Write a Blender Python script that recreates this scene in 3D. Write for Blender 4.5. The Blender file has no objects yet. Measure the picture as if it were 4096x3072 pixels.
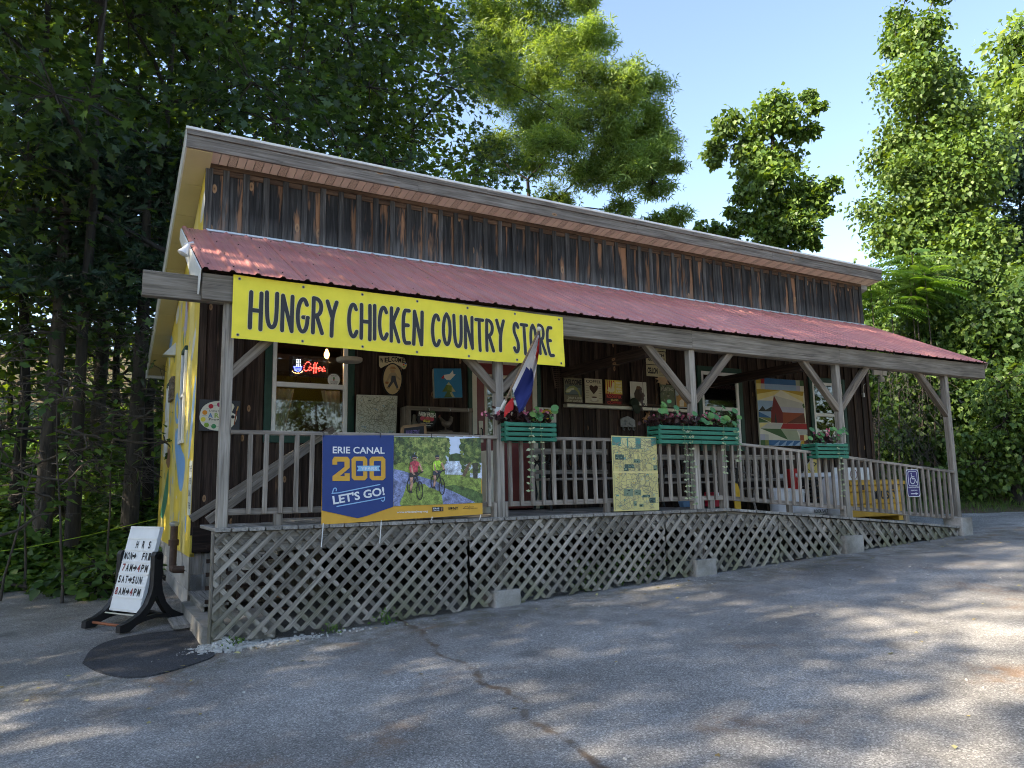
import bpy, bmesh, math, random
import numpy as np
from mathutils import Matrix, Vector
R = math.radians
rnd = random.Random(7)
RNG = np.random.default_rng(11)
sc = bpy.context.scene
COL = sc.collection

# ---------------------------------------------------------------- camera
CAM = Vector((0.911, -7.0147, 1.4771))
YAW, PIT, ROL, FPX = 0.5166, 0.1404, -0.018, 2960.4457      # photo is 4096 x 3072 px
_f = Vector((math.sin(YAW)*math.cos(PIT), math.cos(YAW)*math.cos(PIT), math.sin(PIT)))
_r0 = Vector((math.cos(YAW), -math.sin(YAW), 0)); _u0 = _r0.cross(_f)
CR = _r0*math.cos(ROL)+_u0*math.sin(ROL); CU = -_r0*math.sin(ROL)+_u0*math.cos(ROL); CF = _f
cam = bpy.data.cameras.new('camera'); cam.lens = FPX/4096*36; cam.sensor_width = 36; cam.clip_end = 2000; cam.clip_start = .05
camo = bpy.data.objects.new('camera', cam); COL.objects.link(camo)
camo.matrix_world = Matrix(((CR.x, CU.x, -CF.x, CAM.x), (CR.y, CU.y, -CF.y, CAM.y), (CR.z, CU.z, -CF.z, CAM.z), (0, 0, 0, 1)))
sc.camera = camo
# ---------------------------------------------------------------- sky, sun, exposure
SUN = Vector((-0.86, 0.03, 0.64)).normalized()
w = bpy.data.worlds.new('World'); sc.world = w; w.use_nodes = True
nt = w.node_tree; nt.nodes.clear()
sky = nt.nodes.new('ShaderNodeTexSky'); sky.sky_type = 'NISHITA'; sky.sun_disc = False
sky.sun_elevation = math.asin(SUN.z); sky.sun_rotation = math.atan2(SUN.x, SUN.y) % (2*math.pi)
sky.air_density = 0.95; sky.dust_density = 0.7; sky.ozone_density = 2.4
bg = nt.nodes.new('ShaderNodeBackground'); bg.inputs[1].default_value = 0.13
out = nt.nodes.new('ShaderNodeOutputWorld')
nt.links.new(sky.outputs[0], bg.inputs[0]); nt.links.new(bg.outputs[0], out.inputs[0])
sl = bpy.data.lights.new('sun', 'SUN'); sl.energy = 5.0; sl.angle = R(0.55); sl.color = (1.0, .93, .80)
so = bpy.data.objects.new('sun', sl); COL.objects.link(so); so.rotation_euler = (-SUN).to_track_quat('-Z', 'Y').to_euler(); so.location = (0, 0, 30)
sc.view_settings.view_transform = 'Standard'; sc.view_settings.look = 'None'
sc.view_settings.exposure = 1.9; sc.view_settings.use_white_balance = True; sc.view_settings.white_balance_temperature = 7400; sc.view_settings.white_balance_tint = 12; sc.view_settings.gamma = 1.0; sc.view_settings.use_curve_mapping = False
sc.render.engine = 'CYCLES'; sc.cycles.max_bounces = 5; sc.cycles.transparent_max_bounces = 8
sc.cycles.diffuse_bounces = 3; sc.cycles.glossy_bounces = 2; sc.cycles.transmission_bounces = 4
sc.cycles.use_denoising = True; sc.cycles.filter_width = 1.05; sc.cycles.adaptive_threshold = .03; sc.cycles.sample_clamp_indirect = 6

# ---------------------------------------------------------------- helpers
def ray(px, py): return CF+CR*((px-2048)/FPX)-CU*((py-1536)/FPX)
def onY(px, py, y): d = ray(px, py); return CAM+d*((y-CAM.y)/d.y)
def onX(px, py, x): d = ray(px, py); return CAM+d*((x-CAM.x)/d.x)
def far(px, py, dist):
    d = ray(px, py); return CAM+d*(dist/math.hypot(d.x, d.y))
def wrect(x0, y0, x1, y1, Y):
    a, b = onY(x0, y0, Y), onY(x1, y1, Y)
    c, d = onY(x0, y1, Y), onY(x1, y0, Y)
    return (a.x+c.x)/2, (b.x+d.x)/2, (b.z+c.z)/2, (a.z+d.z)/2     # X0 X1 Z0 Z1
def plane_z(x, y): return .075+.04*x+.02*y
WM = {}
def reg(o, m, parent=None):
    WM[o.name] = m
    if parent is not None:
        o.parent = parent; o.matrix_basis = WM[parent.name].inverted() @ m
    else: o.matrix_basis = m
    return o
def tag(o, label=None, cat=None, group=None, kind=None):
    if label: o['label'] = label
    if cat: o['category'] = cat
    if group: o['group'] = group
    if kind: o['kind'] = kind
    return o
def empty(name, loc, label=None, cat=None, group=None, rz=0.):
    o = bpy.data.objects.new(name, None); COL.objects.link(o); o.empty_display_size = .1
    reg(o, Matrix.Translation(loc) @ Matrix.Rotation(rz, 4, 'Z')); tag(o, label, cat, group)
    return o
def sub(name, parent, m=None):
    o = bpy.data.objects.new(name, None); COL.objects.link(o); o.empty_display_size = .1
    return reg(o, m or WM[parent.name].copy(), parent)
def mobj(name, me, mat=None, parent=None, m=None):
    o = bpy.data.objects.new(name, me); COL.objects.link(o)
    if mat is not None and not me.materials: me.materials.append(mat)
    return reg(o, m if m is not None else (WM[parent.name].copy() if parent else Matrix()), parent)
def pyd(name, verts, faces, smooth=False):
    me = bpy.data.meshes.new(name); me.from_pydata([tuple(v) for v in verts], [], faces); me.update()
    if smooth: me.polygons.foreach_set('use_smooth', [True]*len(me.polygons))
    return me
_cache = {}
def plank_mesh(L, W, T, ch, matname):
    k = (round(L, 3), round(W, 3), round(T, 3), round(ch, 4), matname)
    if k in _cache: return _cache[k], True
    h, t, c = W/2, T/2, min(ch, W/3, T/3)
    prof = [(-h+c, -t), (h-c, -t), (h, -t+c), (h, t-c), (h-c, t), (-h+c, t), (-h, t-c), (-h, -t+c)] if c > 0 else [(-h, -t), (h, -t), (h, t), (-h, t)]
    n = len(prof)
    v = [(-L/2, a, b) for a, b in prof]+[(L/2, a, b) for a, b in prof]
    f = [[i, (i+1) % n, n+(i+1) % n, n+i] for i in range(n)]+[list(range(n))[::-1], list(range(n, 2*n))]
    f = [list(reversed(q)) for q in f]
    me = pyd('plank', v, f); bm = bmesh.new(); bm.from_mesh(me); bmesh.ops.recalc_face_normals(bm, faces=bm.faces); bm.to_mesh(me); bm.free()
    _cache[k] = me
    return me, False
def plank(name, p0, p1, W, T, mat, parent, wdir=(0, 0, 1), ch=.004):
    """board from p0 to p1 (centre line); W measured along wdir, T across; grain follows the length"""
    p0, p1 = Vector(p0), Vector(p1); d = p1-p0; L = d.length; x = d.normalized()
    wd = Vector(wdir); y = (wd-x*wd.dot(x)).normalized(); z = x.cross(y)
    me, _ = plank_mesh(L, W, T, ch, mat.name)
    c = (p0+p1)/2
    m = Matrix(((x.x, y.x, z.x, c.x), (x.y, y.y, z.y, c.y), (x.z, y.z, z.z, c.z), (0, 0, 0, 1)))
    return mobj(name, me, mat, parent, m)
def bbox(name, x0, x1, y0, y1, z0, z1, mat, parent=None, ch=.004):
    """axis box whose grain runs along its longest side"""
    s = [x1-x0, y1-y0, z1-z0]; c = ((x0+x1)/2, (y0+y1)/2, (z0+z1)/2); k = s.index(max(s))
    if k == 0: return plank(name, (x0, c[1], c[2]), (x1, c[1], c[2]), s[2], s[1], mat, parent, (0, 0, 1), ch)
    if k == 1: return plank(name, (c[0], y0, c[2]), (c[0], y1, c[2]), s[2], s[0], mat, parent, (0, 0, 1), ch)
    return plank(name, (c[0], c[1], z0), (c[0], c[1], z1), s[0], s[1], mat, parent, (1, 0, 0), ch)
class MB:
    """mesh builder collecting several shapes of one part"""
    def __init__(s): s.v = []; s.f = []
    def add(s, v, f):
        o = len(s.v); s.v += [tuple(p) for p in v]; s.f += [[i+o for i in q] for q in f]; return s
    def box(s, x0, x1, y0, y1, z0, z1):
        return s.add([(x0, y0, z0), (x1, y0, z0), (x1, y1, z0), (x0, y1, z0), (x0, y0, z1), (x1, y0, z1), (x1, y1, z1), (x0, y1, z1)],
                     [[0, 3, 2, 1], [4, 5, 6, 7], [0, 1, 5, 4], [1, 2, 6, 5], [2, 3, 7, 6], [3, 0, 4, 7]])
    def tube(s, pts, rad, n=8, caps=True):
        pts = [Vector(p) for p in pts]
        if not isinstance(rad, (list, tuple)): rad = [rad]*len(pts)
        vs = []; prev = None
        for i, p in enumerate(pts):
            t = (pts[min(i+1, len(pts)-1)]-pts[max(i-1, 0)]).normalized()
            a = prev if prev is not None else (Vector((0, 0, 1)) if abs(t.z) < .9 else Vector((1, 0, 0)))
            a = (a-t*a.dot(t)).normalized(); prev = a; b = t.cross(a)
            vs += [p+(a*math.cos(2*math.pi*k/n)+b*math.sin(2*math.pi*k/n))*rad[i] for k in range(n)]
        fs = [[i*n+k, i*n+(k+1) % n, (i+1)*n+(k+1) % n, (i+1)*n+k] for i in range(len(pts)-1) for k in range(n)]
        if caps: fs += [list(range(n))[::-1], [(len(pts)-1)*n+k for k in range(n)]]
        return s.add(vs, fs)
    def lathe(s, prof, c=(0, 0, 0), n=16):
        c = Vector(c); m = len(prof)
        vs = [c+Vector((r*math.cos(2*math.pi*k/n), r*math.sin(2*math.pi*k/n), z)) for r, z in prof for k in range(n)]
        fs = [[i*n+k, i*n+(k+1) % n, (i+1)*n+(k+1) % n, (i+1)*n+k] for i in range(m-1) for k in range(n)]
        fs += [list(range(n))[::-1], [(m-1)*n+k for k in range(n)]]
        return s.add(vs, fs)
    def prism(s, poly, d0, d1, fn):
        """poly of 2D points extruded between depths d0 and d1; fn(u,v,d)->xyz"""
        n = len(poly)
        vs = [fn(u, v, d0) for u, v in poly]+[fn(u, v, d1) for u, v in poly]
        fs = [list(range(n))[::-1], list(range(n, 2*n))]+[[i, (i+1) % n, n+(i+1) % n, n+i] for i in range(n)]
        return s.add(vs, fs)
    def mesh(s, name, smooth=False, fix=True):
        me = pyd(name, s.v, s.f)
        if fix:
            bm = bmesh.new(); bm.from_mesh(me); bmesh.ops.recalc_face_normals(bm, faces=bm.faces); bm.to_mesh(me); bm.free()
        if smooth:
            me.polygons.foreach_set('use_smooth', [True]*len(me.polygons)); me.set_sharp_from_angle(angle=R(40))
        return me
    def obj(s, name, mat, parent=None, smooth=False, m=None, fix=True):
        """vertices are world coordinates unless m is given"""
        me = s.mesh(name, smooth, fix)
        return mobj(name, me, mat, parent, m if m is not None else Matrix())

# ---------------------------------------------------------------- materials
def newmat(name):
    m = bpy.data.materials.new(name); m.use_nodes = True
    n = m.node_tree; p = n.nodes['Principled BSDF']; return m, n, p
class N:
    def __init__(s, nt): s.nt = nt
    def n(s, t, **kw):
        x = s.nt.nodes.new('ShaderNode'+t)
        for k, v in kw.items():
            if k.startswith('i_'):
                key = k[2:]; key = int(key) if key.isdigit() else key.replace('_', ' ')
                x.inputs[key].default_value = v
            else: setattr(x, k, v)
        return x
    def l(s, a, b): s.nt.links.new(a, b)
    def math(s, op, a, b=None, c=None):
        x = s.nt.nodes.new('ShaderNodeMath'); x.operation = op
        for i, q in enumerate((a, b, c)):
            if q is None: continue
            if isinstance(q, (int, float)): x.inputs[i].default_value = q
            else: s.l(q, x.inputs[i])
        return x.outputs[0]
    def mix(s, fac, a, b, mode='MIX'):
        x = s.nt.nodes.new('ShaderNodeMix'); x.data_type = 'RGBA'; x.blend_type = mode; x.clamp_factor = True
        for i, q in ((0, fac), (6, a), (7, b)):
            if isinstance(q, (int, float)): x.inputs[i].default_value = q
            elif isinstance(q, (tuple, list)): x.inputs[i].default_value = tuple(q)+((1,) if len(q) == 3 else ())
            else: s.l(q, x.inputs[i])
        return x.outputs[2]
    def ramp(s, fac, stops, interp='LINEAR'):
        x = s.nt.nodes.new('ShaderNodeValToRGB'); e = x.color_ramp.elements; x.color_ramp.interpolation = interp
        while len(e) < len(stops): e.new(.5)
        for q, (p, c) in zip(e, stops):
            q.position = p; q.color = (c, c, c, 1) if isinstance(c, (int, float)) else tuple(c)+(1,)
        s.l(fac, x.inputs[0]); return x.outputs[0]
    def coord(s, scale=(1, 1, 1), rand=True, kind='Object'):
        tc = s.n('TexCoord'); mp = s.n('Mapping'); mp.inputs['Scale'].default_value = scale
        s.l(tc.outputs[kind], mp.inputs[0])
        if rand:
            oi = s.n('ObjectInfo'); cb = s.n('CombineXYZ')
            for i, k in enumerate((37., 61., 17.)): s.l(s.math('MULTIPLY', oi.outputs['Random'], k), cb.inputs[i])
            s.l(cb.outputs[0], mp.inputs['Location'])
        return mp.outputs[0]
    def noise(s, vec, scale=1., detail=4., rough=.55, dist=0.):
        x = s.n('TexNoise', i_Scale=scale, i_Detail=detail, i_Roughness=rough, i_Distortion=dist); s.l(vec, x.inputs['Vector']); return x.outputs['Fac']
    def bump(s, h, p, strength=.4, dist=.004):
        b = s.n('Bump', i_Strength=strength, i_Distance=dist); s.l(h, b.inputs['Height']); s.l(b.outputs[0], p.inputs['Normal'])
def plain(name, col, rough=.6, spec=.35, vary=.12, scale=9., metal=0., bump=0., rand=.0, emit=None):
    m, t, p = newmat(name); k = N(t)
    v = k.noise(k.coord(), scale, 5.)
    c = k.mix(1., col, k.ramp(v, [(.25, 1-vary), (.75, 1+vary)]), 'MULTIPLY')
    if rand:
        oi = k.n('ObjectInfo'); h = k.n('HueSaturation'); k.l(k.math('MULTIPLY_ADD', oi.outputs['Random'], 2*rand, 1-rand), h.inputs['Value']); k.l(c, h.inputs['Color']); c = h.outputs[0]
    k.l(c, p.inputs['Base Color']); p.inputs['Roughness'].default_value = rough; p.inputs['Specular IOR Level'].default_value = spec; p.inputs['Metallic'].default_value = metal
    if bump: k.bump(v, p, bump, .003)
    if emit: m.cycles.emission_sampling = 'NONE'
    if emit: p.inputs['Emission Color'].default_value = tuple(col)+(1,); p.inputs['Emission Strength'].default_value = emit
    return m
def wood(name, dark, mid, light, rand=.18, grain=24., bump=.5, rough=.82, stain=None, knots=0., edge=0., foot=False, algae=False):
    m, t, p = newmat(name); k = N(t)
    g = k.noise(k.coord((1.1, grain, grain)), 1.6, 7., .62, .5)
    c = k.ramp(g, [(.27, dark), (.5, mid), (.74, light)])
    b = k.noise(k.coord((1.3, 3, 3)), 1.2, 3.)
    c = k.mix(1., c, k.ramp(b, [(.25, .68), (.72, 1.18)]), 'MULTIPLY')
    if stain:
        s = k.noise(k.coord((.7, 7, 7)), 1.3, 4., .6, .3)
        if edge:
            tc = k.n('TexCoord'); sx = k.n('SeparateXYZ'); k.l(tc.outputs['Object'], sx.inputs[0]); s = k.math('ADD', s, k.math('MULTIPLY', sx.outputs['Y'], edge))
        c = k.mix(k.ramp(s, [(stain[1], 0), (stain[1]+.09, 1)]), c, stain[0])
    if knots:
        v = k.n('TexVoronoi', i_Scale=1., voronoi_dimensions='2D'); k.l(k.coord((2.2, 4.6, 1)), v.inputs['Vector'])
        kn = k.ramp(v.outputs['Distance'], [(.0, 1), (.10*knots, 1), (.14*knots, 0)])
        ring = k.ramp(v.outputs['Distance'], [(.0, (.05, .03, .02)), (.04*knots, (.22, .12, .06)), (.12*knots, (.36, .21, .11))])
        wn = k.n('TexWhiteNoise'); k.l(v.outputs['Position'], wn.inputs['Vector'])
        kn = k.math('MULTIPLY', kn, k.math('GREATER_THAN', wn.outputs['Value'], .70))
        c = k.mix(kn, c, ring)
    if foot:
        tc = k.n('TexCoord'); sx = k.n('SeparateXYZ'); k.l(tc.outputs['Object'], sx.inputs[0]); ft = k.math('MULTIPLY', k.ramp(k.math('MULTIPLY_ADD', sx.outputs['X'], -1., .0), [(.12, 0), (.43, 1)]), k.ramp(g, [(.35, .15), (.65, .8)])); c = k.mix(ft, c, (.15, .145, .14))
    if algae:
        ge = k.n('NewGeometry'); an = k.noise(ge.outputs['Position'], 2.3, 4., .65); sp_ = k.n('SeparateXYZ'); k.l(ge.outputs['Position'], sp_.inputs[0]); hz = k.math('SUBTRACT', sp_.outputs['Z'], k.math('MULTIPLY', sp_.outputs['X'], .04)); al_ = k.math('MULTIPLY', k.ramp(hz, [(.12, .75), (.55, .1)]), k.ramp(an, [(.42, 0), (.6, 1)])); c = k.mix(al_, c, (.14, .145, .075))
    # fine checks: dark hairlines along the grain
    ck = k.noise(k.coord((.8, 60, 60)), 1.5, 3., .5, .2)
    c = k.mix(k.ramp(ck, [(.30, .75), (.37, 0)]), c, tuple(x*.3 for x in dark))
    oi = k.n('ObjectInfo'); h = k.n('HueSaturation'); k.l(k.math('MULTIPLY_ADD', oi.outputs['Random'], 2*rand, 1-rand), h.inputs['Value']); k.l(c, h.inputs['Color'])
    k.l(h.outputs[0], p.inputs['Base Color']); p.inputs['Roughness'].default_value = rough; p.inputs['Specular IOR Level'].default_value = .25
    k.bump(g, p, bump, .003)
    return m
MAT = {}
MAT['grey'] = wood('weathered_grey_wood', (.12, .103, .083), (.29, .26, .22), (.43, .395, .35))
MAT['rail'] = wood('weathered_rail_wood', (.10, .083, .066), (.25, .215, .178), (.39, .35, .305), rand=.25)
MAT['lattice'] = wood('weathered_lattice_wood', (.11, .095, .076), (.245, .220, .186), (.39, .355, .31), rand=.30, algae=True)
MAT['deck'] = wood('weathered_deck_wood', (.11, .10, .085), (.25, .235, .21), (.36, .345, .315), rand=.25)
MAT['beam'] = wood('weathered_beam_wood', (.08, .068, .054), (.18, .158, .13), (.30, .27, .23), rand=.08)
MAT['fascia'] = wood('weathered_fascia_wood', (.075, .063, .052), (.17, .15, .13), (.29, .265, .235), rand=.1, knots=.8)
MAT['brace'] = wood('brown_brace_wood', (.07, .055, .04), (.165, .135, .105), (.27, .23, .185), rand=.15)
MAT['barn'] = wood('charred_barn_board', (.008, .0075, .007), (.026, .025, .024), (.075, .072, .069), rand=.3, stain=((.24, .120, .062), .55), edge=1.1, foot=True, knots=1.)
MAT['barnbat'] = wood('grey_barn_batten', (.014, .013, .012), (.045, .042, .039), (.12, .113, .105), rand=.4, stain=((.14, .072, .038), .60), foot=True)
MAT['lower'] = wood('dark_brown_board', (.012, .008, .006), (.034, .021, .016), (.085, .055, .04), rand=.3, stain=((.085, .045, .028), .62), knots=.7)
MAT['lowerbat'] = wood('dark_brown_batten', (.016, .011, .008), (.045, .03, .022), (.11, .075, .055), rand=.4, stain=((.13, .075, .045), .6))
MAT['trim'] = wood('brown_top_trim', (.03, .018, .012), (.085, .05, .032), (.16, .10, .065), rand=.12)
MAT['white'] = plain('white_vinyl', (.70, .70, .67), .45, .4, .05)
MAT['cream'] = plain('cream_paint', (.60, .56, .44), .5, .4, .06)
MAT['green'] = plain('dark_green_paint', (.016, .055, .040), .55, .35, .2, 14., bump=.2)
MAT['redoor'] = plain('dark_red_door_paint', (.16, .022, .020), .4, .45, .1)
MAT['soffit'] = plain('tan_vinyl_soffit', (.78, .65, .54), .5, .35, .10, 3.)
MAT['rakesoffit'] = plain('yellow_tan_soffit', (.55, .47, .27), .5, .35, .08, 2.5)
MAT['drip'] = plain('white_drip_edge', (.68, .69, .66), .4, .5, .1)
MAT['roofsheet'] = plain('grey_roof_sheet', (.30, .30, .30), .5, .4, .1)
MAT['galv'] = plain('galvanised_metal', (.50, .52, .54), .38, .5, .1, 20., metal=.7)
MAT['black'] = plain('black_plastic', (.012, .012, .013), .5, .4, .3, 20.)
MAT['dark'] = plain('dark_void_paint', (.012, .010, .009), .9, .1, .2)
MAT['planter'] = plain('green_planter_paint', (.018, .155, .10), .55, .35, .18, 12., bump=.2, rand=.1)
MAT['soil'] = plain('potting_soil', (.03, .022, .016), .95, .1, .4, 40.)
MAT['yellowmetal'] = plain('worn_yellow_paint', (.56, .30, .03), .5, .4, .18, 6.)
MAT['plasticwhite'] = plain('white_bag_plastic', (.62, .64, .66), .4, .45, .08)
MAT['iron'] = plain('black_cast_iron', (.012, .013, .012), .5, .45, .3, 20.)
MAT['chain'] = plain('rusty_iron', (.07, .04, .028), .65, .35, .4, 20.)
MAT['copper'] = plain('rust_orange_rod', (.30, .10, .045), .7, .3, .3, 20.)
MAT['rope'] = plain('neon_rope', (.36, .55, .05), .6, .3, .1, 60.)
MAT['cord'] = plain('cream_cord', (.55, .52, .42), .7, .3, .1, 60.)
def concrete():
    m, t, p = newmat('aged_concrete'); k = N(t); v = k.coord()
    a = k.noise(v, 3., 6., .6); b = k.noise(v, 60., 3.)
    c = k.ramp(a, [(.3, (.16, .145, .12)), (.5, (.30, .28, .245)), (.7, (.42, .40, .37))])
    c = k.mix(.35, c, k.ramp(b, [(.3, .45), (.7, 1.)]), 'MULTIPLY')
    k.l(c, p.inputs['Base Color']); p.inputs['Roughness'].default_value = .9; k.bump(b, p, .6, .006); return m
MAT['concrete'] = concrete()
MAT['block'] = plain('painted_grey_block', (.40, .39, .37), .85, .25, .25, 5., bump=.3, rand=.1)
def red_roof():
    m, t, p = newmat('faded_red_metal_roof'); k = N(t)
    v = k.coord((1, 1, 1), False, 'Object')
    a = k.noise(v, 1.4, 5.); s = k.n('Mapping'); s.inputs['Scale'].default_value = (6, .8, .8); k.l(v, s.inputs[0]); b = k.noise(s.outputs[0], 2., 5., .6)
    c = k.ramp(a, [(.3, (.43, .150, .138)), (.7, (.52, .225, .205))])
    c = k.mix(k.ramp(b, [(.5, 0), (.8, .55)]), c, (.36, .22, .14))
    g = k.noise(v, 3.2, 4., .7); sep = k.n('SeparateXYZ'); k.l(v, sep.inputs[0])
    up = k.ramp(k.math('MULTIPLY', sep.outputs['Y'], .413), [(.5, 0), (1., 1)]); up2 = k.math('MULTIPLY', up, k.ramp(g, [(.5, 0), (.68, 1)]))
    c = k.mix(k.math('MULTIPLY', up2, .6), c, (.15, .12, .055))
    k.l(c, p.inputs['Base Color']); p.inputs['Roughness'].default_value = .42; p.inputs['Specular IOR Level'].default_value = .5; return m
MAT['redroof'] = red_roof()
def glass():
    m, t, p = newmat('window_glass'); k = N(t); t.nodes.remove(p)
    tr = k.n('BsdfTransparent'); tr.inputs[0].default_value = (.93, .95, .94, 1); gl = k.n('BsdfGlossy', i_Roughness=.02)
    fr = k.n('Fresnel', i_IOR=1.5); mx = k.n('MixShader'); k.l(k.math('MULTIPLY', fr.outputs[0], 1.8), mx.inputs[0]); k.l(tr.outputs[0], mx.inputs[1]); k.l(gl.outputs[0], mx.inputs[2])
    k.l(mx.outputs[0], t.nodes['Material Output'].inputs[0]); return m
MAT['glass'] = glass()
def printed(name, rough=.5, wear=.06):
    m, t, p = newmat(name); k = N(t)
    a = k.n('VertexColor', layer_name='Col'); v = k.noise(k.coord(), 7., 5.)
    c = k.mix(1., a.outputs[0], k.ramp(v, [(.25, 1-wear*1.5), (.75, 1+wear)]), 'MULTIPLY')
    k.l(c, p.inputs['Base Color']); p.inputs['Roughness'].default_value = rough; p.inputs['Specular IOR Level'].default_value = .18; return m
MAT['print'] = printed('printed_sign_face'); MAT['vinyl'] = printed('printed_vinyl', .42, .05)
def photo_print(name, freq=95.):
    m, t, p = newmat(name); k = N(t)
    a = k.n('VertexColor', layer_name='Col'); v = k.noise(k.coord(), freq, 6., .7)
    c = k.mix(1., a.outputs[0], k.ramp(v, [(.33, .45), (.5, .95), (.68, 1.5)]), 'MULTIPLY')
    c = k.mix(1., c, k.ramp(k.noise(k.coord(), 19., 5., .6, .6), [(.36, .45), (.5, 1.), (.64, 1.45)]), 'MULTIPLY')
    k.l(c, p.inputs['Base Color']); p.inputs['Roughness'].default_value = .42; return m
MAT['photo'] = photo_print('printed_photo')

# ---------------------------------------------------------------- flat print and lettering
def text_geo(s, size, bold=0., res=3):
    c = bpy.data.curves.new('lettering', 'FONT'); c.body = s; c.size = size; c.offset = bold; c.resolution_u = res
    o = bpy.data.objects.new('lettering', c); me = bpy.data.meshes.new_from_object(o)
    v = [(a.co.x, a.co.y) for a in me.vertices]; f = [list(q.vertices) for q in me.polygons]
    bpy.data.objects.remove(o); bpy.data.curves.remove(c); bpy.data.meshes.remove(me); return v, f
class Print:
    """flat artwork in sign coordinates (u right, v up), one thin layer above the other, colours per face"""
    def __init__(s, step=.0008): s.v = []; s.f = []; s.c = []; s.step = step
    def poly(s, pts, col, lay=1):
        o = len(s.v); s.v += [(a, b, lay) for a, b in pts]; s.f.append(list(range(o, o+len(pts)))); s.c.append(col); return s
    def rect(s, u0, v0, u1, v1, col, lay=1): return s.poly([(u0, v0), (u1, v0), (u1, v1), (u0, v1)], col, lay)
    def disc(s, u, v, ru, rv, col, lay=1, n=24): return s.poly([(u+ru*math.cos(2*math.pi*k/n), v+rv*math.sin(2*math.pi*k/n)) for k in range(n)], col, lay)
    def grid(s, u0, v0, u1, v1, nu, nv, col, lay=0):
        for i in range(nu):
            for j in range(nv): s.rect(u0+(u1-u0)*i/nu, v0+(v1-v0)*j/nv, u0+(u1-u0)*(i+1)/nu, v0+(v1-v0)*(j+1)/nv, col, lay)
        return s
    def line(s, pts, wd, col, lay=1, closed=False):
        """round-capped brush stroke"""
        n = len(pts)
        for i in range(n-1):
            (a, b), (c, d) = pts[i], pts[i+1]; L = math.hypot(c-a, d-b)
            if L < 1e-6: continue
            nx, ny = -(d-b)/L*wd/2, (c-a)/L*wd/2
            s.poly([(a+nx, b+ny), (a-nx, b-ny), (c-nx, d-ny), (c+nx, d+ny)], col, lay+i*.01)
        for i, (a, b) in enumerate(pts): s.disc(a, b, wd/2, wd/2, col, lay+.3+i*.01, 10)
        return s
    def text(s, t, u, v, h, col, lay=2, width=None, bold=0., rot=0., align='C', shear=0.):
        vs, fs = text_geo(t, 1., bold)
        if not vs: return s
        x0 = min(a for a, b in vs); x1 = max(a for a, b in vs); y0 = min(b for a, b in vs); y1 = max(b for a, b in vs)
        sy = h/(y1-y0); sx = (width/(x1-x0)) if width else sy
        off = {'C': (x0+x1)/2, 'L': x0, 'R': x1}[align]; o = len(s.v); cr, sr = math.cos(rot), math.sin(rot)
        for a, b in vs:
            p = (a-off)*sx; q = (b-(y0+y1)/2)*sy; p += shear*q
            s.v.append((u+p*cr-q*sr, v+p*sr+q*cr, lay))
        s.f += [[i+o for i in q] for q in fs]; s.c += [col]*len(fs); return s
    def mesh(s, name, fn=None):
        me = bpy.data.meshes.new(name)
        vv = [((u, v, l*s.step) if fn is None else fn(u, v, l*s.step)) for u, v, l in s.v]
        me.from_pydata(vv, [], s.f); at = me.color_attributes.new('Col', 'FLOAT_COLOR', 'CORNER')
        buf = []
        for q, c in zip(me.polygons, s.c): buf += (tuple(c)+(1.,))*q.loop_total
        at.data.foreach_set('color', buf)
        return me
def upright(x, y, z, rz=0., tilt=0., roll=0.):
    """sign frame: u -> +X, v -> +Z, layers toward the viewer (-Y)"""
    return Matrix.Translation((x, y, z)) @ Matrix.Rotation(rz, 4, 'Z') @ Matrix.Rotation(R(90)+tilt, 4, 'X') @ Matrix.Rotation(roll, 4, 'Z')
def board_sign(name, W, H, m, pr, label, cat, side=None, t=.012, mat='print', outline=None, group=None, fn=None):
    """a sign: Empty + backing board + printed face (u,v from 0..W, 0..H)"""
    e = bpy.data.objects.new(name, None); COL.objects.link(e); e.empty_display_size = .1; reg(e, m); tag(e, label, cat, group)
    b = MB(); out_ = outline or [(0, 0), (W, 0), (W, H), (0, H)]
    b.prism(out_, -t, 0, lambda u, v, d: (u, v, d)); b.obj('board', side or MAT['white'], e, m=m)
    mobj('face', pr.mesh('face', fn), MAT[mat], e, m)
    return e
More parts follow.
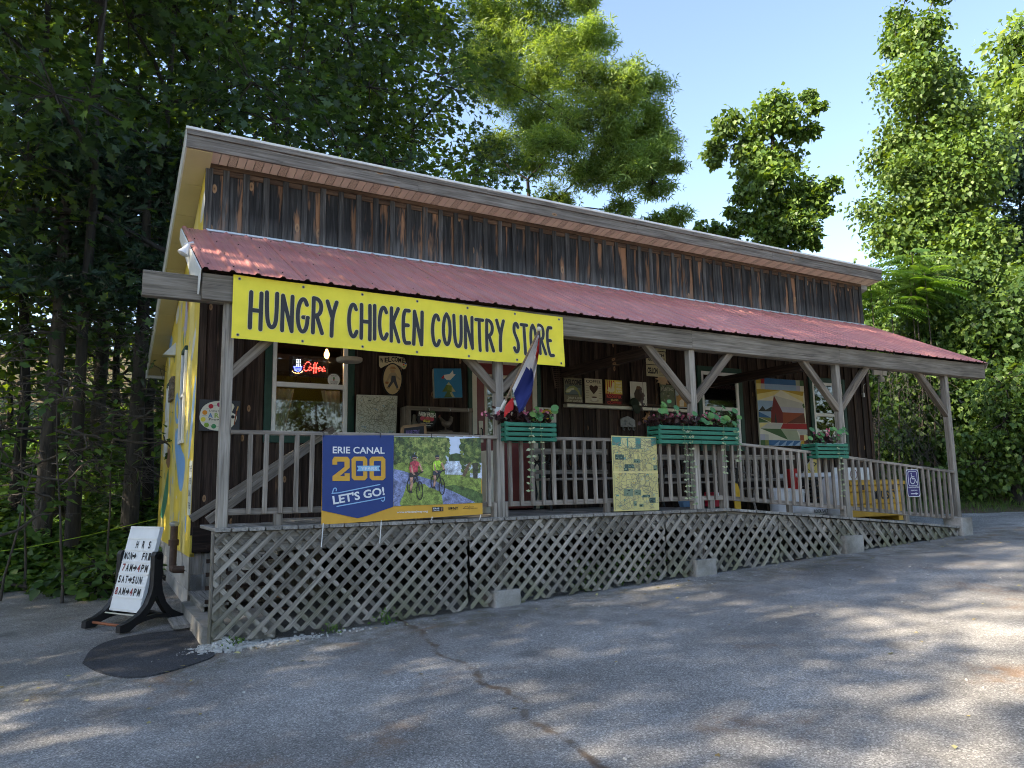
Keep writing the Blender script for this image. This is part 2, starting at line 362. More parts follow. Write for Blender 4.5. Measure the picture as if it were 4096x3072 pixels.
STROKES = {
 'H': ([[(0, 0), (.03, 1)], [(.5, -.02), (.52, 1)], [(.02, .5), (.5, .5)]], .52), 'U': ([[(0, 1), (.02, .35), (.1, .08), (.27, 0), (.42, .1), (.48, .35), (.5, 1)]], .5),
 'N': ([[(0, 0), (.03, 1)], [(.03, 1), (.47, 0)], [(.47, 0), (.5, 1)]], .5), 'G': ([[(.46, .82), (.36, .97), (.2, .97), (.06, .8), (0, .5), (.05, .18), (.2, .02), (.38, .06), (.48, .25), (.5, .45)], [(.28, .45), (.52, .45)]], .52),
 'R': ([[(0, 0), (.02, 1)], [(.02, 1), (.25, .98), (.4, .85), (.4, .66), (.28, .52), (.03, .48)], [(.18, .48), (.46, 0)]], .46), 'Y': ([[(0, 1), (.24, .55)], [(.48, 1), (.24, .55), (.22, 0)]], .48),
 'C': ([[(.42, .84), (.33, .98), (.18, .97), (.05, .78), (0, .48), (.05, .18), (.18, .02), (.33, .03), (.45, .18)]], .45), 'I': ([[(0, 0), (.02, 1)]], .03),
 'K': ([[(0, 0), (.02, 1)], [(.42, 1), (.04, .5)], [(.1, .58), (.46, 0)]], .46), 'E': ([[(.36, 1), (0, 1), (.02, 0), (.4, .02)], [(.02, .55), (.3, .55)]], .4),
 'O': ([[(.24, 1), (.08, .85), (0, .5), (.07, .15), (.24, 0), (.41, .14), (.48, .5), (.41, .86), (.24, 1)]], .48), 'T': ([[(0, 1), (.48, 1)], [(.24, 1), (.25, 0)]], .48),
 'S': ([[(.36, .86), (.28, .98), (.13, .98), (.03, .84), (.05, .66), (.2, .5), (.33, .32), (.33, .12), (.2, .0), (.06, .04), (0, .14)]], .37)}
def smooth_pl(p, it=2):
    for _ in range(it):
        if len(p) < 3: return p
        q = [p[0]]
        for a, b in zip(p, p[1:]): q += [(a[0]*.75+b[0]*.25, a[1]*.75+b[1]*.25), (a[0]*.25+b[0]*.75, a[1]*.25+b[1]*.75)]
        p = q+[p[-1]]
    return p
def dens(p, d):
    q = [p[0]]
    for a, b in zip(p, p[1:]):
        n = max(1, int(math.hypot(b[0]-a[0], b[1]-a[1])/d))
        q += [(a[0]+(b[0]-a[0])*i/n, a[1]+(b[1]-a[1])*i/n) for i in range(1, n+1)]
    return q
# ================================================================ ground
def sstep(a, b, x):
    t = np.clip((x-a)/(b-a), 0, 1); return t*t*(3-2*t)
def lot_d(x, y):
    ye = 5.6+1.9*sstep(1.5, 4.5, x)+.25*np.sin(x*1.7)*.4
    return np.maximum(np.maximum(y-ye, (x-16.95)*.65+(y-2.05)*.76), -13-x)
def terr(x, y):
    x = np.asarray(x, float); y = np.asarray(y, float); d = lot_d(x, y); dd = np.maximum(d, 0)
    right = sstep(6, 14, x)
    rise = (1-right)*(.36*np.maximum(dd-.3, 0))+right*(.10*np.minimum(dd, 1.5)+.34*np.maximum(dd-1.5, 0))
    rise = np.where(rise > 6, 6+(rise-6)*.4, rise); rise = np.where(rise > 11, 11+(rise-11)*.05, rise)
    base = .075+.04*np.clip(x, -40, 40)+.02*np.clip(y, -40, 40)
    bumps = (np.sin(x*1.3+y*.7)*np.cos(y*1.1-x*.4)*.06+np.sin(x*3.1)*np.sin(y*2.7)*.03)*np.minimum(dd, 1)
    return base-.035*(d < .0)+rise+bumps
def grid_axis(c, near, far_, n): 
    t = np.linspace(-1, 1, n); return c+np.sign(t)*(near*np.abs(t)+far_*np.abs(t)**5)
gx = grid_axis(3, 30, 700, 190); gy = grid_axis(4, 26, 700, 190)
X, Y = np.meshgrid(gx, gy, indexing='ij'); Z = terr(X, Y)
nx, ny = X.shape
vs = np.stack([X, Y, Z], -1).reshape(-1, 3)
ii = np.arange(nx*ny).reshape(nx, ny)
fs = np.stack([ii[:-1, :-1], ii[1:, :-1], ii[1:, 1:], ii[:-1, 1:]], -1).reshape(-1, 4)
me = bpy.data.meshes.new('ground'); me.from_pydata(vs.tolist(), [], fs.tolist()); me.polygons.foreach_set('use_smooth', [True]*len(me.polygons))
def litter():
    m, t, p = newmat('forest_floor'); k = N(t); v = k.coord((1, 1, 1), False)
    a = k.noise(v, 1.1, 6., .65); b = k.noise(v, 22., 5., .7)
    c = k.ramp(b, [(.3, (.030, .020, .012)), (.5, (.09, .058, .032)), (.7, (.17, .12, .07))])
    c = k.mix(k.ramp(a, [(.42, 0), (.6, .85)]), c, (.035, .06, .018))
    k.l(c, p.inputs['Base Color']); p.inputs['Roughness'].default_value = .95; k.bump(b, p, .8, .03); return m
tag(mobj('ground', me, litter()), kind='structure')
def asphalt(name, base, patch=False):
    m, t, p = newmat(name); k = N(t); v = k.coord((1, 1, 1), False)
    v2 = k.n('TexVoronoi', i_Scale=120.); k.l(v, v2.inputs['Vector']); wn = k.n('TexWhiteNoise'); k.l(v2.outputs['Position'], wn.inputs['Vector'])
    ag = k.ramp(wn.outputs['Value'], [(0, .55), (.45, .88), (.8, 1.15), (1., 1.75)])
    f2 = k.noise(v, 240., 2.); big = k.noise(v, .55, 5., .6); mid = k.noise(v, 2.6, 5., .6)
    c = k.mix(1., base, ag, 'MULTIPLY'); c = k.mix(1., c, k.ramp(f2, [(.3, .75), (.7, 1.25)]), 'MULTIPLY')
    c = k.mix(1., c, k.ramp(big, [(.32, .66), (.68, 1.24)]), 'MULTIPLY')
    c = k.mix(1., c, k.ramp(mid, [(.3, .78), (.7, 1.16)]), 'MULTIPLY')
    if not patch:
        sp = k.n('SeparateXYZ'); k.l(v, sp.inputs[0])
        # olive silt washed along the foot of the porch
        wob = k.noise(v, 1.7, 4.)
        yy = k.math('ADD', sp.outputs['Y'], k.math('MULTIPLY', k.math('SUBTRACT', wob, .5), 1.5))
        silt = k.math('MULTIPLY', k.math('MULTIPLY', k.ramp(k.math('MULTIPLY_ADD', yy, .25, .5), [(.24, 0), (.40, 1), (.56, .3)]), k.ramp(k.noise(v, 5., 5., .7), [(.38, 0), (.6, 1)])), .65)
        c = k.mix(silt, c, (.085, .075, .042))
        # tyre-worn lanes along the front and darker oil drips
        ly = k.math('SINE', k.math('MULTIPLY_ADD', k.math('ADD', sp.outputs['Y'], k.math('MULTIPLY', k.noise(v, .5, 2.), .8)), 3.6, .6)); c = k.mix(1., c, k.ramp(ly, [(.0, .90), (1., 1.08)]), 'MULTIPLY')
        oil = k.n('TexVoronoi', i_Scale=.55, voronoi_dimensions='2D'); k.l(v, oil.inputs['Vector']); od = k.math('ADD', oil.outputs['Distance'], k.math('MULTIPLY', k.math('SUBTRACT', k.noise(v, 9., 4.), .5), .16)); c = k.mix(k.math('MULTIPLY', k.ramp(od, [(.03, 1), (.10, 0)]), .5), c, (.05, .05, .05))
        # rusty run-off streak on the old seam: a line from (3.4,-.6) toward (3.1,-4)
        dx = k.math('ADD', k.math('SUBTRACT', sp.outputs['X'], k.math('MULTIPLY_ADD', sp.outputs['Y'], .12, 3.62)), k.math('MULTIPLY', k.math('SUBTRACT', k.noise(v, 2.2, 5.), .5), .5))
        ln = k.math('ABSOLUTE', dx)
        crk = k.math('MULTIPLY', k.ramp(ln, [(.0, 1), (.02, .8), (.05, 0)]), k.ramp(k.noise(v, 3.3, 4.), [(.4, .1), (.55, .9)]))
        c = k.mix(crk, c, (.10, .065, .04))
        rust = k.math('MULTIPLY', k.ramp(k.noise(v, .9, 3.), [(.60, 0), (.70, .6)]), k.ramp(k.noise(v, 7., 4.), [(.4, 0), (.6, 1)]))
        c = k.mix(rust, c, (.20, .11, .055))
    k.l(c, p.inputs['Base Color']); p.inputs['Roughness'].default_value = .88; p.inputs['Specular IOR Level'].default_value = .3
    h = k.math('ADD', k.math('MULTIPLY', wn.outputs['Value'], .6), f2); k.bump(h, p, .7, .006); return m
# outline of the lot, with a ragged edge where it is in view
bd = []
for x in np.arange(-8, 17.6, .35):
    # walk along d = 0 from the left-back edge to the right edge
    lo, hi = -6., 9.
    for _ in range(40):
        md = (lo+hi)/2
        if lot_d(np.array(x), np.array(md)) > 0: hi = md
        else: lo = md
    bd.append((x, lo+rnd.uniform(-.05, .05)))
bd += [(24, -4.4), (45, -22), (45, -60), (-8, -60)]
lv = [(x, y, plane_z(x, y)) for x, y in bd]; n_ = len(lv)
lv += [(x, y, z-.05) for x, y, z in lv]
me = pyd('parking_lot', lv, [list(range(n_))[::-1]]+[[i, (i+1) % n_, n_+(i+1) % n_, n_+i] for i in range(n_)])
bm = bmesh.new(); bm.from_mesh(me); bmesh.ops.recalc_face_normals(bm, faces=bm.faces); bm.to_mesh(me); bm.free()
if max(me.polygons, key=lambda q: q.area).normal.z < 0: me.flip_normals()
tag(mobj('parking_lot', me, asphalt('old_asphalt', (.27, .262, .250))), kind='structure')
# fresh asphalt patch by the porch corner
pp = [(330, 2655), (360, 2600), (450, 2560), (600, 2535), (760, 2520), (815, 2560), (860, 2610), (855, 2632), (760, 2665), (660, 2695), (560, 2715), (470, 2712), (385, 2690)]
def onG(px, py):
    d = ray(px, py); t = (.075+.04*CAM.x+.02*CAM.y-CAM.z)/(d.z-.04*d.x-.02*d.y); return CAM+d*t
pts = [onG(*q) for q in pp]
pl = smooth_pl([(q.x, q.y) for q in pts]+[(pts[0].x, pts[0].y)], 2)[:-1]
b = MB(); b.prism(pl, -.02, .012, lambda u, v, d: (u, v, plane_z(u, v)+d))
tag(b.obj('asphalt_patch', asphalt('fresh_asphalt', (.055, .056, .060), True)), kind='structure')

# ================================================================ store building
XL, XR, YW, YB = 1.921, 14.259, 2.157, 6.75
ZU0, ZU1 = 4.57, 5.43
st = empty('country_store', (XL, YW, .2), 'long shed-roofed store with dark board-and-batten front and yellow painted side wall', 'store')
W1 = (2.765, 3.705, 2.16, 3.42); W2 = (9.775, 10.645, 2.13, 3.39); W3 = (12.555, 13.41, 2.13, 3.36)
DOOR = (5.50, 6.50, 1.19, 3.27)
OPEN = [(a-.085, b_+.085, c-.085, d+.085) for a, b_, c, d in (W1, W2, W3)]+[(5.41, 6.59, 1.1, 3.36)]
def spans(x0, x1, z0, z1):
    segs = [(z0, z1)]
    for a, b_, c, d in OPEN:
        if x1 > a+.01 and x0 < b_-.01:
            new = []
            for s0, s1 in segs:
                if c > s0: new.append((s0, min(s1, c)))
                if d < s1: new.append((max(s0, d), s1))
            segs = [q for q in new if q[1]-q[0] > .03]
    return segs
front = sub('front_wall', st)
PB = .2373
nb = int(round((XR-XL)/PB)); PB = (XR-XL)/nb
edges = sorted(set([XL+i*PB for i in range(nb+1)]))
def cut_edges(es):
    r = list(es)
    for a, b_, c, d in OPEN: r += [a, b_]
    return sorted(r)
ce = cut_edges(edges)
for x0, x1 in zip(ce, ce[1:]):
    if x1-x0 < .012: continue
    for z0, z1 in spans(x0, x1, 1.02, ZU0-.02):
        plank('board', ((x0+x1)/2, YW+.014+rnd.uniform(-.002, .002), z0), ((x0+x1)/2, YW+.014, z1), x1-x0-.001, .024, MAT['lower'], front, (1, 0, 0), .001)
for i, x in enumerate(edges):
    x0, x1 = x-.035, x+.035
    if i == 0: x0, x1 = XL, XL+.085
    if i == nb: x0, x1 = XR-.085, XR
    for z0, z1 in spans(x0, x1, 1.02, ZU0-.02):
        plank('batten', ((x0+x1)/2, YW-.010, z0), ((x0+x1)/2, YW-.010, z1), x1-x0, .022, MAT['lowerbat'], front, (1, 0, 0), .003)
upper = sub('upper_wall', st)
for i, (x0, x1) in enumerate(zip(edges, edges[1:])):
    plank('board', ((x0+x1)/2, YW+.014+rnd.uniform(-.003, .003), ZU0+rnd.uniform(.0, .02)), ((x0+x1)/2, YW+.014, ZU1), x1-x0-.002, .024, MAT['barn'], upper, (1, 0, 0), .001)
    a, c = x0+.035, x1-.035
    if i == 0: a = x0+.085
    if i == nb-1: c = x1-.085
    bbox('filler', a, c, YW-.012, YW+.0015, ZU1-.115, ZU1-.05, MAT['trim'], upper, .002)
for i, x in enumerate(edges):
    x0, x1 = x-.036+rnd.uniform(-.004, .004), x+.036+rnd.uniform(-.004, .004)
    if i == 0: x0, x1 = XL, XL+.085
    if i == nb: x0, x1 = XR-.085, XR
    plank('batten', ((x0+x1)/2, YW-.011, ZU0+rnd.uniform(.0, .02)), ((x0+x1)/2, YW-.011, ZU1-.05), x1-x0, .025, MAT['barnbat'], upper, (1, 0, 0), .003)
xs = [XL, 4.35, 7.3, 10.4, XR]
for a, c in zip(xs, xs[1:]): bbox('trim_board', a, c-.002, YW-.030, YW-.001, ZU1-.05, ZU1+.01, MAT['trim'], upper)
# boards under the porch floor and foundation in front
for x in np.arange(XL+.0, 3.4, .15): bbox('skirt_board', x, x+.147, YW+.0, YW+.022, .08, .82, MAT['grey'], st)
bbox('ledger', XL+.02, 7.9, YW-.055, YW-.013, .83, 1.115, MAT['lower'], st)
bbox('metal_plate', 2.15, 2.27, YW-.06, YW-.0555, .72, .99, MAT['galv'], st, 0)
# yellow mural wall on the left end
def roof_z(y): return 5.475-.372*(y-1.86)          # underside of the main roof
side = sub('mural_wall', st)
def sidefn(u, v, d): return (XL-d, YB-u, v)          # u: from the back to the front, d: outward
UW = YB-YW
b = MB(); b.prism([(0, .78), (UW, .78), (UW, roof_z(YW)), (0, roof_z(YB))], -.05, 0.0, sidefn); b.obj('siding', plain('yellow_side_paint', (.74, .56, .09), .7, .3, .12, 3.), side)
YEL, YEL2, BLU, SKB, GRN, PUR, WHT, BRN, RED = (.74, .56, .09), (.76, .63, .22), (.18, .38, .68), (.36, .55, .80), (.06, .26, .16), (.42, .40, .55), (.66, .66, .62), (.30, .16, .10), (.38, .05, .05)
pr = Print(.001); rm = random.Random(5)
def uv(px, py): p = onX(px, py, XL); return (YB-p.y, p.z)
def bl(pts, col, lay): pr.poly(smooth_pl([uv(*q) for q in pts]+[uv(*pts[0])], 2)[:-1], col, lay)
nsh = 9
for i in range(nsh):
    u0, u1 = UW*i/nsh, UW*(i+1)/nsh
    z1a, z1b = roof_z(YB-u0)-.01, roof_z(YB-u1)-.01
    pr.poly([(u0, .78), (u1-.006, .78), (u1-.006, z1b), (u0, z1a)], [YEL, YEL2, YEL][i % 3], .4)
bl([(700, 1740), (712, 1700), (722, 1790), (742, 1830), (738, 1900), (728, 1970), (716, 1960), (708, 1880), (700, 1800)], BLU, 1.0)
bl([(783, 1500), (786, 1520), (776, 1640), (764, 1780), (756, 1840), (752, 1830), (762, 1700), (772, 1580)], SKB, 1.2)
bl([(641, 2060), (655, 1980), (668, 1900), (676, 1860), (672, 1990), (660, 2050), (650, 2080)], GRN, 1.1)
bl([(664, 1850), (672, 1800), (680, 1785), (682, 1850), (674, 1880)], BRN, 1.4)
bl([(712, 1570), (704, 1580), (698, 1640), (704, 1700), (716, 1690), (718, 1620)], BLU, 1.5)
bl([(711, 1600), (705, 1620), (706, 1670), (712, 1680), (715, 1630)], YEL, 1.8)
bl([(745, 1160), (750, 1200), (751, 1300), (742, 1340), (738, 1360), (736, 1320), (742, 1250)], PUR, 1.0)
bl([(752, 1170), (756, 1190), (752, 1260), (750, 1230)], RED, 1.3)
bl([(782, 1310), (786, 1330), (776, 1400), (768, 1450), (766, 1420), (774, 1350)], WHT, 1.0)
bl([(714, 1220), (718, 1240), (712, 1290), (702, 1300), (706, 1250)], WHT, 1.0)
bl([(688, 1340), (692, 1360), (682, 1400), (674, 1390), (680, 1350)], BLU, 1.0)
bl([(800, 920), (812, 935), (808, 990), (796, 1000), (790, 960)], GRN, 1.0)
bl([(818, 760), (822, 800), (810, 880), (800, 900), (806, 830)], WHT, 1.0)
for _ in range(60):
    u = rm.uniform(.2, UW-.1); v = rm.uniform(1., roof_z(YB-u)-.4); c = rm.choice([WHT, SKB, PUR, BLU, YEL2, GRN]); a = rm.uniform(.03, .10); h = rm.uniform(.05, .3)
    pr.poly(smooth_pl([(u, v), (u+a, v+h*.2), (u+a*.6, v+h), (u-a*.4, v+h*.7), (u, v)], 2)[:-1], c, .55+rm.random()*.3)
mobj('mural_paint', pr.mesh('mural_paint', sidefn), MAT['print'], side, Matrix())
def side_window(px0, py0, px1, py1):
    a, c = onX(px1, py0, XL), onX(px0, py1, XL); y0, y1, z0, z1 = a.y, c.y, c.z, a.z
    e = sub('window', side); m_ = MAT['white']
    for nm, q in (('jamb', (y0, y0+.05, z0, z1)), ('jamb', (y1-.05, y1, z0, z1)), ('head', (y0, y1, z1, z1+.06)), ('sill', (y0, y1, z0-.05, z0)), ('meeting_rail', (y0, y1, (z0+z1)/2-.02, (z0+z1)/2+.02))):
        bbox(nm, XL-.035, XL-.002, q[0], q[1], q[2], q[3], MAT['green'] if nm in ('head',) else m_, e)
    bbox('pane', XL-.012, XL-.006, y0+.05, y1-.05, z0, z1, plain('dark_window_glass', (.02, .022, .024), .08, .6, .1), e, 0)
side_window(721, 1400, 752, 1765); side_window(663, 1545, 683, 1815)
a = onX(700, 1400, XL); hood = MB(); hood.prism([(0, 0), (.17, 0), (0, .20)], -.12, .12, lambda u, v, d: (XL-u, a.y+d, a.z-.1+v)); hood.obj('vent_hood', MAT['galv'], side)
a, c = onX(702, 1505, XL), onX(686, 1612, XL)
lv_ = sub('louver', side)
for i in range(7):
    z = c.z+(a.z-c.z)*(i+.5)/7; bbox('slat', XL-.05, XL-.005, a.y, c.y, z-.02, z+.025, MAT['brace'], lv_)
# notice sheet stuck low on the mural
nz = Print(.001); nz.rect(0, 0, .28, .62, (.62, .66, .60), 1)
for i in range(4): nz.text(rm.choice(['THE', 'ART', 'OF THE', 'CANAL']), .14, .53-.14*i, .07, (.03, .03, .04), 2, .22, .01)
a = onX(752, 2060, XL)
nm = Matrix.Translation((XL-.006, a.y+.02, a.z)) @ Matrix.Rotation(R(-90), 4, 'Z') @ Matrix.Rotation(R(90), 4, 'X')
board_sign('notice_sheet', .28, .62, nm, nz, 'narrow white notice sheet with black lettering on the yellow side wall', 'notice', t=.003)
# foundation blocks, left side
fd = sub('foundation', st)
bb = .2
for r in range(4):
    z0 = .78-.195*(r+1)
    y = YW+(.1 if r % 2 else .0)
    if r % 2: bbox('block', XL+.015, XL+.2, YW+.0, YW+.095, z0+.006, z0+.195, MAT['block'], fd, .006)
    while y < YB-.2:
        bbox('block', XL+.015, XL+.2, y+.004, min(y+.39, YB), z0+.006, z0+.195, MAT['block'], fd, .006); y += .394
bbox('footing', XL+.03, XL+.19, YW+.01, YB-.01, -.1, .775, plain('mortar', (.30, .29, .27), .9, .2, .2, 30.), fd, 0)
# back, right end, inside lining
b = MB(); b.prism([(YW+.03, .3), (YB, .3), (YB, roof_z(YB)), (YW+.03, roof_z(YW+.03))], XR-.03, XR, lambda u, v, d: (d, u, v)); b.obj('right_wall', MAT['lower'], st)
bbox('back_wall', XL, XR, YB, YB+.05, .2, roof_z(YB), MAT['lower'], st)
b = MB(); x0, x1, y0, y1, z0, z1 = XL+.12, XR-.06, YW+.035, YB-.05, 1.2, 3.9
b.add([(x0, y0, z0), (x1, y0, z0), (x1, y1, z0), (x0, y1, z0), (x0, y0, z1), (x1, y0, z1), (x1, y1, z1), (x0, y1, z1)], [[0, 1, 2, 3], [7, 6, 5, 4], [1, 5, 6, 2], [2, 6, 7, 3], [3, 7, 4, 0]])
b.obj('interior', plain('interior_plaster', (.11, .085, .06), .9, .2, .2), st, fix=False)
# main roof: soffit, fascia, sheet
X0, X1, YF = 1.67, 14.54, 1.86
ZF0, ZF1 = 5.475, 5.715
roof = sub('main_roof', st)
def rf(x, y, z): return (x, y, z)
zt_ = ZF1-.03+(roof_z(YB+.35)+.2-(ZF1-.03))*(YW-YF)/(YB+.32-YF)
b = MB(); b.prism([(YW+.03, roof_z(YW+.03)+.012), (YB+.35, roof_z(YB+.35)+.012), (YB+.35, roof_z(YB+.35)+.2), (YW+.03, zt_)], X0+.02, X1-.02, lambda u, v, d: (d, u, v)); b.obj('roof_deck', MAT['roofsheet'], roof)
b = MB(); b.prism([(YF-.025, ZF1-.028), (YB+.42, roof_z(YB+.42)+.215), (YB+.42, roof_z(YB+.42)+.235), (YF-.025, ZF1)], X0-.01, X1+.01, lambda u, v, d: (d, u, v)); b.obj('drip_edge', MAT['drip'], roof)
xs = [X0, 4.55, 8.3, 11.4, X1]
for a, c in zip(xs, xs[1:]):
    bbox('fascia_board', a, c-.003, YF-.002, YF+.034, ZF0-.005, ZF0+.145, MAT['fascia'], roof)
xs = [X0, 5.6, 9.5, X1]
for a, c in zip(xs, xs[1:]):
    bbox('fascia_board', a, c-.003, YF-.018, YF+.030, ZF0+.148, ZF1-.03, MAT['fascia'], roof)
# front soffit panels
px_ = .298; ns = int((X1-X0-.35)/px_)
def sof(u0, u1, mat, nm):
    b = MB(); b.prism([(YF+.034, ZF0+.002), (YW-.002, ZU1+.004), (YW-.002, ZU1+.012), (YF+.034, ZF0+.012)], u0, u1, lambda u, v, d: (d, u, v)); return b.obj(nm, mat, roof)
def soffit_vent():
    m, t, p = newmat('vented_tan_soffit'); k = N(t); v = k.n('TexVoronoi', i_Scale=90.); k.l(k.coord((1, 1, 1), False), v.inputs['Vector'])
    c = k.mix(k.ramp(v.outputs['Distance'], [(.25, 1), (.4, 0)]), (.68, .56, .46), (.24, .18, .14)); k.l(c, p.inputs['Base Color']); p.inputs['Roughness'].default_value = .55; return m
MAT['sofvent'] = soffit_vent()
u = XL+.045
while u < X1-.3:
    sof(u, u+.092, MAT['soffit'], 'soffit_panel'); sof(u+.100, u+.192, MAT['soffit'], 'soffit_panel'); sof(u+.200, u+.290, MAT['sofvent'], 'soffit_panel')
    u += .298
sof(u, X1-.02, MAT['soffit'], 'soffit_panel')
# rake soffit on the left overhang
y = YF+.034; k_ = 0
b0 = [y]
while y < YB+.3: y += .56; b0.append(min(y, YB+.33))
for ya, yb in zip(b0, b0[1:]):
    b = MB(); b.prism([(ya, roof_z(ya)-.004), (yb-.008, roof_z(yb-.008)-.004), (yb-.008, roof_z(yb-.008)+.01), (ya, roof_z(ya)+.01)], X0+.015, XL+.045 if ya < YF+.1 else XL-.002, lambda u, v, d: (d, u, v)); b.obj('rake_soffit_panel', MAT['rakesoffit'], roof)
b = MB(); b.prism([(YF+.0, ZF0+.0), (YB+.36, roof_z(YB+.36)-.01), (YB+.36, roof_z(YB+.36)+.19), (YF+.0, ZF1-.03)], X0-.004, X0+.014, lambda u, v, d: (d, u, v)); b.obj('rake_board', MAT['drip'], roof)
bbox('gutter', X0-.02, X1, YB+.36, YB+.47, roof_z(YB+.4)-.02, roof_z(YB+.4)+.12, MAT['white'], roof)

# windows of the front
def window(q, panes=True):
    x0, x1, z0, z1 = q; e = sub('window', front); y = YW
    gw = .085
    for nm, r in (('casing', (x0-gw, x0, z0-gw, z1+gw)), ('casing', (x1, x1+gw, z0-gw, z1+gw)), ('casing', (x0, x1, z1, z1+gw)), ('casing', (x0, x1, z0-gw, z0))):
        bbox(nm, r[0], r[1], y-.028, y+.03, r[2], r[3], MAT['green'], e)
    fw = .055; zm = (z0+z1)/2
    for nm, r in (('frame', (x0, x0+fw, z0, z1)), ('frame', (x1-fw, x1, z0, z1)), ('frame', (x0+fw, x1-fw, z1-fw, z1)), ('sill', (x0+fw, x1-fw, z0, z0+.05)), ('meeting_rail', (x0+fw, x1-fw, zm-.03, zm+.03))):
        bbox(nm, r[0], r[1], y-.02, y+.028, r[2], r[3], MAT['white'], e, .006)
    bbox('pane', x0+fw, x1-fw, y+.006, y+.010, zm+.03, z1-fw, MAT['glass'], e, 0)
    bbox('pane', x0+fw, x1-fw, y+.014, y+.018, z0+.05, zm-.03, MAT['glass'], e, 0)
    return e
e1 = window(W1); e2 = window(W2); e3 = window(W3)
CURT = plain('grey_lace_curtain', (.30, .285, .26), .9, .2, .15, 12.)
def curtain(e, x0, x1, z0, z1, taper, n=26, y=YW+.10):
    vs, fs = [], []
    for j in range(9):
        v = j/8; z = z1+(z0-z1)*v
        for i in range(n):
            u = i/(n-1); xe = x1-(x1-x0)*taper*v if taper > 0 else x1; xs_ = x0 if taper > 0 else x0-(x1-x0)*taper*v
            vs.append((xs_+(xe-xs_)*u, y+.018*math.sin(u*26+.6*v), z))
    for j in range(8):
        for i in range(n-1): a = j*n+i; fs.append([a, a+1, a+n+1, a+n])
    mobj('curtain', pyd('curtain', vs, fs, True), CURT, e, Matrix())
zm = (W1[2]+W1[3])/2
curtain(e1, W1[0]+.06, W1[0]+.30, W1[2]+.06, zm-.04, .45); curtain(e1, W1[1]-.31, W1[1]-.06, W1[2]+.06, zm-.04, -.45)
BLIND = plain('olive_roller_blind', (.07, .068, .048), .9, .2, .1)
bbox('blind', W3[0]+.06, W3[1]-.06, YW+.045, YW+.05, W3[2]+.05, W3[3]-.06, BLIND, e3, 0)
# red door
dr = sub('door', front); x0, x1, z0, z1 = DOOR; y = YW
for nm, r, mt, d0, d1 in (('casing', (x0-.09, x0-.03, z0, z1+.09), 'green', -.03, .03), ('casing', (x1+.03, x1+.09, z0, z1+.09), 'green', -.03, .03), ('casing', (x0-.03, x1+.03, z1+.03, z1+.09), 'green', -.03, .03),
                          ('jamb', (x0-.03, x0+.045, z0, z1+.03), 'cream', -.022, .05), ('jamb', (x1-.045, x1+.03, z0, z1+.03), 'cream', -.022, .05), ('jamb', (x0+.045, x1-.045, z1-.03, z1+.03), 'cream', -.022, .05)):
    bbox(nm, r[0], r[1], y+d0, y+d1, r[2], r[3], MAT[mt], dr)
a0, a1 = x0+.047, x1-.047
lx0, lx1, lz0, lz1 = a0+.14, a1-.14, 2.20, 3.06
for nm, r in (('slab', (a0, a1, z0+.01, lz0)), ('slab', (a0, a1, lz1, z1-.03)), ('slab', (a0, lx0, lz0, lz1)), ('slab', (lx1, a1, lz0, lz1))): bbox(nm, r[0], r[1], y, y+.04, r[2], r[3], MAT['redoor'], dr, 0)
for i in range(2):
    for zz in ((1.32, 2.05),):
        xa = a0+.12+i*.37; bbox('raised_panel', xa, xa+.29, y-.008, y+.001, zz[0], zz[1], MAT['redoor'], dr, .006)
lt = sub('lite', dr)
for r in ((lx0-.02, lx0+.025, lz0-.02, lz1+.02), (lx1-.025, lx1+.02, lz0-.02, lz1+.02), (lx0, lx1, lz1-.02, lz1+.025), (lx0, lx1, lz0-.025, lz0+.02)): bbox('frame', r[0], r[1], y-.014, y+.03, r[2], r[3], MAT['cream'], lt, .004)
w3_ = (lx1-lx0)/3; h3 = (lz1-lz0)/3
for i in (1, 2):
    bbox('muntin', lx0+w3_*i-.01, lx0+w3_*i+.01, y-.008, y+.006, lz0, lz1, MAT['cream'], lt, .002)
    bbox('muntin', lx0, lx1, y-.0085, y+.0055, lz0+h3*i-.01, lz0+h3*i+.01, MAT['cream'], lt, .002)
bbox('pane', lx0, lx1, y+.012, y+.016, lz0, lz1, MAT['glass'], lt, 0)
bbox('handle_plate', a0+.025, a0+.095, y-.012, y-.001, 2.12, 2.42, MAT['cream'], dr)
b = MB(); hx = a0+.06; b.tube([(hx, y-.012, 2.18), (hx, y-.05, 2.20), (hx, y-.055, 2.25), (hx, y-.05, 2.30), (hx, y-.012, 2.32)], .009, 8); b.obj('handle', MAT['black'], dr, True)
# vent pipe on the corner (black iron)
PX = XL-.09; a = onX(698, 2092, PX); c = onX(698, 2280, PX)
b = MB(); b.tube([(PX, a.y, a.z-.02), (PX, a.y, c.z+.06), (PX, a.y-.02, c.z+.015), (PX+.0, a.y-.07, c.z), (PX+.01, a.y-.2, c.z), (PX+.12, a.y-.24, c.z)], [.042, .042, .044, .044, .042, .042], 12)
vp = empty('vent_pipe', (PX, a.y, c.z-.05), 'black iron vent pipe elbowing out of the block foundation at the corner', 'pipe')
b.obj('pipe', MAT['chain'], vp, True)
b = MB(); b.lathe([(.058, 0), (.06, .07), (.046, .072)], (PX, a.y, (a.z+c.z)/2), 14); b.obj('coupling', MAT['chain'], vp, True)
b = MB(); b.lathe([(.04, -.02), (.056, 0), (.056, .025), (.02, .04)], (PX, a.y, a.z-.02), 14); b.obj('cap', MAT['galv'], vp, True)
